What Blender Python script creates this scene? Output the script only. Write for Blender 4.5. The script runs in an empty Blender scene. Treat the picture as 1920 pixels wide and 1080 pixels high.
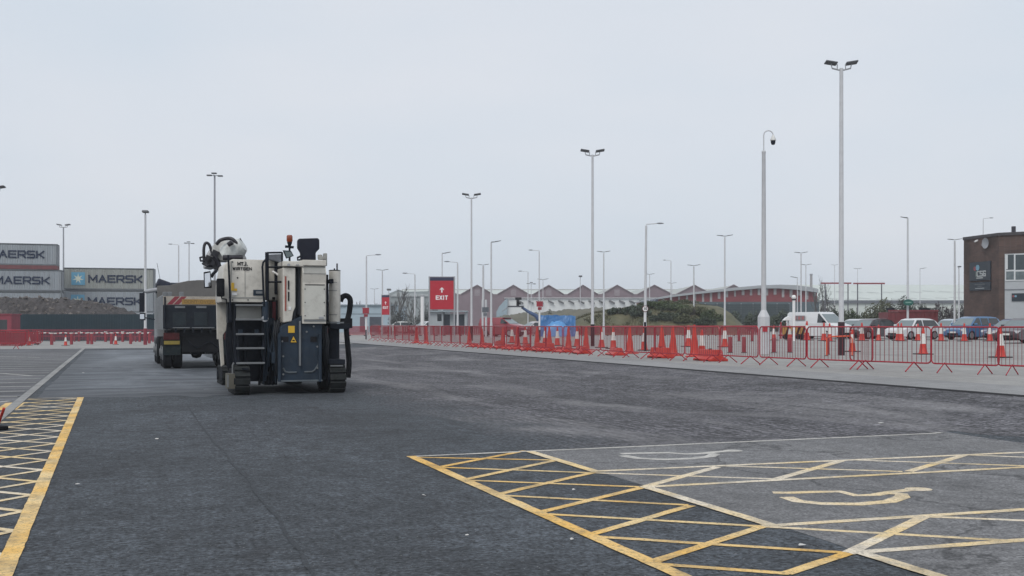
import bpy, bmesh, math, random
from mathutils import Vector, Matrix, noise
R_ = math.radians
random.seed(7)
S = bpy.context.scene
C = S.collection

# ---------------------------------------------------------------- camera, sky, sun
F, HY, H = 2000.0, 608.0, 1.5          # focal length in photo pixels, horizon row, eye height
cd = bpy.data.cameras.new('camera'); cam = bpy.data.objects.new('camera', cd); C.objects.link(cam)
cam.location = (0, 0, H); cam.rotation_euler = (R_(90), 0, 0)
cd.sensor_width = 36; cd.lens = 36 * F / 1920; cd.shift_y = (HY - 540) / 1920
cd.clip_start = 0.1; cd.clip_end = 3000
S.camera = cam

SUN_EL, SUN_AZ = R_(48), R_(200)
W = bpy.data.worlds.new('World'); S.world = W; W.use_nodes = True
wn, wl = W.node_tree.nodes, W.node_tree.links
wn.clear()
wo = wn.new('ShaderNodeOutputWorld'); bg = wn.new('ShaderNodeBackground')
sky = wn.new('ShaderNodeTexSky'); sky.sky_type = 'NISHITA'; sky.sun_disc = False
sky.sun_elevation = SUN_EL; sky.sun_rotation = SUN_AZ; sky.dust_density = 4; sky.air_density = 1.2
hs = wn.new('ShaderNodeHueSaturation'); hs.inputs['Saturation'].default_value = .45
mx = wn.new('ShaderNodeMix'); mx.data_type = 'RGBA'; mx.inputs['Factor'].default_value = .86
# overcast: a thick even cloud layer covers the clear sky, faintly mottled
tc = wn.new('ShaderNodeTexCoord'); nz = wn.new('ShaderNodeTexNoise'); nz.inputs['Scale'].default_value = 2.2
nz.inputs['Detail'].default_value = 3
mp = wn.new('ShaderNodeMapping'); mp.inputs['Scale'].default_value = (1, 1, 3)
cr = wn.new('ShaderNodeValToRGB')
cr.color_ramp.elements[0].position = .3; cr.color_ramp.elements[0].color = (7.0, 7.8, 8.75, 1)
cr.color_ramp.elements[1].position = .7; cr.color_ramp.elements[1].color = (8.0, 8.35, 9.0, 1)
wl.new(tc.outputs['Generated'], mp.inputs['Vector']); wl.new(mp.outputs[0], nz.inputs['Vector'])
wl.new(nz.outputs['Fac'], cr.inputs[0])
wl.new(sky.outputs[0], hs.inputs['Color']); wl.new(hs.outputs[0], mx.inputs[6]); wl.new(cr.outputs[0], mx.inputs[7])
wl.new(mx.outputs[2], bg.inputs['Color']); bg.inputs['Strength'].default_value = .1
wl.new(bg.outputs[0], wo.inputs['Surface'])

sd = bpy.data.lights.new('sun', 'SUN'); sd.energy = 1.3; sd.angle = R_(24); sd.color = (1, .96, .9)
so = bpy.data.objects.new('sun', sd); C.objects.link(so)
so.rotation_euler = (R_(90) - SUN_EL, 0, R_(180) - SUN_AZ); so.location = (0, 0, 40)
S.view_settings.view_transform = 'Standard'; S.view_settings.look = 'None'
S.view_settings.exposure = 0; S.view_settings.gamma = 1

# ---------------------------------------------------------------- photo <-> ground
PH = R_(20.5); CS, SN = math.cos(PH), math.sin(PH)     # the road runs 20.5 degrees left of the view
VK = 15.2                                              # kerb, metres to the right of the eye across the road
def XY(u, v): return (-SN * u + CS * v, CS * u + SN * v)
def UV(x, y): return (-SN * x + CS * y, CS * x + SN * y)
def zt(v):                                             # fall of the land across the road
    if v < 10.5: return 0.0
    if v < 17.5: return .043 * (v - 10.5)
    return .301 + .003 * (min(v, 60) - 17.5)
def zg(x, y):
    v = UV(x, y)[1]
    return zt(v) + (.03 if v > VK else 0)
def G(px, py):                                         # where a sight line first meets the ground
    a = (py - HY) / F; s = (px - 960) / F
    lo = None; y = 2.0
    while y < 600:
        if H - a * y - zg(s * y, y) <= 0: break
        lo = y; y *= 1.02
    hi = y; lo = lo or 1.0
    for _ in range(30):
        m = (lo + hi) / 2
        if H - a * m - zg(s * m, m) > 0: lo = m
        else: hi = m
    return Vector((s * lo, lo, zg(s * lo, lo)))
def D(px, Y):
    x = (px - 960) / F * Y
    return Vector((x, Y, zg(x, Y)))
def P(px, py, Y): return Vector(((px - 960) / F * Y, Y, H - (py - HY) / F * Y))
def ZP(py, Y): return H - (py - HY) / F * Y

# ---------------------------------------------------------------- materials
MATS = {}
def mat(name, col, rough=.6, metal=0.0, var=.18, scale=2.5, bump=0.0, bscale=40, spec=.5, emit=0, streak=None, dirt=0.0, dcol=(.09, .08, .07), coat=0, alpha=1):
    if name in MATS: return MATS[name]
    m = bpy.data.materials.new(name); m.use_nodes = True
    n, l = m.node_tree.nodes, m.node_tree.links
    b = n['Principled BSDF']
    b.inputs['Roughness'].default_value = rough; b.inputs['Metallic'].default_value = metal
    b.inputs['Specular IOR Level'].default_value = spec; b.inputs['Coat Weight'].default_value = coat
    tc = n.new('ShaderNodeTexCoord'); mp = n.new('ShaderNodeMapping')
    if streak: mp.inputs['Scale'].default_value = streak
    l.new(tc.outputs['Object'], mp.inputs[0])
    nz = n.new('ShaderNodeTexNoise'); nz.inputs['Scale'].default_value = scale; nz.inputs['Detail'].default_value = 6
    nz.inputs['Roughness'].default_value = .65
    l.new(mp.outputs[0], nz.inputs[0])
    r = n.new('ShaderNodeValToRGB'); e = r.color_ramp.elements
    e[0].position = .3; e[1].position = .7
    e[0].color = tuple(c * (1 - var) for c in col) + (1,); e[1].color = tuple(min(1, c * (1 + var)) for c in col) + (1,)
    l.new(nz.outputs['Fac'], r.inputs[0])
    out = r.outputs[0]
    if dirt > 0:
        n2 = n.new('ShaderNodeTexNoise'); n2.inputs['Scale'].default_value = scale * 2.7; n2.inputs['Detail'].default_value = 8
        n2.inputs['Roughness'].default_value = .75; l.new(mp.outputs[0], n2.inputs[0])
        r2 = n.new('ShaderNodeValToRGB'); r2.color_ramp.elements[0].position = .5; r2.color_ramp.elements[1].position = .72
        r2.color_ramp.elements[1].color = (dirt,) * 3 + (1,)
        l.new(n2.outputs['Fac'], r2.inputs[0])
        mm = n.new('ShaderNodeMix'); mm.data_type = 'RGBA'; l.new(r2.outputs[0], mm.inputs['Factor'])
        l.new(out, mm.inputs[6]); mm.inputs[7].default_value = dcol + (1,); out = mm.outputs[2]
    l.new(out, b.inputs['Base Color'])
    if bump:
        n3 = n.new('ShaderNodeTexNoise'); n3.inputs['Scale'].default_value = bscale; n3.inputs['Detail'].default_value = 4
        l.new(tc.outputs['Object'], n3.inputs[0])
        bp = n.new('ShaderNodeBump'); bp.inputs['Strength'].default_value = bump; bp.inputs['Distance'].default_value = .03
        l.new(n3.outputs['Fac'], bp.inputs['Height']); l.new(bp.outputs[0], b.inputs['Normal'])
    if emit:
        b.inputs['Emission Color'].default_value = col + (1,); b.inputs['Emission Strength'].default_value = emit
    MATS[name] = m; return m

def ground_mat(name, base, tone=.22, grain=.35, grain_scale=55, patch=.35, streak_amt=0.0, streak_scale=(8, .35), rough=.85, bump=.5,
               ripple=0.0, pale=None, pale_amt=0.0, pale_pos=(.55, .7), crack=0.0, cross=0.0, wet=0.0, fade=None, fade_u=None, specks=0.0, stain=0.0, cross_f=(.25, 3.2)):
    """Road surfaces. Texture axes: x across the road, y along it (metres)."""
    m = bpy.data.materials.new(name); m.use_nodes = True
    n, l = m.node_tree.nodes, m.node_tree.links; b = n['Principled BSDF']
    tc = n.new('ShaderNodeTexCoord'); mp = n.new('ShaderNodeMapping'); mp.inputs['Rotation'].default_value = (0, 0, -PH)
    l.new(tc.outputs['Object'], mp.inputs[0]); vec = mp.outputs[0]
    def nz(scale, det=5, rg=.6, sc=None, dist=0):
        v = vec
        if sc:
            q = n.new('ShaderNodeMapping'); q.inputs['Scale'].default_value = sc; l.new(vec, q.inputs[0]); v = q.outputs[0]
        t = n.new('ShaderNodeTexNoise'); t.inputs['Scale'].default_value = scale; t.inputs['Detail'].default_value = det
        t.inputs['Roughness'].default_value = rg; t.inputs['Distortion'].default_value = dist
        l.new(v, t.inputs[0]); return t.outputs['Fac']
    def mr(x, a, bb, c, d):
        t = n.new('ShaderNodeMapRange'); t.inputs[1].default_value = a; t.inputs[2].default_value = bb
        t.inputs[3].default_value = c; t.inputs[4].default_value = d; l.new(x, t.inputs[0]); return t.outputs[0]
    def mul(x, y):
        t = n.new('ShaderNodeMath'); t.operation = 'MULTIPLY'
        for i, q in enumerate((x, y)):
            if isinstance(q, float): t.inputs[i].default_value = q
            else: l.new(q, t.inputs[i])
        return t.outputs[0]
    g1 = nz(grain_scale, 3, .7)
    val = mr(g1, .3, .7, 1 - grain, 1 + grain)
    val = mul(val, mr(nz(grain_scale * .22, 4, .7), .3, .7, 1 - grain * .5, 1 + grain * .5))
    val = mul(val, mr(nz(.45, 6, .62, dist=.6), .3, .7, 1 - patch, 1 + patch))
    val = mul(val, mr(nz(3.1, 5, .6), .3, .7, 1 - tone * .6, 1 + tone * .6))
    hgt = g1
    if streak_amt:
        val = mul(val, mr(nz(1, 6, .65, sc=(streak_scale[0], streak_scale[1], 1)), .3, .7, 1 - streak_amt, 1 + streak_amt))
    if cross:
        val = mul(val, mr(nz(1, 5, .6, sc=(cross_f[0], cross_f[1], 1), dist=.3), .35, .65, 1 - cross, 1 + cross))
    if ripple:
        # rows of cutter marks, patchy
        w = n.new('ShaderNodeTexWave'); w.wave_type = 'BANDS'; w.bands_direction = 'X'
        w.inputs['Scale'].default_value = 1.9; w.inputs['Distortion'].default_value = 5.5; w.inputs['Detail'].default_value = 3
        w.inputs['Detail Scale'].default_value = 1.6
        l.new(vec, w.inputs[0])
        msk = mr(nz(.35, 5, .6), .42, .62, 0, 1)
        amp = n.new('ShaderNodeMix'); amp.data_type = 'FLOAT'; l.new(msk, amp.inputs[0]); amp.inputs[2].default_value = .5
        l.new(w.outputs['Fac'], amp.inputs[3])
        val = mul(val, mr(amp.outputs[0], 0, 1, 1 - ripple, 1 + ripple))
        ad = n.new('ShaderNodeMath'); ad.operation = 'ADD'; l.new(hgt, ad.inputs[0]); l.new(amp.outputs[0], ad.inputs[1]); hgt = ad.outputs[0]
    colr = n.new('ShaderNodeMix'); colr.data_type = 'RGBA'; colr.blend_type = 'MULTIPLY'; colr.inputs['Factor'].default_value = 1
    colr.inputs[6].default_value = tuple(base) + (1,); l.new(val, colr.inputs[7])
    out = colr.outputs[2]
    if pale:
        k = nz(1, 6, .62, sc=(.55, .16, 1), dist=.5)
        f = mr(k, pale_pos[0], pale_pos[1], 0, pale_amt)
        f = mul(f, mr(nz(9, 5, .7), .35, .6, .25, 1))
        mm = n.new('ShaderNodeMix'); mm.data_type = 'RGBA'; l.new(f, mm.inputs['Factor']); l.new(out, mm.inputs[6])
        mm.inputs[7].default_value = tuple(pale) + (1,); out = mm.outputs[2]
    if crack:
        vo = n.new('ShaderNodeTexVoronoi'); vo.feature = 'DISTANCE_TO_EDGE'; vo.inputs['Scale'].default_value = .28
        wv = n.new('ShaderNodeMix'); wv.data_type = 'VECTOR'; wv.inputs['Factor'].default_value = .12
        l.new(vec, wv.inputs[4])
        nc = n.new('ShaderNodeTexNoise'); nc.inputs['Scale'].default_value = 1.4; nc.inputs['Detail'].default_value = 6; l.new(vec, nc.inputs[0])
        sc = n.new('ShaderNodeVectorMath'); sc.operation = 'SCALE'; sc.inputs['Scale'].default_value = 12; l.new(nc.outputs['Color'], sc.inputs[0])
        l.new(sc.outputs[0], wv.inputs[5]); l.new(wv.outputs[1], vo.inputs['Vector'])
        f = mr(vo.outputs['Distance'], 0, .012, crack, 0)
        mm = n.new('ShaderNodeMix'); mm.data_type = 'RGBA'; l.new(f, mm.inputs['Factor']); l.new(out, mm.inputs[6])
        mm.inputs[7].default_value = (.012, .012, .014, 1); out = mm.outputs[2]
    if stain:
        f = mr(nz(.8, 7, .72, dist=1.0), .54, .66, 0, stain); f = mul(f, mr(nz(.23, 3, .5), .42, .58, .15, 1))
        mm = n.new('ShaderNodeMix'); mm.data_type = 'RGBA'; l.new(f, mm.inputs['Factor']); l.new(out, mm.inputs[6]); mm.inputs[7].default_value = (.02, .021, .024, 1); out = mm.outputs[2]
        f = mr(nz(1, 6, .7, sc=(2.6, .09, 1), dist=.4), .56, .68, 0, stain * .6)
        mm = n.new('ShaderNodeMix'); mm.data_type = 'RGBA'; l.new(f, mm.inputs['Factor']); l.new(out, mm.inputs[6]); mm.inputs[7].default_value = (.028, .029, .032, 1); out = mm.outputs[2]
    if specks:
        k = nz(grain_scale * 1.9, 1, .5); f = mr(k, .70, .74, 0, specks)
        mm = n.new('ShaderNodeMix'); mm.data_type = 'RGBA'; l.new(f, mm.inputs['Factor']); l.new(out, mm.inputs[6]); mm.inputs[7].default_value = (.3, .3, .3, 1); out = mm.outputs[2]
    if fade or fade_u:            # the worked area peters out raggedly into the surface beside it
        sp = n.new('ShaderNodeSeparateXYZ'); l.new(vec, sp.inputs[0])
        for ax, fd in ((0, fade), (1, fade_u)):
            if not fd: continue
            nn = mr(nz(.9, 6, .7), .3, .7, -fd[2], fd[2]); ad2 = n.new('ShaderNodeMath'); ad2.operation = 'ADD'
            l.new(sp.outputs[ax], ad2.inputs[0]); l.new(nn, ad2.inputs[1])
            f = mr(ad2.outputs[0], fd[0], fd[1], 1, 0)
            um = n.new('ShaderNodeMix'); um.data_type = 'RGBA'; um.blend_type = 'MULTIPLY'; um.inputs['Factor'].default_value = 1
            um.inputs[6].default_value = tuple(fd[3]) + (1,); l.new(mr(g1, .3, .7, 1 - grain, 1 + grain), um.inputs[7])
            mm = n.new('ShaderNodeMix'); mm.data_type = 'RGBA'; l.new(f, mm.inputs['Factor']); l.new(out, mm.inputs[6]); l.new(um.outputs[2], mm.inputs[7]); out = mm.outputs[2]
    l.new(out, b.inputs['Base Color'])
    b.inputs['Roughness'].default_value = rough; b.inputs['Specular IOR Level'].default_value = .35
    if wet:
        l.new(mr(nz(1, 5, .6, sc=(.35, 1.6, 1)), .4, .62, rough - wet, rough), b.inputs['Roughness'])
    bp = n.new('ShaderNodeBump'); bp.inputs['Strength'].default_value = bump; bp.inputs['Distance'].default_value = .012
    l.new(hgt, bp.inputs['Height']); l.new(bp.outputs[0], b.inputs['Normal'])
    MATS[name] = m; return m

def paint_mat(name, col, under, wear=.5, col2=None):
    m = bpy.data.materials.new(name); m.use_nodes = True
    n, l = m.node_tree.nodes, m.node_tree.links; b = n['Principled BSDF']
    tc = n.new('ShaderNodeTexCoord')
    def nz(s, d=6, r=.7):
        t = n.new('ShaderNodeTexNoise'); t.inputs['Scale'].default_value = s; t.inputs['Detail'].default_value = d
        t.inputs['Roughness'].default_value = r; l.new(tc.outputs['Object'], t.inputs[0]); return t.outputs['Fac']
    def ramp(x, a, bb, c0, c1):
        r = n.new('ShaderNodeValToRGB'); e = r.color_ramp.elements; e[0].position = a; e[1].position = bb; e[0].color = c0; e[1].color = c1; l.new(x, r.inputs[0]); return r.outputs[0]
    def mix(f, a, bb):
        mm = n.new('ShaderNodeMix'); mm.data_type = 'RGBA'; l.new(f, mm.inputs['Factor'])
        for k, q in ((6, a), (7, bb)):
            if isinstance(q, tuple): mm.inputs[k].default_value = q
            else: l.new(q, mm.inputs[k])
        return mm.outputs[2]
    base = ramp(nz(4), .32, .68, tuple(c * .84 for c in col) + (1,), tuple(min(1, c * 1.1) for c in col) + (1,))
    if col2: base = mix(ramp(nz(.7, 5, .65), .42, .6, (0, 0, 0, 1), (1, 1, 1, 1)), base, tuple(col2) + (1,))
    out = mix(ramp(nz(2.2, 5, .7), .47, .68, (0, 0, 0, 1), (wear * .6,) * 3 + (1,)), base, tuple(under) + (1,))
    out = mix(ramp(nz(30, 6, .88), .51, .63, (0, 0, 0, 1), (wear,) * 3 + (1,)), out, tuple(under) + (1,))
    l.new(out, b.inputs['Base Color']); b.inputs['Roughness'].default_value = .8; b.inputs['Specular IOR Level'].default_value = .25
    bp = n.new('ShaderNodeBump'); bp.inputs['Strength'].default_value = .5; bp.inputs['Distance'].default_value = .01
    l.new(nz(45), bp.inputs['Height']); l.new(bp.outputs[0], b.inputs['Normal'])
    MATS[name] = m; return m

def brick_mat(name, c1, c2, mortar, scale=4.0):
    m = bpy.data.materials.new(name); m.use_nodes = True
    n, l = m.node_tree.nodes, m.node_tree.links; b = n['Principled BSDF']
    tc = n.new('ShaderNodeTexCoord'); br = n.new('ShaderNodeTexBrick'); br.inputs['Scale'].default_value = scale
    sp = n.new('ShaderNodeSeparateXYZ'); l.new(tc.outputs['Object'], sp.inputs[0])
    ad = n.new('ShaderNodeMath'); l.new(sp.outputs[0], ad.inputs[0]); l.new(sp.outputs[1], ad.inputs[1])
    cb = n.new('ShaderNodeCombineXYZ'); l.new(ad.outputs[0], cb.inputs[0]); l.new(sp.outputs[2], cb.inputs[1])
    l.new(cb.outputs[0], br.inputs['Vector'])
    br.inputs['Color1'].default_value = c1 + (1,); br.inputs['Color2'].default_value = c2 + (1,); br.inputs['Mortar'].default_value = mortar + (1,)
    br.inputs['Mortar Size'].default_value = .018
    nz = n.new('ShaderNodeTexNoise'); nz.inputs['Scale'].default_value = .7; nz.inputs['Detail'].default_value = 7; l.new(tc.outputs['Object'], nz.inputs[0])
    r = n.new('ShaderNodeValToRGB'); r.color_ramp.elements[0].color = (.6, .6, .6, 1); r.color_ramp.elements[1].color = (1.3, 1.25, 1.2, 1)
    r.color_ramp.elements[0].position = .3; r.color_ramp.elements[1].position = .7; l.new(nz.outputs['Fac'], r.inputs[0])
    mm = n.new('ShaderNodeMix'); mm.data_type = 'RGBA'; mm.blend_type = 'MULTIPLY'; mm.inputs['Factor'].default_value = 1
    l.new(br.outputs['Color'], mm.inputs[6]); l.new(r.outputs[0], mm.inputs[7]); l.new(mm.outputs[2], b.inputs['Base Color'])
    b.inputs['Roughness'].default_value = .9
    MATS[name] = m; return m

# ---------------------------------------------------------------- mesh helper
def curve(pts, k=5):          # smooth path through the given points
    pts = [Vector(p) for p in pts]; out = []
    for i in range(len(pts) - 1):
        p0, p1, p2, p3 = pts[max(i - 1, 0)], pts[i], pts[i + 1], pts[min(i + 2, len(pts) - 1)]
        for j in range(k):
            t = j / k; out.append(.5 * ((2 * p1) + (p2 - p0) * t + (2 * p0 - 5 * p1 + 4 * p2 - p3) * t * t + (3 * p1 - p0 - 3 * p2 + p3) * t ** 3))
    return out + [pts[-1]]
class MB:
    def __init__(s): s.v = []; s.f = []; s.mi = []
    def add(s, vs, fs, mi=0):
        o = len(s.v); s.v += [tuple(p) for p in vs]
        for f in fs: s.f.append([i + o for i in f]); s.mi.append(mi)
        return s
    def box(s, x0, x1, y0, y1, z0, z1, mi=0):
        vs = [(x0, y0, z0), (x1, y0, z0), (x1, y1, z0), (x0, y1, z0), (x0, y0, z1), (x1, y0, z1), (x1, y1, z1), (x0, y1, z1)]
        return s.add(vs, [(3, 2, 1, 0), (4, 5, 6, 7), (0, 1, 5, 4), (1, 2, 6, 5), (2, 3, 7, 6), (3, 0, 4, 7)], mi)
    def obox(s, c, size, rot=None, mi=0):
        a, b, d = size[0] / 2, size[1] / 2, size[2] / 2
        vs = [Vector(p) for p in [(-a, -b, -d), (a, -b, -d), (a, b, -d), (-a, b, -d), (-a, -b, d), (a, -b, d), (a, b, d), (-a, b, d)]]
        if rot is not None: vs = [rot @ p for p in vs]
        c = Vector(c)
        return s.add([p + c for p in vs], [(3, 2, 1, 0), (4, 5, 6, 7), (0, 1, 5, 4), (1, 2, 6, 5), (2, 3, 7, 6), (3, 0, 4, 7)], mi)
    def cyl(s, p0, p1, r0, r1=None, n=12, mi=0, cap=True):
        r1 = r0 if r1 is None else r1
        p0, p1 = Vector(p0), Vector(p1); d = (p1 - p0).normalized()
        a = d.orthogonal().normalized(); b = d.cross(a)
        vs = []
        for p, r in ((p0, r0), (p1, r1)):
            for k in range(n):
                t = 2 * math.pi * (k + .5) / n; vs.append(p + (a * math.cos(t) + b * math.sin(t)) * r)
        fs = [(k, (k + 1) % n, n + (k + 1) % n, n + k) for k in range(n)]
        if cap: fs += [tuple(range(n - 1, -1, -1)), tuple(range(n, 2 * n))]
        return s.add(vs, fs, mi)
    def tube(s, path, r, n=8, mi=0):
        path = [Vector(p) for p in path]; m = len(path); rs = r if isinstance(r, (list, tuple)) else [r] * m
        vs = []; a = None
        for i, p in enumerate(path):
            d = (path[min(i + 1, m - 1)] - path[max(i - 1, 0)]).normalized()
            a = d.orthogonal().normalized() if a is None else (a - d * a.dot(d)).normalized()
            b = d.cross(a)
            for k in range(n):
                t = 2 * math.pi * k / n; vs.append(p + (a * math.cos(t) + b * math.sin(t)) * rs[i])
        fs = []
        for i in range(m - 1):
            for k in range(n):
                fs.append((i * n + k, i * n + (k + 1) % n, (i + 1) * n + (k + 1) % n, (i + 1) * n + k))
        fs += [tuple(range(n - 1, -1, -1)), tuple(range((m - 1) * n, m * n))]
        return s.add(vs, fs, mi)
    def prism(s, poly, lo, hi, axis='y', mi=0):
        """polygon in the two other axes (x,z for y; y,z for x; x,y for z) drawn out along axis"""
        def mk(p, t): return {'y': (p[0], t, p[1]), 'x': (t, p[0], p[1]), 'z': (p[0], p[1], t)}[axis]
        n = len(poly); vs = [mk(p, lo) for p in poly] + [mk(p, hi) for p in poly]
        fs = [tuple(range(n)), tuple(range(2 * n - 1, n - 1, -1))] + [(k, n + k, n + (k + 1) % n, (k + 1) % n) for k in range(n)]
        return s.add(vs, fs, mi)
    def lathe(s, prof, c=(0, 0, 0), n=16, mi=0):
        c = Vector(c); vs = []
        for r, z in prof:
            for k in range(n):
                t = 2 * math.pi * k / n; vs.append(c + Vector((r * math.cos(t), r * math.sin(t), z)))
        fs = []
        for i in range(len(prof) - 1):
            for k in range(n): fs.append((i * n + k, i * n + (k + 1) % n, (i + 1) * n + (k + 1) % n, (i + 1) * n + k))
        fs += [tuple(range(n - 1, -1, -1)), tuple(range((len(prof) - 1) * n, len(prof) * n))]
        return s.add(vs, fs, mi)
    def quad(s, a, b, c, d, mi=0): return s.add([a, b, c, d], [(0, 1, 2, 3)], mi)
    def build(s, name, m, parent=None, loc=(0, 0, 0), rz=0, smooth=None, bevel=0, fix=True):
        me = bpy.data.meshes.new(name); me.from_pydata(s.v, [], s.f)
        ms = m if isinstance(m, (list, tuple)) else [m]
        for q in ms: me.materials.append(q)
        for p, i in zip(me.polygons, s.mi): p.material_index = i
        if bevel or fix:
            bm = bmesh.new(); bm.from_mesh(me)
            if fix: bmesh.ops.recalc_face_normals(bm, faces=bm.faces)
            if bevel:
                es = [e for e in bm.edges if len(e.link_faces) == 2 and e.calc_face_angle(0) > .5]
                bmesh.ops.bevel(bm, geom=es, offset=bevel, segments=2, affect='EDGES', profile=.6, clamp_overlap=True)
            bm.to_mesh(me); bm.free()
        if smooth:
            me.shade_smooth(); me.set_sharp_from_angle(angle=smooth)
        o = bpy.data.objects.new(name, me); C.objects.link(o); o.location = loc; o.rotation_euler = (0, 0, rz)
        if parent: o.parent = parent
        return o

def tag(o, label=None, cat=None, group=None, kind=None):
    if label: o['label'] = label
    if cat: o['category'] = cat
    if group: o['group'] = group
    if kind: o['kind'] = kind
    return o
def thing(name, label, cat, loc=(0, 0, 0), rz=0, group=None):
    o = bpy.data.objects.new(name, None); C.objects.link(o); o.location = loc; o.rotation_euler = (0, 0, rz); o.empty_display_size = .3
    return tag(o, label, cat, group)
def dup(root, loc, rz, label=None, group=None):
    def cp(o, par):
        c = o.copy(); C.objects.link(c); c.parent = par
        for ch in o.children: cp(ch, c)
        return c
    r = cp(root, None); r.location = loc; r.rotation_euler = (0, 0, rz)
    if label: r['label'] = label
    if group: r['group'] = group
    return r
def text(name, body, size, m, parent, loc, rot=(R_(90), 0, 0), xs=1.0, bold=.0, ext=.003, align='CENTER'):
    cu = bpy.data.curves.new(name, 'FONT'); cu.body = body; cu.size = size; cu.align_x = align; cu.align_y = 'CENTER'
    cu.extrude = ext; cu.offset = bold; cu.resolution_u = 3
    o = bpy.data.objects.new(name, cu); C.objects.link(o)
    bpy.context.view_layer.update()
    me = bpy.data.meshes.new_from_object(o.evaluated_get(bpy.context.evaluated_depsgraph_get()))
    bpy.data.objects.remove(o); me.materials.clear(); me.materials.append(m); me.name = name
    t = bpy.data.objects.new(name, me); C.objects.link(t); t.location = loc; t.rotation_euler = rot; t.scale = (xs, 1, 1)
    if parent: t.parent = parent
    return t
def struct(o): o['kind'] = 'structure'; return o
STROKES = {
 'M': [[(0, 0), (0, 1)], [(0, 1), (.5, .28)], [(.5, .28), (1, 1)], [(1, 1), (1, 0)]], 'A': [[(0, 0), (.5, 1)], [(.5, 1), (1, 0)], [(.2, .34), (.8, .34)]],
 'E': [[(1, 1), (0, 1)], [(0, 1), (0, 0)], [(0, 0), (1, 0)], [(0, .5), (.9, .5)]], 'R': [[(0, 0), (0, 1)], [(0, 1), (.85, 1)], [(.85, 1), (1, .86)], [(1, .86), (1, .58)], [(1, .58), (.85, .44)], [(.85, .44), (0, .44)], [(.5, .44), (1, 0)]],
 'S': [[(1, 1), (.12, 1)], [(.12, 1), (0, .88)], [(0, .88), (0, .62)], [(0, .62), (.12, .52)], [(.12, .52), (.88, .5)], [(.88, .5), (1, .38)], [(1, .38), (1, .12)], [(1, .12), (.88, 0)], [(.88, 0), (0, 0)]],
 'K': [[(0, 0), (0, 1)], [(0, .5), (.4, .5)], [(.35, .48), (1, 1)], [(.35, .52), (1, 0)]], 'W': [[(0, 1), (.25, 0)], [(.25, 0), (.5, .8)], [(.5, .8), (.75, 0)], [(.75, 0), (1, 1)]], 'I': [[(.5, 0), (.5, 1)]],
 'T': [[(0, 1), (1, 1)], [(.5, 1), (.5, 0)]], 'G': [[(1, .9), (.85, 1)], [(.85, 1), (.15, 1)], [(.15, 1), (0, .85)], [(0, .85), (0, .15)], [(0, .15), (.15, 0)], [(.15, 0), (.95, 0)], [(.95, 0), (.95, .45)], [(.95, .45), (.5, .45)]],
 'C': [[(1, 1), (.15, 1)], [(.15, 1), (0, .85)], [(0, .85), (0, .15)], [(0, .15), (.15, 0)], [(.15, 0), (1, 0)]],
 'N': [[(0, 0), (0, 1)], [(0, 1), (1, 0)], [(1, 0), (1, 1)]], 'J': [[(.85, 1), (.85, .15)], [(.85, .15), (.7, 0)], [(.7, 0), (0, 0)]], 'X': [[(0, 0), (1, 1)], [(0, 1), (1, 0)]], '.': [[(0, 0), (.18, 0)]],
 'D': [[(0, 0), (0, 1)], [(0, 1), (.75, 1)], [(.75, 1), (1, .8)], [(1, .8), (1, .2)], [(1, .2), (.75, 0)], [(.75, 0), (0, 0)]], 'O': [[(.15, 0), (0, .15)], [(0, .15), (0, .85)], [(0, .85), (.15, 1)], [(.15, 1), (.85, 1)], [(.85, 1), (1, .85)], [(1, .85), (1, .15)], [(1, .15), (.85, 0)], [(.85, 0), (.15, 0)]],
 'V': [[(0, 1), (.5, 0)], [(.5, 0), (1, 1)]]}
def letters(name, body, h, m, parent, loc, rz=0, wd=.85, gap=.3, t=.17, th=.004):
    """block lettering drawn as strokes; h = height, centred on loc, facing -y"""
    wid = [(.25 if c in 'I.' else .4 if c == ' ' else 1.15 if c in 'MW' else 1) * wd * h for c in body]; tot = sum(wid) + gap * h * (len(body) - 1)
    mb = MB(); x = -tot / 2; k = 0
    for c, w in zip(body, wid):
        for st in STROKES.get(c, []):
            for a, b in zip(st, st[1:]):
                p = Vector((x + a[0] * w, a[1] * h - h / 2)); q = Vector((x + b[0] * w, b[1] * h - h / 2)); d = (q - p).normalized() * t * h * .5; nr = Vector((-d.y, d.x)); k += 1
                e = d * .98; quad = [p - e - nr, q + e - nr, q + e + nr, p - e + nr]; y = -th * (1 + .06 * (k % 9))
                mb.add([(v.x, y, v.y) for v in quad] + [(v.x, 0, v.y) for v in quad], [(0, 1, 2, 3), (0, 4, 5, 1), (1, 5, 6, 2), (2, 6, 7, 3), (3, 7, 4, 0)])
        x += w + gap * h
    return mb.build(name, m, parent, loc, rz)
# ---------------------------------------------------------------- palette
white_paint = mat('white_paint', (.62, .62, .60), .45, var=.1, dirt=.45)
cream_paint = mat('machine_cream_paint', (.585, .56, .505), .45, var=.1, scale=3, dirt=.4, dcol=(.2, .18, .15))
machine_grey = mat('machine_grey_panel', (.30, .30, .28), .5, var=.12, dirt=.3)
slate = mat('machine_slate_blue_steel', (.022, .035, .054), .55, spec=.22, var=.25, dirt=.5, dcol=(.05, .055, .06))
dark_steel = mat('dark_greasy_steel', (.009, .012, .019), .6, spec=.14, var=.4, scale=5, dirt=.5, dcol=(.028, .028, .03))
black_rubber = mat('black_rubber', (.009, .010, .013), .75, spec=.14, var=.3, dirt=.4, dcol=(.03, .03, .03))
track_rubber = mat('dusty_track_pads', (.022, .025, .026), .85, spec=.15, var=.3, scale=6, dirt=.6, dcol=(.055, .055, .05))
tube_steel = mat('worn_tube_steel', (.16, .17, .18), .45, var=.2, dirt=.3)
galv = mat('galvanised_steel', (.36, .37, .39), .5, .3, var=.1)
pole_white = mat('pale_pole_paint', (.52, .53, .55), .5, var=.06, dirt=.15)
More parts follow.
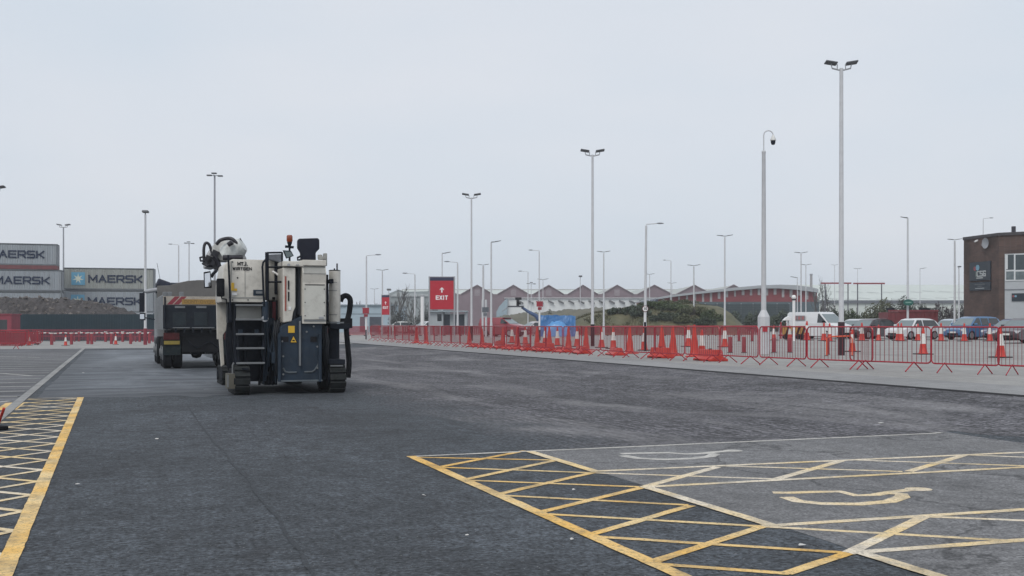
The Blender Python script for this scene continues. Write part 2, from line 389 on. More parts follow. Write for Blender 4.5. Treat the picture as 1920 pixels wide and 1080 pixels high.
pole_grey = mat('grey_pole_paint', (.30, .31, .34), .5, var=.08)
lamp_dark = mat('dark_lamp_casing', (.085, .09, .10), .5, var=.1)
black_paint = mat('black_paint', (.010, .010, .013), .5, spec=.2, var=.2)
maroon_paint = mat('dark_maroon_band', (.028, .010, .016), .5, var=.2)
red_steel = mat('red_painted_barrier_steel', (.33, .018, .032), .27, var=.16, scale=5, dirt=.35, dcol=(.12, .03, .03))
red_wire = mat('red_brown_barrier_bars', (.20, .026, .034), .5, var=.2, scale=5)
red_plastic = mat('red_plastic', (.52, .032, .018), .5, var=.14, scale=5, dirt=.35, dcol=(.12, .03, .03))
orange_plastic = mat('orange_red_plastic', (.62, .085, .03), .45, var=.12)
sleeve_white = mat('reflective_sleeve', (.66, .65, .62), .4, var=.08, scale=8, dirt=.35, dcol=(.3, .27, .25))
sign_red = mat('sign_red', (.42, .018, .035), .4, var=.05)
sign_navy = mat('sign_navy', (.03, .032, .07), .4, var=.05)
sign_white = mat('sign_white', (.75, .75, .75), .4, var=.03)
glass = mat('dark_vehicle_glass', (.015, .02, .024), .08, var=.1, spec=.8)
glass_pale = mat('painted_sky_glass', (.16, .2, .21), .1, var=.1, spec=.9)  # sky reflection put into the base colour as paleness
chrome = mat('mirror_chrome', (.7, .72, .75), .08, .9, var=.05)
amber = mat('amber_lens', (.24, .05, .018), .25, var=.1)
yellow_label = mat('yellow_label', (.62, .38, .03), .5, var=.12)
red_lens = mat('red_lens', (.17, .012, .014), .3, var=.15)
seat_black = mat('black_seat_vinyl', (.012, .014, .024), .55, spec=.2, var=.25)

# ---------------------------------------------------------------- ground, road, markings
m_ground = ground_mat('pale_car_park_surface', (.285, .28, .27), stain=.16, grain=.12, patch=.16, tone=.14, streak_amt=.08, streak_scale=(1.2, .2), pale=(.22, .215, .21), pale_amt=.6, bump=.25)
m_tarmac = ground_mat('dark_new_tarmac', (.049, .056, .065), grain=1.05, grain_scale=26, specks=.6, stain=.8, patch=.32, tone=.2, rough=.8, bump=1, streak_amt=.14, streak_scale=(.9, .12), crack=.55)
m_mill = ground_mat('planed_rough_surface', (.088, .086, .094), stain=.7, grain=1.1, grain_scale=17, fade=(4.6, 6.4, .9, (.055, .061, .07)), patch=.26, tone=.28, rough=.9, bump=1, streak_amt=.24, streak_scale=(1.1, .14), ripple=.42, pale=(.25, .245, .25), pale_amt=.78, pale_pos=(.50, .66))
m_old = ground_mat('worn_grey_bay_asphalt', (.158, .158, .162), stain=.4, grain=.6, specks=.35, grain_scale=40, patch=.16, tone=.24, rough=.85, bump=.7, streak_amt=.14, streak_scale=(.6, .3), pale=(.27, .265, .26), pale_amt=.6, crack=.6)
m_left = ground_mat('left_bay_asphalt', (.108, .110, .118), stain=.3, grain=.4, patch=.18, tone=.16, cross=.6, bump=.6)
m_damp = ground_mat('dusty_damp_tarmac', (.078, .088, .102), fade_u=(24.2, 27.5, 2.0, (.046, .052, .061)), fade=(-1.2, -.2, .5, (.052, .059, .069)), cross_f=(.12, .9), grain=.3, patch=.12, tone=.2, cross=.38, pale=(.25, .275, .30), pale_amt=.55, pale_pos=(.48, .64), rough=.7, wet=.2, bump=.4)
m_conc = ground_mat('pale_concrete_edging', (.26, .26, .255), grain=.2, patch=.2, tone=.2, bump=.4)
m_strip = ground_mat('swept_concrete_strip', (.25, .25, .252), stain=.15, grain=.16, patch=.1, tone=.14, streak_amt=.1, streak_scale=(1, .15), bump=.4)
yel = paint_mat('yellow_road_paint', (.82, .50, .14), (.08, .08, .08), .85, (.82, .62, .32))
yel_pale = paint_mat('faded_cream_road_paint', (.78, .69, .55), (.13, .13, .13), .9, (.80, .60, .30))
wht_line = paint_mat('worn_white_road_paint', (.6, .58, .54), (.13, .13, .13), .85)
ghost = paint_mat('scrubbed_off_line', (.22, .235, .255), (.08, .09, .104), 1.0, (.10, .11, .125))
dark_edge = mat('tar_edge', (.022, .022, .025), .8, var=.3, scale=6)

THIN = .4      # sheets and paint lie 1-3 mm above one another
def strip(name, u0, u1, vs, dz, m, n=1, rag=0):
    dz = dz * THIN if dz < .03 else dz
    mb = MB(); us = [u0 + (u1 - u0) * i / n for i in range(n + 1)]
    rows = []
    for i, u in enumerate(us):
        row = []
        for j, v in enumerate(vs):
            vv = v(u) if callable(v) else v
            uu = u + rag * (noise.noise(Vector((vv * .8, 3, 1))) + .5 * noise.noise(Vector((vv * 2.7, 3, 1)))) if i == 0 else u
            x, y = XY(uu, vv); row.append((x, y, zt(vv) + dz))
        rows.append(row)
    k = len(vs)
    mb.v = [p for r in rows for p in r]
    for i in range(n):
        for j in range(k - 1):
            mb.f.append([i * k + j, i * k + j + 1, (i + 1) * k + j + 1, (i + 1) * k + j]); mb.mi.append(0)
    o = mb.build(name, m); return struct(o)

# one sheet out to the horizon, with the shallow step up at the kerb
gm = MB()
gv = [(-700, 0), (10.5, 0), (VK, 0), (VK + .002, .03), (17.5, .03), (60, .03), (700, .03)]
gu = [-60, 0, 100, 800]
for u in gu:
    for v, e in gv:
        x, y = XY(u, v); gm.v.append((x, y, zt(v) + e))
for i in range(len(gu) - 1):
    for j in range(len(gv) - 1):
        a = i * len(gv) + j; gm.f.append([a, a + 1, a + len(gv) + 1, a + len(gv)]); gm.mi.append(0)
struct(gm.build('ground', m_ground))
strip('road', -20, 71, [-1.62, 10.5, VK - .001], .004, m_tarmac)
wob = lambda s, a: (lambda u: s + a * (noise.noise(Vector((u * .6, s, 0))) + .5 * noise.noise(Vector((u * 2.3, s, 4)))))
strip('planed_surface', 11.72, 62, [wob(4.75, .55), 10.5, VK - .01], .008, m_mill, 120)
strip('planed_surface_edge', 2, 11.72, [lambda u: max(10.55, 11.0 + .35 * noise.noise(Vector((u, 3, 1)))), VK - .01], .008, m_mill, 40)
strip('bay_surface', -6, 11.70, [wob(4.6, .05), 10.5, lambda u: 10.72 + .1 * noise.noise(Vector((u * .8, 0, 9)))], .010, m_old, 60)
strip('left_bay_surface', -20, 71, [-60, -1.79], .004, m_left)
strip('damp_patch', 23.4, 66, [wob(-1.45, .05)] + [-1.2 + .25 * k for k in range(21)] + [wob(4.1, .3)], .008, m_damp, 60, rag=1.5)
strip('swept_strip', -20, 120, [VK + .004, wob(16.6, .03)], .0345, m_strip, 60)
ke = MB()
for i in range(140):
    u0, u1 = -20 + i, -19 + i
    for (va, vb) in ((VK - .018, VK + .002),):
        a = XY(u0, va); b = XY(u1, va); c = XY(u1, vb); d = XY(u0, vb)
        ke.quad((a[0], a[1], zt(va) + .008), (b[0], b[1], zt(va) + .008), (c[0], c[1], zt(vb) + .037), (d[0], d[1], zt(vb) + .037))
struct(ke.build('kerb', dark_edge))
# concrete edging along the left bays: a low slab
eb = MB()
for i in range(31):
    u0 = -14 + i * 2.74; u1 = u0 + 2.72
    p = [XY(u0, -1.79), XY(u0, -1.62), XY(u1, -1.62), XY(u1, -1.79)]
    eb.add([(q[0], q[1], -.05) for q in p] + [(q[0], q[1], .014) for q in p], [(0, 1, 2, 3), (4, 5, 6, 7), (0, 1, 5, 4), (1, 2, 6, 5), (2, 3, 7, 6), (3, 0, 4, 7)])
struct(eb.build('edging', m_conc))

def ln(mb, a, b, w, dz):
    """painted line between two ground points, edges slightly uneven"""
    dz *= THIN; a = Vector((a[0], a[1])); b = Vector((b[0], b[1])); d = (b - a); L = d.length; d /= L; nrm = Vector((-d.y, d.x))
    n = max(1, int(L / .12)); o = len(mb.v)
    for i in range(n + 1):
        p = a + d * (L * i / n)
        for sgn in (-1, 1):
            q = p + nrm * sgn * (w / 2 + .004 * noise.noise(Vector((p.x * 3, p.y * 3, sgn * 5))) + .006 * noise.noise(Vector((p.x * 11, p.y * 11, sgn * 5))))
            mb.v.append((q.x, q.y, zt(UV(q.x, q.y)[1]) + dz))
    for i in range(n):
        mb.f.append([o + 2 * i, o + 2 * i + 1, o + 2 * i + 3, o + 2 * i + 2]); mb.mi.append(0)
def lines(name, segs, w, dz, m):
    w *= 1.14
    mb = MB()
    for s in segs: ln(mb, G(s[0], s[1]), G(s[2], s[3]), w, dz)
    return struct(mb.build(name, m))
# right: front line, bay lines, hatching
mb = MB(); ln(mb, XY(11.72, 3.16), XY(-4, 3.16), .11, .022); struct(mb.build('yellow_line', yel))
lines('far_bay_line', [(771, 857, 1765, 812)], .07, .020, wht_line)
mb = MB()
for a, b in ((11.66, 9.80), (8.78, 6.72), (5.75, 3.6)): ln(mb, XY(a, 4.58), XY(b, 4.58), .11, .024)
struct(mb.build('bay_front_line', yel_pale))
lines('bay_side_line', [(1112, 885, 1935, 848.4), (1206, 914.5, 1935, 876.3), (1430, 988, 1935, 955.8), (1592, 1038.5, 1935, 1013)], .085, .018, yel_pale)
lines('yellow_hatching', [(777, 858, 1040, 863.5), (827, 877, 1115, 887.5), (881, 901.5, 1204, 914), (934, 929.5, 1290, 948), (1009, 964, 1428, 988), (1106, 1006.5, 1590, 1038), (1221, 1058, 1480, 1077)], .065, .014, yel)
lines('yellow_cross_hatching', [(827, 876, 984, 846), (877, 899, 1042, 864), (937, 927, 1112, 887), (1015, 961, 1206, 914.5), (1109, 1003, 1296, 949), (1221, 1056, 1430, 988), (1473, 1077, 1592, 1038)], .075, .016, yel)
lines('bay_hatching', [(1115, 887.5, 1454, 899), (1345, 874, 1692, 885), (1589, 863, 1925, 874.3), (1817, 854, 1925, 858.2), (1426, 988, 1912, 1016), (1730, 969.5, 1925, 977.3)], .065, .014, yel_pale)
lines('bay_cross_hatching', [(1206, 914.5, 1345, 876.5), (1457, 899, 1579, 864.5), (1704, 885, 1807, 854.5), (1592, 1038, 1732, 970)], .085, .016, yel_pale)
# left: line, hatching
mb = MB(); ln(mb, XY(23.5, -.62), XY(0, -.62), .12, .022); struct(mb.build('yellow_edge_line', yel))
ma, mc = MB(), MB(); u = 4.2
while u < 23.5:
    ln(ma, XY(u, -.67), XY(u + .98, -1.6) if u + .98 < 23.6 else XY(23.5, -.67 - (23.5 - u) * .95), .078, .014)
    ln(mc, XY(u, -.67), XY(u - .98, -1.6), .078, .016); u += .86
struct(ma.build('left_hatching', yel_pale)); struct(mc.build('left_cross_hatching', yel_pale))
mb = MB(); ln(mb, XY(23.48, -.62), XY(23.48, -1.6), .06, .019); struct(mb.build('hatching_end_line', yel_pale))
lines('left_bay_line', [(-40, 697, 62, 705), (-20, 668, 75, 670.5), (-30, 757, 18, 752)], .09, .010, wht_line)
mb = MB()
for i in range(21): ln(mb, XY(22.4 + i * 1.92, -1.86), XY(22.4 + i * 1.92 + .2, -7.5), .10, .008)
struct(mb.build('left_bay_dividers', wht_line))
mb = MB()
for i in range(11):
    u = 25.6 + i * 1.92; a_, b_ = random.uniform(-.9, .2), random.uniform(1.6, 3.9); ln(mb, XY(u + random.uniform(-.2, .2), a_), XY(u + random.uniform(-.2, .3), b_), random.uniform(.2, .5), .012)
struct(mb.build('scrubbed_bay_lines', ghost))
# tar-sealed joint wandering across the near tarmac
mb = MB(); jp = [G(*q) for q in [(352, 762), (372, 792), (398, 826), (428, 858), (470, 908), (518, 972), (556, 1026), (585, 1078), (610, 1130)]]
pts = []
for a, b in zip(jp, jp[1:]):
    for k in range(8): pts.append(a.lerp(b, k / 8))
for i, p in enumerate(pts):
    d = pts[min(i + 1, len(pts) - 1)] - pts[max(0, i - 1)]; d.z = 0; d.normalize(); nr = Vector((-d.y, d.x, 0)); w = .015 + .016 * noise.noise(Vector((i * .37, 2, 0))); off = nr * .03 * noise.noise(Vector((i * .21, 7, 0)))
    mb.v += [tuple(p + off + nr * w + Vector((0, 0, .005))), tuple(p + off - nr * w + Vector((0, 0, .005)))]
for i in range(len(pts) - 1): mb.f.append([2 * i, 2 * i + 1, 2 * i + 3, 2 * i + 2]); mb.mi.append(0)
struct(mb.build('tarmac_joint', mat('tar_seam', (.030, .035, .042), .8, var=.6, scale=14, bump=.8)))
lines('left_yellow_mark', [(10, 769, 30, 755)], .3, .010, yel)
# wheelchair symbols painted in the two bays
def poly_line(mb, pts, w, dz):
    for a, b in zip(pts, pts[1:]): ln(mb, a, b, w, dz)
def chair_symbol(pts_bar, pts_arc, head, hw, m, dz):
    mb = MB()
    def smooth(p, k=4):
        p = [G(*q) for q in p]; out = []
        for i in range(len(p) - 1):
            p0, p1, p2, p3 = p[max(i - 1, 0)], p[i], p[i + 1], p[min(i + 2, len(p) - 1)]
            for j in range(k):
                t = j / k
                out.append(.5 * ((2 * p1) + (p2 - p0) * t + (2 * p0 - 5 * p1 + 4 * p2 - p3) * t * t + (3 * p1 - p0 - 3 * p2 + p3) * t ** 3))
        return out + [p[-1]]
    def ribbon(pts, w, dz):
        o = len(mb.v); n = len(pts)
        for i, p in enumerate(pts):
            d = (pts[min(i + 1, n - 1)] - pts[max(i - 1, 0)]); d.z = 0; d.normalize(); nr = Vector((-d.y, d.x, 0))
            for s in (-1, 1): q = p + nr * s * w / 2; mb.v.append((q.x, q.y, zt(UV(q.x, q.y)[1]) + dz))
        for i in range(n - 1): mb.f.append([o + 2 * i, o + 2 * i + 1, o + 2 * i + 3, o + 2 * i + 2]); mb.mi.append(0)
    dz *= THIN
    ribbon([G(*q) for q in pts_bar], .115, dz); ribbon([G(*q) for q in pts_arc], .135, dz + .001)
    c = G(*head); o = len(mb.v)
    for k in range(20):
        t = 2 * math.pi * k / 20; x, y = c.x + hw * 1.05 * math.cos(t), c.y + hw * .95 * math.sin(t)
        mb.v.append((x, y, zt(UV(x, y)[1]) + dz + .002))
    mb.f.append(list(range(o, o + 20))); mb.mi.append(0)
    return struct(mb.build('wheelchair_symbol', m))
chair_symbol([(1449, 924.5), (1475, 925), (1520, 923.5), (1575, 922.5), (1605, 930), (1640, 929), (1668, 924), (1706, 919.5)],
             [(1474, 933), (1496, 941), (1540, 945.5), (1610, 946.5), (1668, 941.5), (1692, 933), (1690, 927.5), (1655, 925)], (1722, 918.5), .115, yel_pale, .014)
chair_symbol([(1164, 851.5), (1200, 850.3), (1255, 849.6), (1285, 852), (1312, 851.3), (1336, 848.8), (1362, 846.6)],
             [(1168, 855), (1195, 860), (1245, 862.5), (1300, 860.5), (1332, 856.5), (1340, 852.5), (1322, 850)], (1374, 846.2), .11, wht_line, .014)
# scraps of paper and stone chips on the tarmac
litter = mat('pale_litter', (.55, .54, .52), .7, var=.1)
dark_chip = mat('dark_chip', (.02, .02, .022), .8)
for i, (px, py, s, lab) in enumerate([(145, 911, .05, 'white scrap of paper lying on dark tarmac right of the yellow edge line'), (294, 825, .06, 'pale scrap lying on tarmac below the milling machine'),
        (203, 652, .1, 'white scrap at far end of the road before the red posts'), (156, 700, .12, 'white scrap lying on road beside the concrete edging'),
        (1651, 795, .11, 'crumpled white scrap lying on the planed surface near bay line'), (795, 932, .04, 'tiny pale chip just left of the long yellow line'),
        (876, 1008, .035, 'tiny pale chip on tarmac left of the yellow hatching near the frame bottom'), (1072, 1015, .035, 'pale chip of stone between yellow line and frame bottom'),
        (1075, 921, .045, 'white scrap inside the yellow hatched zone'), (1503, 1026, .06, 'pale scrap inside the lower hatched strip')]):
    p = G(px, py); mb = MB(); n = 7
    vs = [(s * random.uniform(.6, 1) * math.cos(6.283 * k / n), s * random.uniform(.4, .8) * math.sin(6.283 * k / n), .01 + random.uniform(0, .02)) for k in range(n)]
    s *= .6; vs = [(x_ * .6, y_ * .6, z_ * .5) for x_, y_, z_ in vs]; mb.add(vs + [(s * .2, 0, .018)], [(k, (k + 1) % n, n) for k in range(n)] + [tuple(range(n - 1, -1, -1))])
    tag(mb.build('paper_scrap', litter, None, p + Vector((0, 0, .008)), random.uniform(0, 3)), lab, 'litter', 'scraps on the road')
# ================================================================ milling machine
def frame_of(px, Y, zg0=0.0):
    o = D(px, Y); o.z = zg0
    def loc(px, py, yl):          # local (x, z) of the point seen at px,py that lies yl ahead of the machine's rear plane
        s = (px - 960) / F
        x = (s * (o.y + yl * CS) - o.x + yl * SN) / (CS - s * SN)
        yw = o.y + x * SN + yl * CS
        return x, H - (py - HY) / F * yw - o.z
    return o, loc
MO, ML = frame_of(535, 22.75)
mill = thing('milling_machine', 'cream and slate blue road milling machine seen from behind on tracks, beside the tipper truck', 'milling machine', MO, PH)
def mp_(name, mb, m, parent=mill, **k): return mb.build(name, m, parent, **k)
def mbx(mb, px0, px1, py0, py1, y0, y1, mi=0, side=None):
    x0, zb = ML(px0, py1, y0); x1, zt_ = ML(px1, py0, y0)
    return mb.box(x0, x1, y0, y1, zb, zt_, mi)
def mpt(px, py, yl):
    x, z = ML(px, py, yl); return Vector((x, yl, z))
# engine hood, upper left, with rounded left flank
mb = MB()
x0, zb = ML(430, 566.5, .35); x1, zt_ = ML(498, 487, .35)
mb.prism([(x0 - .02, zb), (x1, zb), (x1, zt_), (x0 + .06, zt_), (x0 - .10, zt_ - .12), (x0 - .16, zt_ - .5), (x0 - .17, zb)], .35, 1.7, 'y')
hood = mp_('engine_hood', mb, cream_paint, bevel=.03, smooth=.5)
HX0, HZB, HX1, HZT = x0, zb, x1, zt_
mb = MB(); mbx(mb, 429, 497, 557, 559, .338, .348); mp_('hood_seam', mb, machine_grey, hood)
mb = MB(); mbx(mb, 475, 493.5, 543.5, 554, .33, .36); hb = mp_('latch_recess', mb, slate, hood)
mb = MB(); mbx(mb, 480, 492, 546, 550.5, .315, .33); mp_('latch_handle', mb, tube_steel, hood)
mb = MB(); mbx(mb, 433.5, 439, 530, 545, .336, .346); mbx(mb, 439.4, 444.5, 541, 545.5, .336, .346); mp_('yellow_sticker', mb, yellow_label, hood)
mb = MB(); mbx(mb, 435, 444, 549, 553.5, .336, .346); mp_('white_sticker', mb, sign_white, hood)
mb = MB(); a = mpt(445.5, 521, .34); mb.cyl(a, a + Vector((0, .03, 0)), .018, n=10); mp_('hood_lock', mb, black_paint, hood)
p = mpt(455, 494.5, .345); letters('maker_lettering', 'MTJ.', .062, black_paint, hood, p, wd=.72, gap=.3, t=.24, th=.008)
p = mpt(454, 503.6, .345); letters('maker_lettering', 'WIRTGEN', .054, black_paint, hood, p, wd=.78, gap=.36, t=.2, th=.008)
# vertical handrail tubes
mb = MB(); mb.tube([mpt(428, 478, .2), mpt(428.5, 490, .2), mpt(431.5, 560, .2), mpt(432, 600, .2)], .022)
mb.tube([mpt(499, 486, .2), mpt(493.5, 492, .2), mpt(492, 500, .2), mpt(494, 548, .2), mpt(496, 575, .2)], .022)
mp_('handrail', mb, dark_steel, smooth=.9)
# chassis core behind everything (dark)
mb = MB(); mbx(mb, 452, 632, 566, 712, 1.2, 4.4); mp_('chassis', mb, dark_steel, bevel=.03)
mb = MB(); mbx(mb, 437, 500, 568, 716, .7, 1.3); mbx(mb, 496, 520, 600, 722, .9, 1.6)
for px in (447, 459, 487, 505, 512): mb.tube([mpt(px, 640, .62), mpt(px + 3, 690, .6), mpt(px - 1, 722, .66)], .03)
mp_('rear_frame', mb, dark_steel, bevel=.02)
# machinery detail in the middle gap
mb = MB()
for i in range(14):
    px = random.uniform(498, 518); py = random.uniform(600, 710); s = random.uniform(.06, .13)
    c = mpt(px, py, random.uniform(.5, .85)); mb.obox(c, (s, s, s * random.uniform(.8, 2)))
for i in range(8):
    px = random.uniform(496, 520); mb.tube([mpt(px, random.uniform(595, 640), .55), mpt(px + random.uniform(-5, 5), 660, .42), mpt(px + random.uniform(-4, 4), random.uniform(680, 722), .55)], .022, 6)
mp_('hydraulic_unit', mb, slate, bevel=.008)
mb = MB(); mbx(mb, 511, 517, 566, 607, .95, 1.05); mp_('red_strut', mb, mat('faded_red', (.20, .02, .035), .5))
mb = MB(); mbx(mb, 502, 528, 563, 610, 1.06, 1.3); mp_('engine_bay_panel', mb, mat('bay_dark', (.03, .032, .04), .6, var=.4, scale=6))
# ladder with treads
lad = MB()
lad.tube([mpt(441, 568, .3), mpt(440, 610, .3), mpt(442, 650, .3), mpt(443.5, 682, .34)], .026); lad.tube([mpt(492, 568, .3), mpt(493, 610, .3), mpt(495, 650, .3), mpt(495.5, 682, .34)], .026)
ladder = mp_('ladder', lad, dark_steel, smooth=.9)
for py in (572, 599, 626.5, 653, 681):
    mb = MB(); a, b = mpt(441 + (py - 572) * .02, py, .3), mpt(493 + (py - 572) * .025, py - .5, .3)
    mb.box(a.x, b.x, .2, .44, a.z - .02, a.z + .018); mp_('tread', mb, tube_steel, ladder, bevel=.006)
mb = MB(); mbx(mb, 442, 491, 574, 598, .47, .5); mp_('ladder_back_panel', mb, machine_grey)
for a_, b_ in ((447, 455), (478, 485)): mb = MB(); mbx(mb, a_, b_, 617.5, 625, .4, .46); mp_('step_bracket', mb, slate, ladder)
# operator entrance between hood and right column
mb = MB(); mbx(mb, 500, 529, 489, 563, 1.0, 1.2); mp_('platform_panel', mb, cream_paint, bevel=.02)
mb = MB(); mbx(mb, 515, 529, 488, 552, .9, .98); mp_('cabin_seat_back', mb, seat_black, bevel=.03)
mb = MB(); mb.prism([(mpt(503, 477, .8).x, mpt(503, 477, .8).z), (mpt(529, 476, .8).x, mpt(529, 476, .8).z), (mpt(528, 493, .8).x, mpt(528, 493, .8).z), (mpt(510, 488, .8).x, mpt(510, 488, .8).z), (mpt(503, 487, .8).x, mpt(503, 487, .8).z)], .8, 1.0, 'y')
mp_('tarpaulin_roll', mb, mat('grey_tarp', (.12, .13, .15), .6, var=.5, scale=5, bump=.6, bscale=12), bevel=.02)
mb = MB()
for py in (474, 501, 529): mb.tube([mpt(500.5, py, .3), mpt(529, py - .5, .3)], .02)
mb.tube([mpt(500.5, 473, .3), mpt(501, 563, .3)], .04); mb.tube([mpt(529, 473, .3), mpt(529, 503, .3)], .02)
mp_('guard_rail', mb, dark_steel, smooth=.9)
mb = MB(); mb.tube([mpt(511, 509, .9), mpt(517, 512, .85), mpt(526, 520, .8)], .022); mp_('control_lever', mb, sign_white)
mb = MB(); mbx(mb, 510.5, 516, 557, 562, .985, .998); mp_('entrance_vent', mb, black_paint)
mb = MB(); mb.cyl(mpt(497, 566, .25), mpt(498, 600, .25), .07); mbx(mb, 493, 501, 566, 574, .2, .35); mp_('hinge_post', mb, slate, smooth=.6)
mb = MB(); c = mpt(497, 597.5, .2); mb.cyl(c, c + Vector((0, .08, 0)), .07, n=14); mp_('work_lamp', mb, galv)
# right column: slim panel, dark gap, door
mb = MB(); a = mpt(531, 605, .1); b = mpt(554, 502, .1)
mb.prism([(a.x, a.z), (mpt(547, 605, .1).x, a.z + .03), (mpt(550, 585, .1).x, mpt(550, 585, .1).z), (b.x, mpt(553, 575, .1).z), (b.x, b.z), (a.x - .01, b.z)], .1, .9, 'y')
sl = mp_('slim_side_cover', mb, cream_paint, bevel=.02)
mb = MB(); mbx(mb, 540, 542.5, 526, 543, .085, .1); mbx(mb, 540, 542.5, 547, 564, .085, .1); mp_('vent_slot', mb, black_paint, sl)
mb = MB(); mbx(mb, 534.2, 537, 518, 583, .088, .1); mp_('red_stripe', mb, mat('red_stripe', (.3, .07, .05), .5), sl)
mb = MB(); mbx(mb, 531, 571, 490, 499, .05, .9); top = mp_('console_top', mb, cream_paint, bevel=.015)
for px in (541, 556, 559):
    mb = MB(); c = mpt(px, 496.5, .05); mb.cyl(c, c - Vector((0, .03, 0)), .03 if px == 541 else .015, n=12); mp_('console_lamp', mb, galv, top)
mb = MB(); mbx(mb, 550, 572, 499, 600, .45, .9); mb.tube([mpt(561, 500, .35), mpt(562, 590, .35)], .09, 10); mb.tube([mpt(556, 500, .35), mpt(553, 575, .35), mpt(551, 605, .3)], .05, 8); mp_('hose_bundle', mb, mat('dark_hoses', (.022, .026, .038), .5, var=.3), smooth=.9)
# door column with a sloped grey shoulder
xa, xb = mpt(567, 600, .05).x, mpt(611.5, 600, .05).x
z = lambda py: mpt(590, py, .05).z
mb = MB(); mb.prism([(.05, z(607)), (.05, z(530)), (.02, z(515)), (.02, z(511)), (.10, z(498.5)), (.04, z(498)), (.04, z(487.5)), (1.5, z(487.5)), (1.5, z(607))], xa, xb, 'x')
col = mp_('tower_cover', mb, cream_paint, bevel=.012)
mb = MB(); mb.prism([(.005, z(513)), (.095, z(499)), (.11, z(499)), (.03, z(514))], xa + .02, xb - .02, 'x'); mp_('shoulder_panel', mb, machine_grey, col)
mb = MB(); mbx(mb, 570, 610, 536, 599, .025, .05); dr = mp_('service_door', mb, mat('door_cream', (.54, .535, .49), .45, var=.08, dirt=.35, dcol=(.2, .18, .15)), col, bevel=.008)
for px in (572, 608):
    for py in (542, 567, 592):
        mb = MB(); c = mpt(px, py, .025); mb.cyl(c, c - Vector((0, .012, 0)), .012, n=8); mp_('door_bolt', mb, black_paint, dr)
mb = MB(); mbx(mb, 570, 611, 600, 602, .03, .05); mp_('door_sill', mb, tube_steel, col)
mb = MB()
for py in (540, 560, 570, 580): mbx(mb, 611.5, 615, py, py + 4, .3, .5)
mb.tube([mpt(613, 515, .5), mpt(614, 560, .5), mpt(612, 600, .5)], .03); mp_('hinge_knuckle', mb, dark_steel)
# seat back, beacon, mirror, lamp on top
sx = lambda px, py: (mpt(px, py, .75).x, mpt(px, py, .75).z)
mb = MB(); mb.prism([sx(564, 488), sx(592, 488), sx(591.5, 474), sx(598.5, 467), sx(598.5, 450), sx(595.5, 446.5), sx(560.5, 447.5), sx(558, 451), sx(558, 465), sx(563.5, 474)], .7, .86, 'y'); mp_('operator_seat', mb, seat_black, bevel=.035, smooth=.6)
mb = MB(); mb.tube([mpt(563, 487, .6), mpt(558, 487.5, .6), mpt(558, 483, .6), mpt(564, 480.5, .6)], .022); mp_('armrest', mb, dark_steel)
bp_ = mpt(543, 490, .4); mb = MB(); mb.tube([bp_, mpt(543, 455, .4)], .022); mb.obox(mpt(540, 462.5, .4), (.12, .08, .05)); mb.obox(mpt(546, 463.5, .4), (.10, .08, .05)); bpole = mp_('beacon_pole', mb, dark_steel)
c = mpt(543, 452, .4); mb = MB(); mb.lathe([(.05, -.02), (.065, .0), (.065, .10), (.05, .13), (.0, .135)], c, 16); bc = mp_('beacon', mb, amber, bpole, smooth=.8)
mb = MB(); mb.lathe([(.03, -.1), (.05, -.05), (.055, -.02)], c, 14); mp_('beacon_base', mb, black_paint, bc)
mb = MB(); q = [mpt(530.5, 469.5, .3), mpt(546, 470.5, .3), mpt(551, 480, .34), mpt(537, 485, .34)]
mb.add(q + [v + Vector((0, .07, .01)) for v in q], [(0, 1, 2, 3), (7, 6, 5, 4), (0, 4, 5, 1), (1, 5, 6, 2), (2, 6, 7, 3), (3, 7, 4, 0)]); mr_ = mp_('display_screen', mb, dark_steel, bevel=.01)
mid = sum(q, Vector()) / 4; mb = MB(); q2 = [mid + (v - mid) * .78 - Vector((0, .006, 0)) for v in q]; mb.quad(*q2); mp_('screen_face', mb, glass_pale, mr_)
mb = MB(); a = mpt(604, 484, .3); mb.obox(a, (.16, .16, .07)); mb.obox(mpt(609.5, 487, .3), (.07, .14, .28)); mb.obox(mpt(600, 481.5, .3), (.09, .12, .09)); mp_('floodlight', mb, machine_grey, bevel=.015)
# air cleaner cylinder with stub pipes and hose
a = mpt(627.5, 603, .7); b = mpt(626.5, 507, .7); r = (mpt(637.5, 550, .7).x - mpt(616, 550, .7).x) / 2
mb = MB(); mb.lathe([(r * .97, a.z), (r, a.z + .03), (r, b.z - .03), (r * .96, b.z), (r * .9, b.z + .005)], (a.x, .7, 0), 24); ac = mp_('filter_drum', mb, cream_paint, smooth=.6)
mb = MB(); mb.lathe([(r * 1.01, b.z - .012), (r * 1.02, b.z), (r * .8, b.z + .01)], (a.x, .7, 0), 24); t = mpt(632, 494, .7); mb.cyl((t.x, .7, b.z), t, .017); t = mpt(627, 503, .7); mb.cyl((t.x, .7, b.z), t, .025, .01); mp_('drum_lid', mb, dark_steel, ac)
mb = MB(); c = mpt(616, 528, .6); mb.obox(c, (.16, .1, .08)); mb.obox(mpt(621, 527, .45), (.09, .06, .09)); mp_('drum_bracket', mb, dark_steel)
mb = MB(); mb.tube(curve([mpt(638, 565, .75), mpt(641, 558, .75), mpt(647, 554.5, .75), mpt(652.5, 556, .75), mpt(656.5, 562, .75), mpt(656.5, 573, .75), mpt(654, 590, .75), mpt(650, 604, .7)]), .062, 12)
mb.tube(curve([mpt(648.5, 600, .7), mpt(650, 625, .7), mpt(653, 660, .7), mpt(654.5, 682, .7), mpt(652.5, 708, .7)]), .062, 10); mb.obox(mpt(649, 606, .7), (.24, .2, .22)); hz = mp_('flexible_hose', mb, black_rubber, smooth=.8)
mb = MB(); mbx(mb, 620, 656, 607, 617, .45, 1.1); mp_('leg_crossbeam', mb, dark_steel, bevel=.015)
mb = MB(); mbx(mb, 619, 645, 603.5, 606.5, .5, 1.0); mp_('drum_tray', mb, tube_steel, bevel=.006)
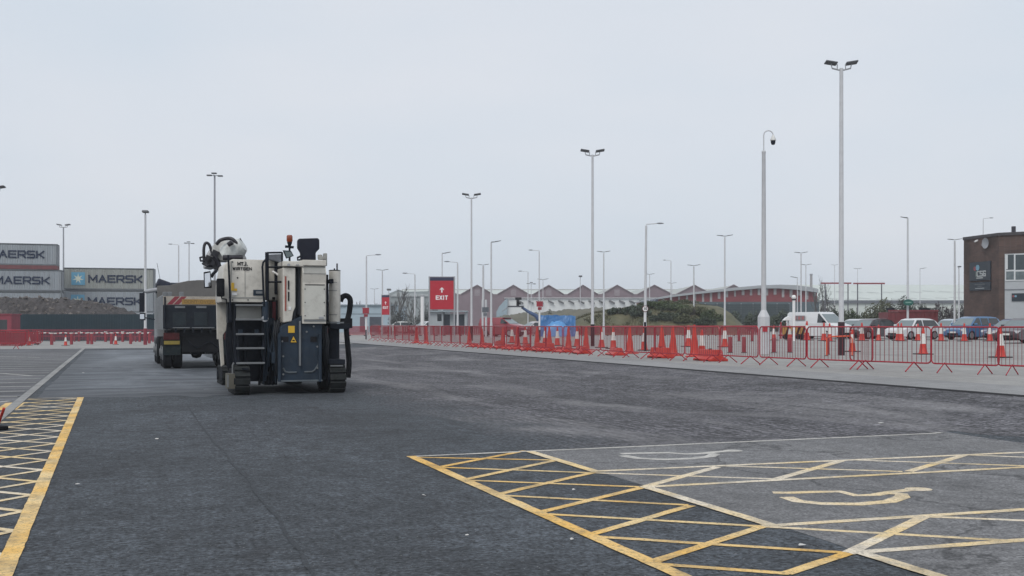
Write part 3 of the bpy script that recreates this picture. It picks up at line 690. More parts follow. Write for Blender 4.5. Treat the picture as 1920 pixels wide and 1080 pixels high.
# lower rear gate (two leaves), bar, arms, labels
gy = .12
mb = MB(); mb.prism([(mpt(526, 716, gy).x, mpt(526, 716, gy).z), (mpt(604, 715, gy).x, mpt(604, 715, gy).z), (mpt(604, 606, gy).x, mpt(604, 606, gy).z), (mpt(575, 606, gy).x, mpt(575, 606, gy).z), (mpt(571, 590, gy).x, mpt(571, 590, gy).z), (mpt(553, 598, gy).x, mpt(553, 598, gy).z), (mpt(532, 608, gy).x, mpt(532, 608, gy).z), (mpt(525, 615, gy).x, mpt(525, 615, gy).z)], gy, gy + .25, 'y')
gate = mp_('rear_gate', mb, slate, bevel=.02)
mb = MB(); mbx(mb, 561, 564.6, 602, 686, .06, .12); mp_('centre_rod', mb, tube_steel, gate, bevel=.01)
mb = MB(); mbx(mb, 527, 605, 712, 716.5, .04, .12); mp_('bottom_lip', mb, mat('scuffed_slate', (.09, .11, .125), .5, var=.3, dirt=.4), gate, bevel=.01)
for pp in ([(531, 690), (535, 697), (541, 698.5), (556, 698)], [(571, 697.5), (585, 697), (590, 694), (597, 683), (600, 676)]):
    mb = MB(); mb.tube([mpt(x_, y_, gy - .01) for x_, y_ in pp], .018, 6); mp_('grab_rod', mb, MATS['scuffed_slate'], gate)
for x0_, x1_ in ((521.5, 527, ), (597.5, 602.5)):
    mb = MB(); mbx(mb, x0_, x1_, 627, 716, .03, .12); mbx(mb, x0_ + .8, x1_ - .8, 624.5, 634, .0, .06); mp_('gate_arm', mb, slate, gate, bevel=.012)
for x0_, x1_ in ((528, 541), (582, 594)):
    mb = MB(); mbx(mb, x0_, x1_, 631, 641, .105, .12); mp_('gate_opening', mb, black_paint, gate)
mb = MB(); mbx(mb, 540.5, 552.5, 611, 624, .105, .12); mp_('yellow_plate', mb, yellow_label, gate)
q = [mpt(550.3, 630, .112), mpt(556.5, 642, .112), mpt(544.5, 642, .112)]
mb = MB(); mid = sum(q, Vector()) / 3; q1 = [mid + (v - mid) * 1.25 for v in q]; mb.add([v + Vector((0, .003, 0)) for v in q1], [(0, 1, 2)]); tr = mp_('warning_triangle', mb, black_paint, gate)
mb = MB(); mb.add([mid + (v - mid) * .95 for v in q], [(0, 1, 2)]); mp_('triangle_face', mb, yellow_label, tr)
mb = MB(); mb.obox(mid + Vector((0, -.004, -.005)), (.05, .003, .028)); mp_('triangle_symbol', mb, black_paint, tr)
# side swing arms right and left of the gate
mb = MB(); mbx(mb, 604, 616, 612, 712, .4, .9); mb.tube([mpt(609, 620, .35), mpt(612, 660, .3), mpt(610, 705, .35)], .05); mbx(mb, 606, 614, 640, 655, .3, .5); mp_('swing_arm', mb, dark_steel, bevel=.015)
mb = MB(); mbx(mb, 512, 521, 610, 665, .35, .8); mbx(mb, 510, 517, 660, 682, .3, .6); mp_('swing_arm', mb, slate, bevel=.015)
mb = MB(); mbx(mb, 613.3, 615, 615, 640, .33, .39); mp_('red_reflector', mb, red_lens)
# lifting columns and tracks
def track(pxl, pxr, pyt, pyb, yl, length=1.35):
    xl, zb_ = ML(pxl, pyb, yl); xr, zt2 = ML(pxr, pyt, yl)
    zb_ = 0.012; h = zt2 - zb_; rr = h / 2; cx = (xl + xr) / 2; w = xr - xl
    y0, y1 = yl + rr, yl + length
    path = []
    N = 8
    for k in range(N + 1): a = math.pi / 2 + math.pi * k / N; path.append((y0 + rr * math.cos(a), rr + rr * math.sin(a)))
    for k in range(N + 1): a = -math.pi / 2 + math.pi * k / N; path.append((y1 + rr * math.cos(a), rr + rr * math.sin(a)))
    mb = MB(); mb.prism([(p[0], p[1] * .92 + h * .04 + zb_) for p in path], xl + .02, xr - .02, 'x'); tb = mp_('track', mb, black_rubber)
    pad = MB(); m = len(path); per = []; 
    for i in range(m):
        a = Vector(path[i]); b = Vector(path[(i + 1) % m]); L = (b - a).length; per.append((a, b, L))
    tot = sum(p[2] for p in per); n = int(tot / .155)
    for k in range(n):
        d = tot * k / n
        for a, b, L in per:
            if d <= L: break
            d -= L
        pt = a + (b - a) * (d / L); t = (b - a).normalized(); nr = Vector((t.y, -t.x))
        ang = math.atan2(t.y, t.x); M = Matrix.Rotation(ang, 3, 'X')
        q = pt + nr * -.0
        pad.obox((cx, q.x, max(q.y + zb_, .028)), (w, .118, .05), M)
    mp_('track_pad', pad, track_rubber, tb, bevel=.008); 
    for yy in (y0, y1): hub = MB(); hub.cyl((xl - .01, yy, rr), (xl + .03, yy, rr), rr * .55, n=16); mp_('track_roller', hub, dark_steel, tb)
    return cx, zt2
cx, tz = track(441, 469.5, 688, 742, .0)
mb = MB(); mb.cyl((cx, .75, tz - .05), (cx, .75, 1.35), .12, n=14); mbx(mb, 454, 466, 690, 694, -.02, .2); mp_('lifting_column', mb, dark_steel, smooth=.6)
mb = MB(); mbx(mb, 426.5, 444, 701, 729, .15, .6); bx = mp_('tool_box', mb, mat('drab_box', (.10, .095, .075), .6, var=.3, dirt=.4)); mb = MB(); mbx(mb, 426.3, 429, 703, 726, .14, .15); mp_('box_edge', mb, tube_steel, bx)
mb = MB(); mb.tube([mpt(436, 702, .3), mpt(436.5, 684, .3), mpt(438.5, 680, .3)], .018); mp_('box_handle', mb, tube_steel)
cx, tz = track(619.5, 649.5, 682, 738, .0)
mb = MB(); mb.cyl((cx, .75, tz - .05), (cx, .75, mpt(630, 610, .7).z), .17, n=18); mbx(mb, 618, 647, 674, 683, .0, .8); mp_('lifting_column', mb, dark_steel, smooth=.6)
mb = MB(); mbx(mb, 620, 643, 684.5, 687.2, -.06, -.03); mp_('track_guard_strip', mb, tube_steel)
track(417, 431, 690, 731, 3.9); track(538, 567, 690, 728, 4.2)
# left side: fender skirt, mirrors, hoses
mb = MB()
q = [(405, 562), (426.5, 566), (427, 614), (417, 628), (420, 683), (414, 687), (410, 636), (406.5, 636)]
pts = [mpt(px, py, 1.6) for px, py in q]
mb.prism([(p.x, p.z) for p in pts], 1.5, 1.62, 'y'); mp_('side_skirt', mb, cream_paint, bevel=.01)
mb = MB()
for k in range(4): mb.tube([mpt(428 + k * 3, 600, .9), mpt(424 + k * 3, 640, .8), mpt(428 + k * 2.5, 690, .9)], .028, 6)
mbx(mb, 427, 437, 566, 605, .5, .8); mp_('side_hoses', mb, dark_steel, smooth=.8)
mb = MB(); mbx(mb, 406.5, 421.5, 522, 556, .1, .25); mm_ = mp_('side_mirror', mb, black_rubber, bevel=.035, smooth=.7); mb = MB(); mb.tube([mpt(415, 555, .17), mpt(416, 560, .17), mpt(424, 561, .25), mpt(425.5, 570, .5)], .014); mp_('mirror_arm', mb, dark_steel, mm_)
mb = MB(); q = [mpt(382, 510, 1.2), mpt(395, 508, 1.2), mpt(397.5, 540, 1.2), mpt(383, 540, 1.2)]
mb.prism([(p.x, p.z) for p in q], 1.2, 1.28, 'y'); mm2 = mp_('convex_mirror', mb, black_rubber, bevel=.02)
mb = MB(); q = [mpt(383.5, 513, 1.19), mpt(393.5, 511, 1.19), mpt(395.5, 537, 1.19), mpt(384.5, 538, 1.19)]; mb.quad(*q); mp_('mirror_glass', mb, chrome, mm2)
mb = MB(); mb.tube([mpt(396, 520, 1.24), mpt(399, 514, 1.24), mpt(406, 507, 1.24)], .035); mp_('mirror_arm', mb, dark_steel, mm2)
# folded discharge conveyor above the hood
cv = MB()
pr = [(386, 500), (392, 474), (402, 458), (418, 449), (436, 448), (446, 458), (462, 482), (464, 488), (410, 488), (404, 503)]
pts = [mpt(px, py, 3.0) for px, py in pr]
cv.prism([(p.x, p.z) for p in pts], 3.0, 4.0, 'y'); conv = mp_('conveyor', cv, mat('conveyor_grey', (.42, .42, .42), .6, var=.3, scale=3, dirt=.5, dcol=(.08, .08, .08)), bevel=.06, smooth=.7)
mb = MB(); a = mpt(415, 470, 2.9); b = mpt(428, 476, 2.9)
mb.cyl(mpt(417, 470, 2.7), mpt(417, 470, 3.3), .24, n=20); mp_('drive_drum', mb, mat('sheet_grey', (.55, .55, .53), .55, var=.25, scale=4, bump=.5, bscale=6), conv, bevel=.03, smooth=.8)
mb = MB(); mb.lathe([(.0, -.26), (.19, -.24), (.235, -.1), (.235, .12), (.16, .25), (0, .27)], (0, 0, 0), 18)
M = Matrix.Rotation(R_(55), 3, 'Y') @ Matrix.Rotation(R_(20), 3, 'X'); c = mpt(438, 470, 2.6); mb.v = [tuple(M @ Vector(p) * 1.05 + c) for p in mb.v]; mp_('canvas_sleeve', mb, mat('canvas', (.52, .54, .53), .8, var=.3, scale=5, bump=.5, bscale=8), conv, smooth=.8)
mb = MB(); mb.tube(curve([mpt(406, 458, 2.5), mpt(414, 450, 2.45), mpt(430, 447, 2.45), mpt(440, 452, 2.4), mpt(452, 470, 2.4)]), .042, 8); mb.tube([mpt(446, 457, 2.6), mpt(450, 450, 2.6), mpt(453, 458, 2.6), mpt(454, 466, 2.6)], .055, 8)
mb.tube([mpt(428, 459, 2.3), mpt(436, 454, 2.25)], .055, 8); mb.tube([mpt(418, 483, 2.4), mpt(455, 483, 2.4)], .06, 8); mp_('conveyor_hose', mb, mat('hose_dark', (.02, .018, .025), .4), conv, smooth=.9)
mb = MB(); mb.tube(curve([mpt(383, 495, 2.8), mpt(382, 470, 2.8), mpt(384, 458, 2.8), mpt(388, 455.5, 2.8), mpt(393, 460, 2.8), mpt(398, 474, 2.8), mpt(406, 486, 2.8)]), .034, 8)
mb.tube([mpt(386, 490, 2.7), mpt(376, 489, 2.6), mpt(375, 483, 2.6), mpt(379, 482, 2.7)], .022, 6); mb.tube([mpt(380, 494, 2.7), mpt(388, 498, 2.6), mpt(400, 499, 2.7)], .03, 6)
mb.tube([mpt(402, 480, 2.6), mpt(409, 490, 2.6), mpt(411, 500, 2.6)], .05, 8)
for px, py, s in ((391, 486, .16), (398, 491, .2), (403, 476, .16), (387, 492, .11), (406, 500, .16)): mb.obox(mpt(px, py, 2.75), (s, .2, s * .9), Matrix.Rotation(R_(25), 3, 'Y'))
mp_('hydraulic_motor', mb, mat('motor_black', (.015, .015, .022), .4, var=.4), conv, smooth=.6)

rnd = random.Random(5)
for px, py, sg_ in ((529, 640, 1), (531, 668, 1), (531, 702, 1), (595, 650, 1), (595, 690, 1), (575, 622, 1), (588, 612, 1)):
    mb = MB(); c = mpt(px, py, .1); mb.cyl(c, c - Vector((0, .02, 0)), .022, n=6); mp_('gate_bolt', mb, tube_steel, gate)
mb = MB()
for k in range(7):
    px = 514 + k * 2.2; mb.tube([mpt(px, 600 + rnd.uniform(-6, 6), .3), mpt(px + rnd.uniform(-4, 6), 625, .2), mpt(px + rnd.uniform(-3, 6), 655, .22), mpt(px + rnd.uniform(-4, 4), 705, .35)], rnd.uniform(.012, .024), 6)
mp_('gate_hoses', mb, mat('hose_grey_black', (.012, .014, .018), .5, spec=.2, var=.4), smooth=.9); mb = MB()
for k in range(4):
    px = 604 + k * 3; mb.tube([mpt(px, 612, .3), mpt(px + rnd.uniform(-3, 6), 640, .18), mpt(px + 3, 672, .25), mpt(px, 700, .35)], rnd.uniform(.014, .024), 6)
mp_('gate_hoses', mb, MATS['hose_grey_black'], smooth=.9)
mb = MB(); mbx(mb, 572, 609, 533.5, 534.3, .03, .05); mp_('panel_gap', mb, dark_steel, col)
mb = MB(); mbx(mb, 432, 434.5, 489, 556, .338, .35); mp_('hood_edge_strip', mb, machine_grey, hood)
mb = MB(); mbx(mb, 459, 460, 489, 556.5, .341, .35); mp_('hood_joint', mb, machine_grey, hood)
for px, py in ((436, 491), (494, 491), (436, 562.5), (494, 562.5), (465, 562.5)):
    mb = MB(); c = mpt(px, py, .35); mb.cyl(c, c - Vector((0, .012, 0)), .014, n=8); mp_('hood_screw', mb, dark_steel, hood)
mb = MB(); mbx(mb, 541, 546, 575, 581, .088, .1); mp_('white_sticker', mb, sign_white, sl)
mb = MB(); mbx(mb, 598, 607, 594, 597.5, .016, .025); mp_('maker_plate', mb, galv, dr)
for pyb in (530, 545, 590):
    mb = MB(); zz_ = mpt(627, pyb, .7).z; mb.lathe([(r * 1.015, zz_ - .012), (r * 1.015, zz_ + .012)], (mpt(627, pyb, .7).x, .7, 0), 24); mp_('drum_strap', mb, machine_grey, ac)
# ================================================================ tipper truck
TO, TL = frame_of(372, 35.9)
truck = thing('tipper_truck', 'dark backed tipper truck with red and white chevron tailboard, parked ahead of the milling machine', 'truck', TO, PH)
def tp(px, py, yl):
    x, z = TL(px, py, yl); return Vector((x, yl, z))
def tbx(mb, px0, px1, py0, py1, y0, y1, mi=0):
    a, b = tp(px0, py1, y0), tp(px1, py0, y0); return mb.box(a.x, b.x, y0, y1, a.z, b.z, mi)
def tpart(name, mb, m, parent=truck, **k): return mb.build(name, m, parent, **k)
body_grey = mat('tipper_body_grey', (.13, .125, .12), .6, var=.18, scale=2, dirt=.5, dcol=(.09, .08, .075))
side_grey = mat('tipper_side_paint', (.235, .25, .265), .5, var=.12, dirt=.3)
gate_dark = mat('tailgate_dark', (.010, .014, .021), .5, spec=.2, var=.3, dirt=.3, dcol=(.05, .05, .05))
XL, XR = tp(305.5, 600, 0).x, tp(305.5, 600, 0).x + 2.5
zf_ = tp(305, 618, 0).z; zr = tp(305, 566, 0).z
# body sides with the load space open
mb = MB()
for x in (XL, XR - .07): mb.box(x, x + .07, .05, 5.6, zf_, tp(305, 552, .05).z)
sides = tpart('body_side', mb, side_grey, bevel=.01)
mb = MB()
for k in range(6): mb.box(XL - .05, XL, .3 + k * 1.0, .42 + k * 1.0, zf_ + .02, tp(305, 554, .05).z)
tpart('side_rib', mb, side_grey, sides)
mb = MB(); mb.box(XL + .07, XR - .07, .1, 5.5, zf_, zf_ + .08); tpart('body_floor', mb, body_grey)
# curved headboard
hb_ = [(318, 535), (335, 530), (352, 526.5), (372, 525), (395, 525), (420, 527)]
yl = 5.5; a0 = tp(314, 600, yl); pts = [tp(px, py, yl) for px, py in hb_]
xr_ = XR
poly = [(XL + .02, a0.z), (XL + .02, tp(316, 536, yl).z)] + [(p.x, p.z) for p in pts] + [(xr_ - .3, pts[-1].z - .1), (xr_, pts[-1].z - .35), (xr_, a0.z)]
mb = MB(); mb.prism(poly, yl, yl + .12, 'y'); hdb = tpart('headboard', mb, body_grey, bevel=.02)
mb = MB()
for k in range(3): mb.box(XL + .5 + k * .7, XL + .58 + k * .7, yl - .05, yl, a0.z, a0.z + .9)
tpart('headboard_rib', mb, body_grey, hdb)
mb = MB(); n = 16
for i in range(n + 1):
    for j in range(n + 1):
        x = XL + .08 + (XR - XL - .16) * i / n; y = .2 + 5.2 * j / n
        mb.v.append((x, y, zf_ + .55 + .35 * noise.noise(Vector((x * 1.3, y * .9, 3))) + .1 * noise.noise(Vector((x * 5, y * 5, 3)))))
for i in range(n):
    for j in range(n): mb.f.append([i * (n + 1) + j, (i + 1) * (n + 1) + j, (i + 1) * (n + 1) + j + 1, i * (n + 1) + j + 1]); mb.mi.append(0)
tag(tpart('planings_load', mb, mat('planings', (.07, .068, .066), .95, var=.4, scale=8, bump=.8, bscale=20)), kind='stuff')
# tailgate
mb = MB(); tbx(mb, 305.5, 306, 572, 617, -.02, .06); mb = MB(); mb.box(XL, XR, -.05, .05, tp(305, 616, 0).z, tp(305, 572, 0).z); tg = tpart('tailgate', mb, gate_dark, bevel=.015)
gl = mat('tailgate_panel', (.017, .024, .03), .5, spec=.22, var=.3, dirt=.3, dcol=(.06, .06, .06))
for a, b in ((324, 349), (364, 389), (404, 430)):
    mb = MB(); tbx(mb, a, b, 586, 611, -.075, -.05); tpart('tailgate_panel', mb, gl, tg, bevel=.01)
    mb = MB(); tbx(mb, a + 4, b - 2, 574, 577.5, -.07, -.05); tpart('tailgate_hinge', mb, tube_steel, tg)
for a, b in ((324, 356), (360, 402)):
    mb = MB(); tbx(mb, a, b, 613.6, 615.3, -.10, -.05); tpart('locking_rail', mb, tube_steel, tg)
# chevron marker board
zb_, zt3 = tp(305, 571, 0).z, tp(305, 551, 0).z
mb = MB(); mb.box(XL + .01, XR - .01, -.06, .0, zb_, zt3 - .08); bd = tpart('marker_board', mb, sign_white, bevel=.008)
wrd = mat('marker_red', (.22, .025, .04), .6, var=.2, scale=6, dirt=.5)
wmk = mat('marker_cream', (.38, .34, .29), .6, var=.2, scale=6, dirt=.55)
bd.data.materials[0] = wmk
for k, px in enumerate((313, 325.5)):
    for sgn in (1,):
        mb = MB(); a = tp(px, 571, -.064); w = .17; hgt = zt3 - .08 - zb_
        mb.add([(a.x, -.0645, zb_ + .005), (a.x + w, -.0645, zb_ + .005), (a.x + w + hgt * .9, -.0645, zb_ + hgt - .005), (a.x + hgt * .9, -.0645, zb_ + hgt - .005)], [(0, 1, 2, 3)]); tpart('red_chevron', mb, wrd, bd)
mb = MB(); a = tp(341, 571.5, -.07); b = tp(341, 561, -.07); mb.box(a.x, XR - .35, -.072, -.061, a.z + .02, b.z); yb = tpart('yellow_band', mb, mat('dirty_yellow', (.30, .18, .045), .6, var=.25, scale=8, dirt=.4), bd)
letters('band_lettering', 'DONT OVERTAKE', .085, mat('band_ink', (.20, .125, .04), .7), yb, ((a.x + XR - .35) / 2, -.0722, (a.z + b.z) / 2 + .01), wd=.95, gap=.36, t=.24, th=.0012)
for px in (344, 375, 398):
    mb = MB(); a = tp(px, 562, .0); mb.prism([(a.x - .02, a.z), (a.x + .28, a.z), (a.x + .22, a.z + .10), (a.x + .05, a.z + .11)], -.03, .03, 'y'); tpart('board_clip', mb, wmk, bd)
for px in (309, 318, 340):
    mb = MB(); a = tp(px, 553, .02); mb.obox(a, (.14, .12, .2)); tpart('gate_hook', mb, tube_steel, bevel=.02)
# chassis, rear underside
mb = MB(); mb.box(XL + .55, XR - .55, .2, 7.6, .62, zf_ - .02); mb.box(XL + .05, XR - .05, .1, .25, zf_ - .22, zf_ - .02); mb.box(XL + .62, XR - .62, .12, .3, .55, zf_ - .2); tpart('chassis', mb, black_rubber, bevel=.02)
c = tp(370, 668, 1); mb = MB(); mb.cyl((XL + .5, 1.1, .56), (XR - .5, 1.1, .56), .09); mb.lathe([(.0, -.24), (.14, -.2), (.23, 0), (.14, .2), (0, .24)], (0, 0, 0), 14); k_ = len(mb.v) - 70
for i in range(k_, len(mb.v)): q = Vector(mb.v[i]); mb.v[i] = (q.x + (XL + XR) / 2 - .1, q.y + 1.1, q.z + .56)
tpart('rear_axle', mb, black_rubber, smooth=.7)
def wheel(x0, x1, y, r=.52):
    mb = MB(); cx = (x0 + x1) / 2
    prof = [(r * .55, x0 + .02), (r * .9, x0), (r, x0 + .05), (r, x1 - .05), (r * .9, x1), (r * .55, x1 - .02)]
    n = 28; vs = []
    for rr, x in prof:
        for k in range(n): t = 2 * math.pi * k / n; vs.append((x, y + rr * math.cos(t), r + rr * math.sin(t)))
    fs = [(i * n + k, i * n + (k + 1) % n, (i + 1) * n + (k + 1) % n, (i + 1) * n + k) for i in range(len(prof) - 1) for k in range(n)]
    fs += [tuple(range(n)), tuple(range((len(prof) - 1) * n, len(prof) * n))]
    mb.add(vs, fs); w = tpart('wheel', mb, black_rubber, smooth=.6)
    mb = MB(); mb.cyl((x0 + .03, y, r), (x0 - .01, y, r), r * .5, r * .42, n=20); mb.cyl((x0 - .01, y, r), (x0 - .05, y, r), .13, n=12); tpart('rim', mb, tube_steel, w, smooth=.6)
for y in (.75, 2.1):
    wheel(XL + .02, XL + .31, y); wheel(XL + .35, XL + .64, y); wheel(XR - .31, XR - .02, y); wheel(XR - .64, XR - .35, y)
for y in (5.4, 6.9): wheel(XL - .02, XL + .3, y); wheel(XR - .3, XR + .02, y)
mb = MB(); a = tp(305.5, 666, .12); b = tp(337, 642, .12); mb.box(XL + .0, b.x + .03, .1, .13, a.z, b.z + .1)
mfl = MB(); mfl.box(XR - (b.x - XL) - .03, XR, .1, .13, a.z, b.z + .1); tpart('mudflap', mb, mat('mudflap', (.013, .02, .023), .7, spec=.15, var=.3, dirt=.4)); tpart('mudflap', mfl, MATS['mudflap'])
mb = MB(); tbx(mb, 306.5, 336.5, 624, 637, .02, .09); tl = tpart('rear_light', mb, mat('dirty_tail_lens', (.075, .012, .013), .4, spec=.25, var=.4, scale=6, dirt=.5), bevel=.01); mb = MB(); mb.box(XR - (tp(336.5, 630, .02).x - XL), XR - .02, .02, .09, tp(306, 637, .02).z, tp(306, 624, .02).z); tpart('rear_light', mb, MATS['dirty_tail_lens'], bevel=.01)
mb = MB(); tbx(mb, 307.5, 337, 639, 646, .04, .1); npl = tpart('number_plate', mb, mat('dirty_plate', (.24, .18, .03), .5, var=.2, scale=6, dirt=.4), bevel=.004)
for k in range(9):
    mb = MB(); x = XL + .12 + k * .28; mb.obox((x, -.085, zf_ - .03), (.05, .05, .16)); tpart('gate_latch', mb, gate_dark, tg)
for sx_ in (XL + .06, XR - .06): mb = MB(); mb.tube([(sx_, -.09, zf_ + .05), (sx_, -.11, zf_ + .5), (sx_, -.08, zt3 - .1)], .028, 6); tpart('gate_ram', mb, dark_steel, tg)
mb = MB(); mb.tube(curve([(XL + .8, .1, .95), (XL + 1.1, .05, .72), (XL + 1.5, .08, .9), (XL + 1.8, .1, .7)]), .022, 6); tpart('air_line', mb, dark_steel)
mb = MB(); mb.cyl((XL + 1.05, .3, .62), (XL + 1.05, .9, .62), .16, n=14); mb.box(XR - 1.1, XR - .75, .3, .8, .5, .8); tpart('air_tank', mb, gate_dark, smooth=.6)
# cab ahead: roof corner, wing mirrors
mb = MB(); zc = tp(300, 548, 7.8).z; mb.box(XL - .0, XR, 6.1, 8.2, .6, zc); cab = tpart('cab', mb, side_grey, bevel=.08)
mb = MB(); a = tp(294, 543, 6.0); mb.box(XL - .02, XL + 1.0, 5.75, 6.6, zc - .1, zc + .32); mb.obox((XL + .25, 5.8, zc + .25), (.5, .5, .3), Matrix.Rotation(R_(20), 3, 'Y')); tpart('sheet_roller', mb, mat('roller_blue_black', (.016, .02, .04), .45, var=.6, scale=5), bevel=.06)
mb = MB(); mb.tube([(XL + .1, 5.7, zc + .05), (XL - .35, 6.2, zc - .02)], .085, 10); tpart('silver_tube', mb, galv, smooth=.8)
mb = MB(); mb.obox((XL - .48, 7.4, zc - .42), (.2, .1, .75)); mb.obox((XL - .46, 7.4, zc - .98), (.22, .1, .3)); mb.tube([(XL, 7.4, zc + .02), (XL - .3, 7.42, zc + .06), (XL - .5, 7.4, zc - .1)], .03); mb.tube([(XL, 7.4, zc - 1.1), (XL - .5, 7.4, zc - 1.0)], .025); wmr = tpart('wing_mirror', mb, seat_black, bevel=.02)
mb = MB(); mb.box(XL - .56, XL - .40, 7.34, 7.348, zc - 1.08, zc - .88); tpart('mirror_glass', mb, chrome, wmr)
mb = MB(); mb.tube([(XL + .2, 6.3, zc + .2), (XL + .05, 6.5, zc + 1.1)], .008, 5); tpart('whip_aerial', mb, dark_steel)
# ================================================================ crowd barriers along the road
ORD = ['first', 'second', 'third', 'fourth', 'fifth', 'sixth', 'seventh', 'eighth', 'ninth', 'tenth', 'eleventh', 'twelfth', 'thirteenth', 'fourteenth', 'fifteenth', 'sixteenth', 'seventeenth', 'eighteenth', 'nineteenth', 'twentieth']
def ordinal(n):
    if n <= 20: return ORD[n - 1]
    return {2: 'twenty', 3: 'thirty'}[n // 10] + ('-' + ORD[n % 10 - 1] if n % 10 else '')
def barrier_parts(root, w=2.1, h=1.1, zb=.22, bars=17):
    mb = MB(); r = .10; x = w / 2
    def corner(cx, cz, a0):
        return [(cx + r * math.cos(a0 + k * math.pi / 8), 0, cz + r * math.sin(a0 + k * math.pi / 8)) for k in range(5)]
    path = corner(x - r, h - r, 0) + corner(-x + r, h - r, math.pi / 2) + corner(-x + r, zb + r, math.pi) + corner(x - r, zb + r, 3 * math.pi / 2)
    path.append(path[0]); mb.tube(path, .019, 6)
    mb.build('frame', red_steel, root, smooth=.9)
    mb = MB()
    for k in range(bars):
        xx = -x + w * (k + 1) / (bars + 1); mb.cyl((xx, 0, zb), (xx, 0, h), .0075, n=5, cap=False)
    mb.build('vertical_bars', red_wire, root)
    for s in (-1, 1):
        mb = MB(); mb.tube([(s * w * .3, -.33, .014), (s * w * .3, 0, zb + .02), (s * w * .3, .33, .014)], .017, 6); mb.build('foot', red_steel, root, smooth=.4)
proto = thing('crowd_barrier', 'x', 'barrier', group='red crowd barriers lining the road'); barrier_parts(proto)
feet = [(691, 639), (760, 645.2), (827, 650), (891, 654.2), (965, 659.6), (1041, 664), (1108, 668), (1155, 671.6), (1264, 677.7), (1328, 680.5), (1400, 684.5), (1515, 690), (1640, 695.5), (1760, 700.3), (1898, 705.5), (2100, 712)]
fp = [G(*q) for q in feet]
fp0 = fp
def _off(i):
    d = fp0[min(i + 1, len(fp0) - 1)] - fp0[max(i - 1, 0)]; n_ = Vector((-d.y, d.x, 0)).normalized(); n_ = n_ if n_.y > 0 else -n_
    q = fp0[i] + n_ * .3; q.z = zg(q.x, q.y); return q
fp = [_off(i) for i in range(len(fp0))]
def on_line(px):
    s = (px - 960) / F
    for i, (p, q) in enumerate(zip(fp, fp[1:])):
        d = q - p; t = (s * p.y - p.x) / (d.x - s * d.y)
        if 0 <= t <= 1 or (i == 0 and t < 0) or i == len(fp) - 2: return p + d * t
edges_px = [694.6, 712.8, 728, 741, 754, 767, 781, 797, 813, 829, 846, 862, 880.5, 902, 925, 948, 972, 995.6, 1022, 1055.6, 1088, 1128, 1173, 1227, 1284]
spans = list(zip(edges_px, edges_px[1:])) + [(1284, 1349), (1351, 1422), (1424, 1512), (1513, 1637), (1590, 1744), (1746, 1874), (1868, 2010)]
NB = len(spans)
notes = {32: 'just left of the camera mast', 33: 'standing before the camera mast and striped trailer', 34: 'before the tallest lamp post', 35: 'in front of the white hatchback, overlapping its left neighbour', 36: 'before the blue estate car', 37: 'cut by the right frame edge'}
first = True
for i in range(NB):
    a, b = on_line(spans[i][0]), on_line(spans[i][1])
    d = b - a; d.z = 0; L = d.length; ang = math.atan2(d.y, d.x)
    nr = Vector((-d.y, d.x, 0)).normalized()
    if nr.y < 0: nr = -nr
    c = (a + b) / 2 + nr * (.06 if i == NB - 3 or i == NB - 1 else 0); c.z = zg(c.x, c.y)
    n = NB - i
    lab = 'red steel crowd barrier, ' + (notes[i + 1] if i + 1 in notes else ordinal(n) + ' from the right end of the roadside row')
    if first:
        o = proto; o.location = c; o.rotation_euler = (0, 0, ang); o['label'] = lab; first = False
    else: o = dup(proto, c, ang + random.uniform(-.05, .05) * (1 if i < NB - 8 else .2), lab)
    o.scale.x = max(.75, min(1.4, L / 2.12))
    BAR_MID = c
# ---------------------------------------------------------------- traffic cones
def cone_parts(root, h=1.0, kind='white', base=black_rubber):
    b = .27 * h ** .5
    mb = MB(); n = 4
    mb.box(-b, b, -b, b, 0, .035); mb.build('base', base, root, bevel=.012)
    mb = MB(); R0, R1 = .155 * h ** .6, .035
    rad = lambda z: R0 + (R1 - R0) * (z - .03) / (h - .03)
    mb.lathe([(R0 * 1.25, .033), (R0 * 1.05, .06)] + [(rad(z), z) for z in (.08, .3 * h, .6 * h, .9 * h, h - .01)] + [(R1 * .6, h)], n=18)
    cn = mb.build('cone_body', red_plastic, root, smooth=.6)
    if kind == 'white':
        mb = MB(); z0, z1 = .40 * h, .78 * h; mb.lathe([(rad(z0) + .004, z0), (rad(z1) + .004, z1)], n=18)
        mb.f = mb.f[:-2]; mb.mi = mb.mi[:-2]; mb.build('reflective_sleeve', sleeve_white, cn, smooth=.6)
cone_w = thing('traffic_cone', 'x', 'cone', group='traffic cones on the car park'); cone_parts(cone_w)
cone_r = thing('traffic_cone', 'x', 'cone', group='plain red cones behind the barriers'); cone_parts(cone_r, kind='red', base=red_plastic)
used = set()
def put_cone(p0, px, py, hpx, lab, tilt=0, group=None):
    p = G(px, py); hh = hpx * p.y / F
    if id(p0) in used: o = dup(p0, p, random.uniform(0, 1.5), lab, group)
    else: used.add(id(p0)); o = p0; o.location = p; o['label'] = lab; 
    o.rotation_euler.z = random.uniform(-.3, .6); o.scale = (hh, hh, hh)
    if tilt: o.rotation_euler.x = tilt
    return o
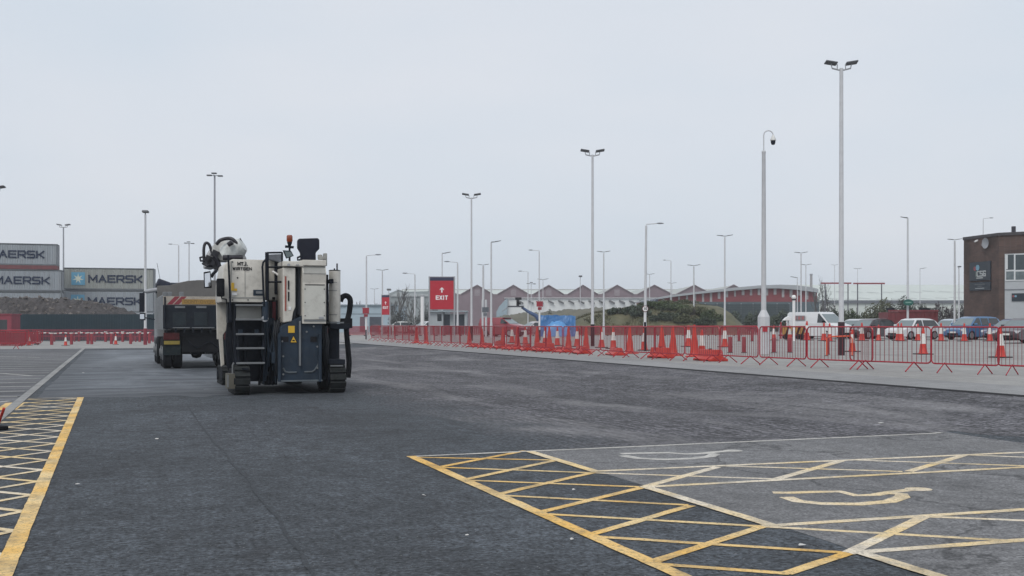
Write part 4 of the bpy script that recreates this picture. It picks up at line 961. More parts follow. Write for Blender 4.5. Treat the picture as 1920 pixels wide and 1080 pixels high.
for px, py, hpx, lab in [
    (1598, 659.5, 42, 'red and white cone with black base just right of the tallest lamp post'),
    (1731, 664.5, 50, 'red and white cone with black base before the white hatchback tail'),
    (1876, 670.5, 57, 'large red and white cone nearest the right frame edge, overlapping a barrier end'),
    (1545, 639, 34, 'red and white cone before the white van bumper, left one of a pair'),
    (1555.5, 640, 34, 'red and white cone before the white van bumper, right one of a pair'),
    (1513, 638, 36, 'red cone before the middle of the white van'),
    (1616, 639, 34, 'red cone standing before the dark hatchback bonnet'),
    (1647.5, 639, 30, 'small red and white cone before the dark hatchback rear wheel'),
    (1684, 639, 33, 'red and white cone before the white hatchback, left one of a pair'),
    (1690, 639.5, 34, 'red and white cone before the white hatchback, right one of a pair'),
    (1721, 639, 32, 'red and white cone before the white hatchback rear door'),
    (1764.5, 639.5, 34, 'red and white cone between the white hatchback and the blue estate'),
    (1808, 640, 34, 'red and white cone hidden behind barrier bars before the blue estate door'),
    (1856, 640, 34, 'red and white cone before the blue estate tail'),
    (1451, 638, 28, 'red and white cone left of the amber and black striped trailer'),
    (1481, 638, 28, 'red and white cone in front of the amber and black striped trailer'),
    (1359, 651, 40, 'red and white cone behind a barrier left of the camera mast, nearest the mast'),
    (1291, 650, 40, 'red and white cone behind the tall plain red cone left of the camera mast'),
    (1316, 668, 50, 'red and white cone standing on the red plastic block nearest the camera mast'),
    (1150, 654, 40, 'red and white cone behind the barriers, left of the speed sign post'), (1128, 652, 38, 'red and white cone behind the barriers, just right of the tall black footed post'), (1082, 650, 37, 'red and white cone behind the barriers at the right edge of the blue sheet'), (1045, 648, 35, 'red and white cone behind the barriers before the blue sheet'), (1022, 647, 34, 'red and white cone behind the barriers under the small red box sign'), (985, 645, 33, 'red and white cone behind the barriers before the pale low car'), (1208, 657, 42, 'red and white cone at the foot of the speed sign post'), (960, 643, 32, 'red and white cone behind the barriers before the red van nose')]:
    put_cone(cone_w, px, py, hpx, lab)
for k, (px, py, hpx) in enumerate([(1302, 669, 60), (1262, 667, 56), (1241, 666, 56), (1181, 663, 50), (1099, 659, 46), (1066, 656, 44), (1007, 653, 40), (943, 649, 36), (799, 644, 32), (781, 643, 31), (904, 648, 32), (880, 646, 32), (1030, 654, 42), (970, 650, 38)]):
    put_cone(cone_r, px, py, hpx, 'plain red cone without white sleeve, %s from the right among those behind the barriers' % ordinal(k + 1))
for px, py, lab in [(55, 647.5, 'red and white cone beside the dense red barriers at far left'), (123, 648, 'red and white cone before the left red posts, under the left containers'), (217, 646, 'red and white cone before the red posts, nearest the tipper truck')]:
    put_cone(cone_w, px, py, 20, lab, group='cones before the far left posts')
# ---------------------------------------------------------------- low red plastic separator blocks
def block_parts(root, m):
    mb = MB(); mb.prism([(-.28, 0), (.28, 0), (.28, .1), (.14, .2), (.09, .52), (-.09, .52), (-.14, .2), (-.28, .1)], -.5, .5, 'x')
    mb.v = [(x, y, z) for x, y, z in mb.v]; b = mb.build('block_body', m, root, bevel=.025, smooth=.5)
    for s in (-1, 1):
        mb = MB(); mb.box(s * .25 - .12, s * .25 + .12, -.285, -.2, .02, .06); mb.build('drain_slot', black_paint, b)
    mb = MB(); mb.cyl((0, 0, .52), (0, 0, .56), .05, n=10); mb.build('filler_cap', black_rubber, root)
blk = thing('plastic_block', 'x', 'road block', group='low plastic blocks behind the barriers'); block_parts(blk, red_plastic)
bi = 0
for k, px in enumerate([868, 889, 912, 938, 964, 996, 1027, 1068, 1122, 1205, 1303]):
    if px > 1325: continue
    p = on_line(px); q = on_line(px + 10); d = q - p; ang = math.atan2(d.y, d.x)
    c = p + Vector((-d.y, d.x, 0)).normalized() * (.62 + random.uniform(-.1, .12)); 
    if c.y < p.y: c = p - Vector((-d.y, d.x, 0)).normalized() * .62
    c.z = zg(c.x, c.y); lab = 'low red plastic road block behind the crowd barriers, %s from the left' % ordinal(k + 1)
    if k == 0: o = blk; o.location = c; o['label'] = lab
    else: o = dup(blk, c, 0, lab)
    o.rotation_euler = (0, 0, ang + random.uniform(-.25, .25)); s = random.uniform(.8, 1.15); o.scale = (s * 1.05, s, random.choice((.38, .45, .55, .7)))
# ---------------------------------------------------------------- far red mesh fence panels across the lane
def mesh_panel(root, w=2.3, h=.92):
    mb = MB(); mb.tube([(-w / 2, 0, .1), (-w / 2, 0, h), (w / 2, 0, h), (w / 2, 0, .1), (-w / 2, 0, .1)], .03, 6); mb.build('frame', red_steel, root)
    mb = MB()
    for k in range(24): x = -w / 2 + w * (k + .5) / 24; mb.box(x - .033, x + .033, -.008, .008, .16, h - .02)
    mb.build('slats', mat('dull_red_slats', (.23, .018, .035), .6, var=.2), root)
    for s in (-1, 1): mb = MB(); mb.box(s * w * .36 - .04, s * w * .36 + .04, -.3, .3, 0, .07); mb.build('foot', black_rubber, root)
pan = thing('fence_panel', 'x', 'barrier', group='far red barriers behind the roadside row'); mesh_panel(pan)
px = 648; k = 0
while px < 1420:
    p = G(px, 629.6); wpx = 2.36 * F / p.y; p2 = G(px + wpx, 629.6); c = D(px + wpx / 2, p.y + random.uniform(-.2, .2))
    lab = 'dull red slatted barrier panel on the far side of the lane, %s from the left' % ordinal(k + 1)
    if k == 0: o = pan; o.location = c; o['label'] = lab
    else: o = dup(pan, c, 0, lab)
    o.rotation_euler.z = math.atan2(p2.y - p.y, p2.x - p.x) + random.uniform(-.04, .04); px += wpx; k += 1
# ---------------------------------------------------------------- red bollards right
def bollard_parts(root, r=.085, h=.75):
    mb = MB(); mb.lathe([(r, 0), (r, h - .03), (r * .8, h), (0.0, h + .005)], n=14); mb.build('post', mat('bollard_red', (.24, .022, .035), .5, var=.15), root, smooth=.6)
    mb = MB(); mb.lathe([(r * 1.35, 0), (r * 1.35, .02), (r, .03)], n=14); mb.build('base_flange', dark_edge, root)
bol = thing('bollard', 'x', 'bollard', group='red bollards on the car park'); bollard_parts(bol)
for k, (px, py, hp, lab) in enumerate([(1369, 661.5, 30, 'red bollard left of the camera mast, nearer and left one of a pair'), (1395, 661.5, 30, 'red bollard left of the camera mast, nearer and right one of a pair'),
        (1385.5, 640, 22, 'red bollard left of the camera mast, farther and left one'), (1410, 640, 22, 'red bollard left of the camera mast, farther and right one'),
        (1451, 661, 28, 'red bollard just right of the camera mast'), (1481, 661, 28, 'red bollard midway between the camera mast and the tallest lamp post'), (1553, 665, 34, 'slim red post just left of the tallest lamp post')]):
    p = G(px, py)
    if k == 0: o = bol; o.location = p; o['label'] = lab
    else: o = dup(bol, p, 0, lab)
    s = hp * p.y / F / .75; o.scale = (1, 1, s)
    if k == 6: o.scale = (.6, .6, s)
# orange hoop guard round the tall lamp post
p = G(1568, 667); mb = MB(); w = .36
hoop = thing('hoop_guard', 'orange tubular hoop guard standing round the foot of the tallest lamp post', 'guard rail', p)
mb.tube([(-.42, -.25, 0), (-.42, -.25, .62), (-.32, -.25, .70), (.42, -.25, .72), (.5, -.25, .62), (.5, -.25, 0)], .028, 8); mb.build('hoop', orange_plastic, hoop, smooth=.8)
mb = MB()
for x in (-.42, .5): mb.lathe([(.07, 0), (.07, .015), (.03, .02)], (x, -.25, 0), 10)
mb.build('foot_plates', dark_steel, hoop)
# ================================================================ lamp posts
def post(px, top, Y, kind, label, r=.075, col=None, foot=None, footh=1.2, head=1.0, arm=1, lean=0, cat='lamp post', name='lamp_post'):
    b = D(px, Y); hz = ZP(top, Y) - b.z; root = thing(name, label, cat, b, 0, 'lamp posts of the car park and roads')
    m = col or pole_white
    mb = MB(); mb.lathe([(r * 1.25, 0), (r * 1.2, min(1.2, hz * .3)), (r, min(1.3, hz * .3 + .1)), (r * .72, hz - .25), (r * .72, hz - .2)], n=12); pl = mb.build('pole', m, root, smooth=.7)
    if foot:
        mb = MB(); mb.lathe([(r * 1.32, 0), (r * 1.32, footh - .1), (r * 1.28, footh)], n=14); mb.build('painted_foot', foot, root, smooth=.6)
    s = head * (.8 if kind in ('wing2', 'arm', 'tri') else 1); zt_ = hz - .2
    if kind == 'flood2':          # two tilted square floods on a bracket bar
        mb = MB(); mb.tube([(-.36 * s, 0, zt_ + .0), (-.1 * s, 0, zt_ - .06), (.1 * s, 0, zt_ - .06), (.36 * s, 0, zt_ + .0)], .03 * s, 6)
        for q in (-1, 1):
            mb.tube([(q * .16 * s, 0, zt_ - .03), (q * .16 * s, 0, zt_ + .16 * s)], .02 * s, 5); mb.tube([(q * .36 * s, 0, zt_), (q * .40 * s, 0, zt_ + .2 * s)], .02 * s, 5)
        mb.build('bracket', galv, root)
        for q in (-1, 1):
            mb = MB(); M = Matrix.Rotation(-q * R_(9), 3, 'Y') @ Matrix.Rotation(R_(-12), 3, 'X'); mb.obox((q * .40 * s, 0, zt_ + .21 * s), (.46 * s, .30 * s, .055 * s), M); mb.build('lamp_head', lamp_dark, root, bevel=.02)
    elif kind == 'wing2':         # two slim road heads like wings
        for q in (-1, 1):
            mb = MB(); z0 = zt_ + .08
            mb.tube([(0, 0, z0), (q * .18 * s, 0, z0 + .03 * s)], .03 * s, 6); mb.prism([(q * .16 * s, z0), (q * .72 * s, z0 + .10 * s * (1 if q > 0 else .7)), (q * .74 * s, z0 + .15 * s * (1 if q > 0 else .7)), (q * .2 * s, z0 + .07 * s)], -.13 * s, .13 * s, 'y'); mb.build('lamp_head', lamp_dark, root)
    elif kind == 'arm':           # outreach arm with cobra head
        q = arm; L = 1.1 * s; z0 = hz - .12
        mb = MB(); mb.tube([(0, 0, hz - .25), (0, 0, z0), (q * L, 0, z0 + .10 * s)], .035 * s ** .5, 6); mb.build('outreach_arm', m, root)
        mb = MB(); mb.lathe([(0.0, 0), (.07, .04), (.13, .25), (.12, .5), (.05, .72), (0, .74)], n=10); M = Matrix.Rotation(q * R_(90), 3, 'Y')
        mb.v = [tuple((M @ (Vector(p) * s)) * 1.0 + Vector((q * L * .92, 0, z0 + .12 * s))) for p in mb.v]; mb.v = [(x, y, z0 + .12 * s + (z - z0 - .12 * s) * .6) for x, y, z in mb.v]; mb.build('lamp_head', mat('cobra_head', (.17, .18, .2), .5), root, smooth=.8)
    elif kind == 'up':            # short upturned flat head
        q = arm; mb = MB(); z0 = hz - .18; mb.tube([(0, 0, z0), (q * .3 * s, 0, z0 + .02)], .04, 6); mb.prism([(q * .28 * s, z0 - .02), (q * .95 * s, z0 + .12 * s), (q * .97 * s, z0 + .17 * s), (q * .35 * s, z0 + .07 * s)], -.14 * s, .14 * s, 'y'); mb.build('lamp_head', lamp_dark, root)
    elif kind == 'box':           # one boxy flood on top
        mb = MB(); mb.cyl((0, 0, hz - .25), (0, 0, hz - .08), .04); mb.obox((.03, -.05, hz), (.5 * s, .4 * s, .16 * s), Matrix.Rotation(R_(-10), 3, 'X')); mb.build('lamp_head', lamp_dark, root, bevel=.02)
    elif kind == 'tri':           # cluster of floods
        mb = MB(); mb.tube([(-.5 * s, 0, zt_), (.5 * s, 0, zt_)], .035 * s, 6); mb.tube([(0, -.4 * s, zt_ + .02), (0, .4 * s, zt_ + .02)], .035 * s, 6); mb.build('bracket', galv, root)
        for (x, y, z) in ((-.55, 0, .03), (.55, .1, -.02), (.02, -.3, .2)):
            mb = MB(); mb.obox((x * s, y * s, zt_ + z * s), (.5 * s, .36 * s, .13 * s)); mb.build('lamp_head', lamp_dark, root, bevel=.02)
    if lean: root.rotation_euler = (0, lean, 0)
    return root, hz
post(1577.5, 118, 39.3, 'flood2', 'tallest white twin-flood lamp post with dark maroon foot, behind the crowd barriers', r=.095, foot=maroon_paint, footh=1.23, head=.95)
post(1111, 283, 56, 'flood2', 'tall twin-flood lamp post with black foot rising from the grass bank near the blue sheet', foot=black_paint, footh=1.15, head=1.0, r=.08)
post(884, 365, 75, 'flood2', 'tall twin-flood lamp post just right of the large EXIT sign', foot=black_paint, footh=1.0, head=1.05)
post(1209, 417, 66, 'arm', 'single-arm street lamp behind the round speed limit sign, arm to the right', head=.78, arm=1, r=.09, lean=.012, foot=black_paint, footh=1.0)
post(1359, 440, 83, 'wing2', 'twin-winged lamp post left of the camera mast, in front of the red striped building', head=1.05, foot=black_paint, footh=1.0)
post(1301, 496, 112, 'wing2', 'shorter twin-winged lamp post over the green bushes, between speed sign and camera mast', head=1.15, foot=black_paint, footh=1.2, r=.09)
post(1132, 470, 90, 'wing2', 'twin-winged lamp post directly right of the black footed tall post on the grass bank', head=.95)
post(1088, 518, 170, 'box', 'small single-box lamp post left of the tall black footed post, against the gabled roofs', head=1.1)
post(1218, 513, 160, 'wing2', 'small twin-winged lamp just right of the long-armed street lamp', head=1.3)
post(1258, 487, 140, 'arm', 'thin left-armed street lamp above the left end of the red striped building', head=.75, arm=-1)
post(1260, 530, 195, 'wing2', 'tiny twin-winged lamp below the thin left-armed street lamp', head=1.4)
post(1011, 468, 110, 'arm', 'left-armed street lamp behind the small red sign near the blue sheet', head=.8, arm=-1)
post(1018, 523, 180, 'wing2', 'tiny twin-winged lamp just right of the left-armed lamp near the blue sheet', head=1.6)
post(990, 508, 150, 'arm', 'pale left-armed street lamp above the boom lift', head=1.0, arm=-1)
post(996, 530, 195, 'tri', 'tiny lamp cluster on a mast just right of the pale left-armed lamp', head=1.3)
post(921, 450, 90, 'up', 'street lamp with one upturned head to the right, beyond the twin-flood post', head=.85, arm=1, r=.09)
post(906, 495, 120, 'wing2', 'twin-winged lamp post carrying a small camera, between two taller posts', head=1.1, r=.14)
post(858, 490, 110, 'arm', 'left-armed street lamp half hidden by the large EXIT sign', head=1.0, arm=-1, r=.1)
post(829, 472, 120, 'up', 'street lamp rising from behind the large EXIT sign, head upturned right', head=1.0, arm=1)
post(778, 512, 130, 'arm', 'left-armed street lamp between the two EXIT signs', head=1.1, arm=-1, r=.1)
post(717, 505, 130, 'wing2', 'twin-winged lamp post above the smaller EXIT sign', head=1.25, r=.1)
post(729, 543, 185, 'box', 'tiny box-headed lamp behind the smaller EXIT sign', head=1.4)
post(702, 541, 195, 'wing2', 'tiny twin-winged lamp left of the smaller EXIT sign', head=1.3)
post(687, 477, 100, 'arm', 'right-armed street lamp left of the smaller EXIT sign', head=1.0, arm=1, r=.09)
post(272.5, 397, 78, 'box', 'white box-headed lamp post with red foot standing before the containers, left of the truck', head=.85, foot=mat('foot_red', (.2, .02, .035), .5), footh=1.2, r=.1)
post(402.5, 324, 75, 'tri', 'tall dark lamp post with flood cluster rising above the milling machine conveyor', head=.85, r=.085, col=pole_grey)
post(119, 423, 150, 'flood2', 'dark twin-flood mast behind the container stacks', head=1.5, col=pole_grey, r=.13)
post(335, 457, 120, 'arm', 'left-armed street lamp rising behind the tipper truck', head=.85, arm=-1, r=.085)
post(354.5, 453, 125, 'tri', 'lamp mast with three floods rising behind the tipper truck', head=.9, r=.085)
post(-14, 352, 60, 'flood2', 'lamp post outside the left frame edge, only one dark flood showing', head=1.1)
post(1502, 472, 100, 'wing2', 'twin-winged lamp post behind the white van', head=1.05)
post(1511, 495, 130, 'wing2', 'smaller twin-winged lamp post just right of another behind the van', head=1.1)
post(1495, 518, 150, 'up', 'thin lamp with single head left of the van lamp posts', head=1.0, arm=-1)
post(1565, 496, 220, 'wing2', 'faint distant lamp left of the tallest lamp post', head=1.2)
post(1608, 503, 230, 'wing2', 'faint distant lamp right of the tallest lamp post', head=1.5)
lp, hz_ = post(1702, 404, 80, 'up', 'single-headed lamp post carrying a small green sign, behind the white hatchback', head=.55, arm=-1, r=.085)
post(1725, 502, 200, 'up', 'faint distant lamp above the long pale roof, head to the right', head=1.2, arm=1)
post(1790, 447, 85, 'wing2', 'twin-winged lamp post at the left corner of the brick office', head=.95, r=.085)
post(1798, 500, 110, 'box', 'thin lamp post squeezed between brick office and twin-winged lamp post', head=.6)
post(1843.5, 408, 130, 'arm', 'thin right-armed lamp seen over the brick office roof', head=.9, arm=1, r=.06)
# extras on posts
p = D(1703, 79.6); mb = MB(); zc = ZP(567, 79.6); g = thing('green_sign', 'small dark green oval sign on a lamp post above the white hatchback', 'sign', (p.x, p.y, zc))
mb.lathe([(0, 0), (.38, 0), (.38, .03), (0, .03)], n=20); mb.v = [(x, -z, y * .62) for x, y, z in mb.v]; mb.build('sign_plate', mat('sign_green', (.012, .10, .08), .5), g)
mb = MB(); mb.box(-.22, .22, -.036, -.031, -.04, .04); mb.build('sign_stripe', mat('sign_pale_green', (.2, .35, .3), .5), g)
# globe lamp and white pillar
b = D(1488.5, 70); g = thing('globe_lamp', 'short white post lamp with a round white globe left of the white van', 'lamp post', b)
z1 = ZP(595, 70) - b.z + .2; mb = MB(); mb.cyl((0, 0, 0), (0, 0, ZP(561, 70) - b.z), .1, n=12); mb.build('pole', sign_white, g, smooth=.6)
mb = MB(); mb.lathe([(.0, -.16), (.1, -.13), (.16, 0), (.1, .13), (0, .16)], (0, 0, ZP(557.5, 70) - b.z), 14); mb.build('globe', mat('white_globe', (.75, .75, .73), .3, var=.03), g, smooth=.9)
mb = MB(); zz = ZP(561.5, 70) - b.z; mb.lathe([(.13, zz - .05), (.16, zz), (.1, zz + .03)], (0, 0, 0), 12); mb.build('collar', black_paint, g)
b = D(792, 110); g = thing('white_pillar', 'plain thick white pillar left of the large EXIT sign', 'pillar', b); mb = MB(); mb.cyl((0, 0, 0), (0, 0, ZP(556, 110) - b.z), .19, n=14); mb.build('shaft', sign_white, g, smooth=.6); mb = MB(); z1 = ZP(556, 110) - b.z; mb.lathe([(.21, z1), (.21, z1 + .12), (.05, z1 + .16)], n=14); mb.build('cap', galv, g)
# camera mast
b = G(1432, 664); Y = b.y; s = Y / F
g = thing('camera_mast', 'white camera mast with flared foot and gooseneck dome camera', 'camera mast', b)
Z = lambda py: ZP(py, Y) - b.z
mb = MB(); rr = 11.5 * s; mb.lathe([(rr, 0), (rr, Z(594)), (rr * .95, Z(593)), (4.9 * s, Z(581))], n=8); mb.build('flared_foot', pole_white, g, bevel=.01)
mb = MB(); mb.lathe([(4.9 * s, Z(582)), (3.5 * s, Z(288)), (3.9 * s, Z(287)), (3.9 * s, Z(284)), (2.6 * s, Z(282.5))], n=14); mb.build('pole', pole_white, g, smooth=.6)
mb = MB(); cx = 8.8 * s; zc = Z(253.5); mb.tube([(0, 0, Z(284)), (0, 0, zc)] + [(cx - cx * math.cos(k * math.pi / 8), 0, zc + cx * .98 * math.sin(k * math.pi / 8)) for k in range(1, 9)] + [(2 * cx, 0, Z(256))], 1.05 * s, 8); mb.build('gooseneck', pole_white, g, smooth=.9)
mb = MB(); mb.lathe([(1.4 * s, Z(253)), (2.8 * s, Z(256)), (5.6 * s, Z(262)), (5.6 * s, Z(263.5)), (4.5 * s, Z(263.6))], (2 * cx, 0, 0), 18); dm = mb.build('camera_hood', white_paint, g, smooth=.5)
mb = MB(); mb.lathe([(4.4 * s, Z(263.5)), (4.2 * s, Z(268)), (3 * s, Z(271)), (0, Z(272))], (2 * cx, 0, 0), 16); mb.build('camera_dome', seat_black, dm, smooth=.7)
mb = MB(); mb.box(-.09, .09, -rr - .015, -rr * .9, Z(622), Z(612)); mb.build('red_plate', sign_red, g)
# ================================================================ signs
def exit_sign(px0, px1, py0, py1, Y, rz, label, ratio):
    c = D((px0 + px1) / 2, Y); z0, z1 = ZP(py1, Y) - c.z, ZP(py0, Y) - c.z; w = (px1 - px0) / F * Y / math.cos(rz) * .995
    g = thing('exit_sign', label, 'sign', c, rz, 'red exit signs'); x = w / 2
    hd = z1 - z0
    mb = MB(); mb.box(-x + .05, x - .05, -.04, .04, z0, z1 - .03); pn = mb.build('sign_panel', sign_red, g)
    mb = MB(); mb.box(-x + .05, x - .05, -.046, -.041, z1 - .03 - hd * .105, z1 - .03); mb.build('header_band', sign_navy, pn)
    for q in (-1, 1): mb = MB(); mb.cyl((q * x, 0, 0), (q * x, 0, z1 + .03), .055, n=10); mb.build('post', galv, g, smooth=.6)
    mb = MB(); mb.box(-x, x, -.03, .03, z1 - .03, z1 + .02); mb.box(-x, x, -.025, .025, z0 - .03, z0); mb.build('sign_rail', galv, g)
    letters('sign_lettering', 'EXIT', hd * .105, sign_white, pn, (0, -.0405, z0 + hd * .36), wd=.62, gap=.42, t=.28, th=.006)
    zc = z0 + hd * .60; a = hd * .038
    mb = MB(); mb.prism([(-a * .55, zc - hd * .085), (a * .55, zc - hd * .085), (a * .55, zc + hd * .02), (a * 1.7, zc - hd * .01), (a * 1.7, zc + hd * .015), (0, zc + hd * .08), (-a * 1.7, zc + hd * .015), (-a * 1.7, zc - hd * .01), (-a * .55, zc + hd * .02)], -.046, -.041, 'y'); mb.build('sign_arrow', sign_white, pn)
    return g
exit_sign(805, 852, 519, 580, 70, 0.02, 'large red EXIT sign with white arrow on two posts, before the gabled warehouse', 1)
exit_sign(715, 732, 553, 590, 100, R_(-38), 'smaller red EXIT sign seen obliquely, left of the bare trees', 1)
# two small red box signs on white posts
for px, py0, py1, Y, lab in ((1012, 565, 575, 75, 'small red box sign on a white post beside the blue sheet'), (686, 577, 588, 82, 'small red box sign on a white post left of the smaller EXIT sign')):
    c = D(px, Y); g = thing('red_box_sign', lab, 'sign', c, 0, 'small red box signs'); z = lambda p: ZP(p, Y) - c.z; k = Y / F
    mb = MB(); mb.box(-6 * k, 6 * k, -.06, .06, z(py1), z(py0)); mb.box(-7 * k, -5 * k, -.05, .05, z(py0 + 1.2), z(py0 - .4)); mb.build('sign_box', mat('dull_sign_red', (.28, .02, .035), .5), g, bevel=.01)
    mb = MB(); mb.box(-3.6 * k, 3.6 * k, -.05, .05, z(py1 + 6), z(py1 + 1)); mb.build('lower_plate', mat('dull_sign_red2', (.22, .02, .035), .5), g)
    mb = MB(); mb.cyl((0, .09, 0), (0, .09, z(py1 - 2)), 1.2 * k, n=10); mb.build('post', sign_white, g, smooth=.6)
    mb = MB(); mb.cyl((0, .09, 0), (0, .09, .75), 1.35 * k, n=10); mb.build('post_foot', maroon_paint, g, smooth=.6)
# speed limit sign
Y = 46; c = D(1209.5, Y); zc = ZP(579, Y) - c.z; g = thing('speed_sign', 'round white 10 speed limit sign with red rim on a white post', 'sign', c); r = 6 * Y / F
def disc(name, r, y, m, par):
    mb = MB(); mb.cyl((0, y, zc), (0, y - .008, zc), r, n=28); return mb.build(name, m, par)
rim_ = disc('sign_rim', r, -.05, mat('rim_dark', (.10, .015, .02), .5), g); disc('sign_face', r * .8, -.059, sign_white, rim_)
text('sign_number', '10', r * 1.25, black_paint, rim_, (0, -.069, zc), xs=.9, bold=.004, ext=.001)
mb = MB(); mb.cyl((0, 0, 0), (0, 0, zc + r * .6), .035, n=10); mb.build('post', sign_white, g, smooth=.6); mb = MB(); mb.cyl((0, 0, 0), (0, 0, ZP(604, Y) - c.z), .05, n=10); mb.build('post_foot', black_paint, g, smooth=.6)
# dark direction board on a pair of posts
Y = 95; c = D(910, Y); g = thing('direction_board', 'dark grey double board on posts right of the twin-flood lamp post', 'sign', c); k = Y / F; z = lambda p: ZP(p, Y) - c.z
mb = MB(); mb.box(-6 * k, 6.5 * k, -.05, .05, z(585), z(576)); mb.build('upper_board', mat('board_grey', (.09, .10, .12), .5), g); mb = MB(); mb.box(-3 * k, 3 * k, -.05, .05, z(592), z(587)); mb.build('lower_board', mat('board_grey2', (.12, .13, .15), .5), g)
for x in (-5, 1.2): mb = MB(); mb.cyl((x * k, .1, 0), (x * k, .1, z(562)), .1, n=10); mb.build('post', pole_white, g)
# ================================================================ left far edge: post line, tape, dense barriers
bl = thing('red_post', 'x', 'post', group='red posts at the far end of the road')
mb = MB(); mb.box(-.09, .09, -.09, .09, 0, .80); mb.build('shaft', mat('post_red', (.26, .03, .045), .6), bl, bevel=.02); mb = MB(); mb.box(-.1, .1, -.1, .1, .82, .88); mb.build('cap', sleeve_white, bl)
k = 0
for px, py in [(72, 640), (97, 646.5), (134, 646), (148, 640), (165, 645), (172, 645.5), (198, 641), (209, 645), (230, 641), (245, 645), (262, 641), (280, 644)]:
    p = G(px, py); lab = 'short red post at the far end of the road, %s from the left' % ordinal(k + 1)
    if k == 0: o = bl; o.location = p; o['label'] = lab
    else: o = dup(bl, p, 0, lab)
    k += 1
a, b = G(52, 645.5), G(284, 644.5)
mb = MB(); n = 48
for i in range(n):
    t0, t1 = i / n, (i + 1) / n; sag = lambda t: .86 - .05 * abs(math.sin(t * 22))
    p, q = a.lerp(b, t0), a.lerp(b, t1); mb.tube([(p.x, p.y, sag(t0)), (q.x, q.y, sag(t1))], .045, 5, mi=i % 2)
tag(mb.build('warning_tape', [sleeve_white, mat('tape_red', (.4, .04, .06), .5)]), 'red and white striped tape strung along the far left red posts', 'tape')
r0, r1 = G(62, 640.5), G(290, 641); wdt = (r1 - r0).length; n = 6
rail = thing('rail_fence', 'x', 'barrier', group='low red rails behind the striped tape'); L = wdt / n
mb = MB(); mb.box(-L / 2, L / 2, -.03, .03, .42, .52); mb.box(-L / 2, L / 2, -.03, .03, .95, 1.05); mb.build('rail', mat('rail_red', (.2, .03, .05), .6), rail)
mb = MB()
for i in range(14): x = -L / 2 + L * (i + .5) / 14; mb.box(x - .03, x + .03, -.02, .02, .15, .95)
mb.build('slats', mat('rail_slats', (.17, .035, .055), .6), rail)
for s in (-1, 1): mb = MB(); mb.box(s * L * .4 - .06, s * L * .4 + .06, -.05, .05, 0, .42); mb.build('leg', mat('rail_red', None) if 'rail_red' not in MATS else MATS['rail_red'], rail)
for i in range(n):
    c = r0.lerp(r1, (i + .5) / n); lab = 'low red rail section behind the striped tape, %s from the left' % ordinal(i + 1)
    if i == 0: o = rail; o.location = c; o['label'] = lab
    else: o = dup(rail, c, 0, lab)
for i, (px, py, rz, lab) in enumerate([(12, 650, .05, 'red crowd barrier at far left below the red cabin'), (27, 648.5, .25, 'red crowd barrier at far left, middle one of the dense group'), (45, 647.5, -.2, 'red crowd barrier at far left, beside the small cone'), (3, 655, .9, 'red crowd barrier turned end-on at the left frame edge')]):
    dup(proto, G(px, py), rz, lab, 'dense red barriers at far left')
    if i < 3:
        o = dup(pan, G(px + 4, py - 1.5), rz * .5, 'dull red slatted panel in the dense far left group, ' + ('leftmost', 'middle', 'rightmost')[i], 'dense red barriers at far left')
# fallen barrier foot at lower left edge
p = G(-27, 806); g = thing('fallen_barrier', 'toppled red barrier with white reflective patch at the lower left frame edge', 'barrier', p, R_(-40))
mb = MB(); M = Matrix.Rotation(R_(38), 3, 'Y')
for k in range(4): mb.obox(M @ Vector((.0, k * .1 - .15, .17)), (.03, .035, .46), M)
mb.build('slats', mat('scuffed_red', (.5, .04, .025), .5, var=.2, scale=8, dirt=.5), g, bevel=.01); mb = MB(); mb.obox(M @ Vector((.03, 0, .16)), (.012, .2, .14), M); mb.build('reflective_patch', sleeve_white, g); mb = MB(); mb.box(-.05, .28, -.2, .2, 0, .06); mb.build('foot', black_rubber, g, bevel=.02)
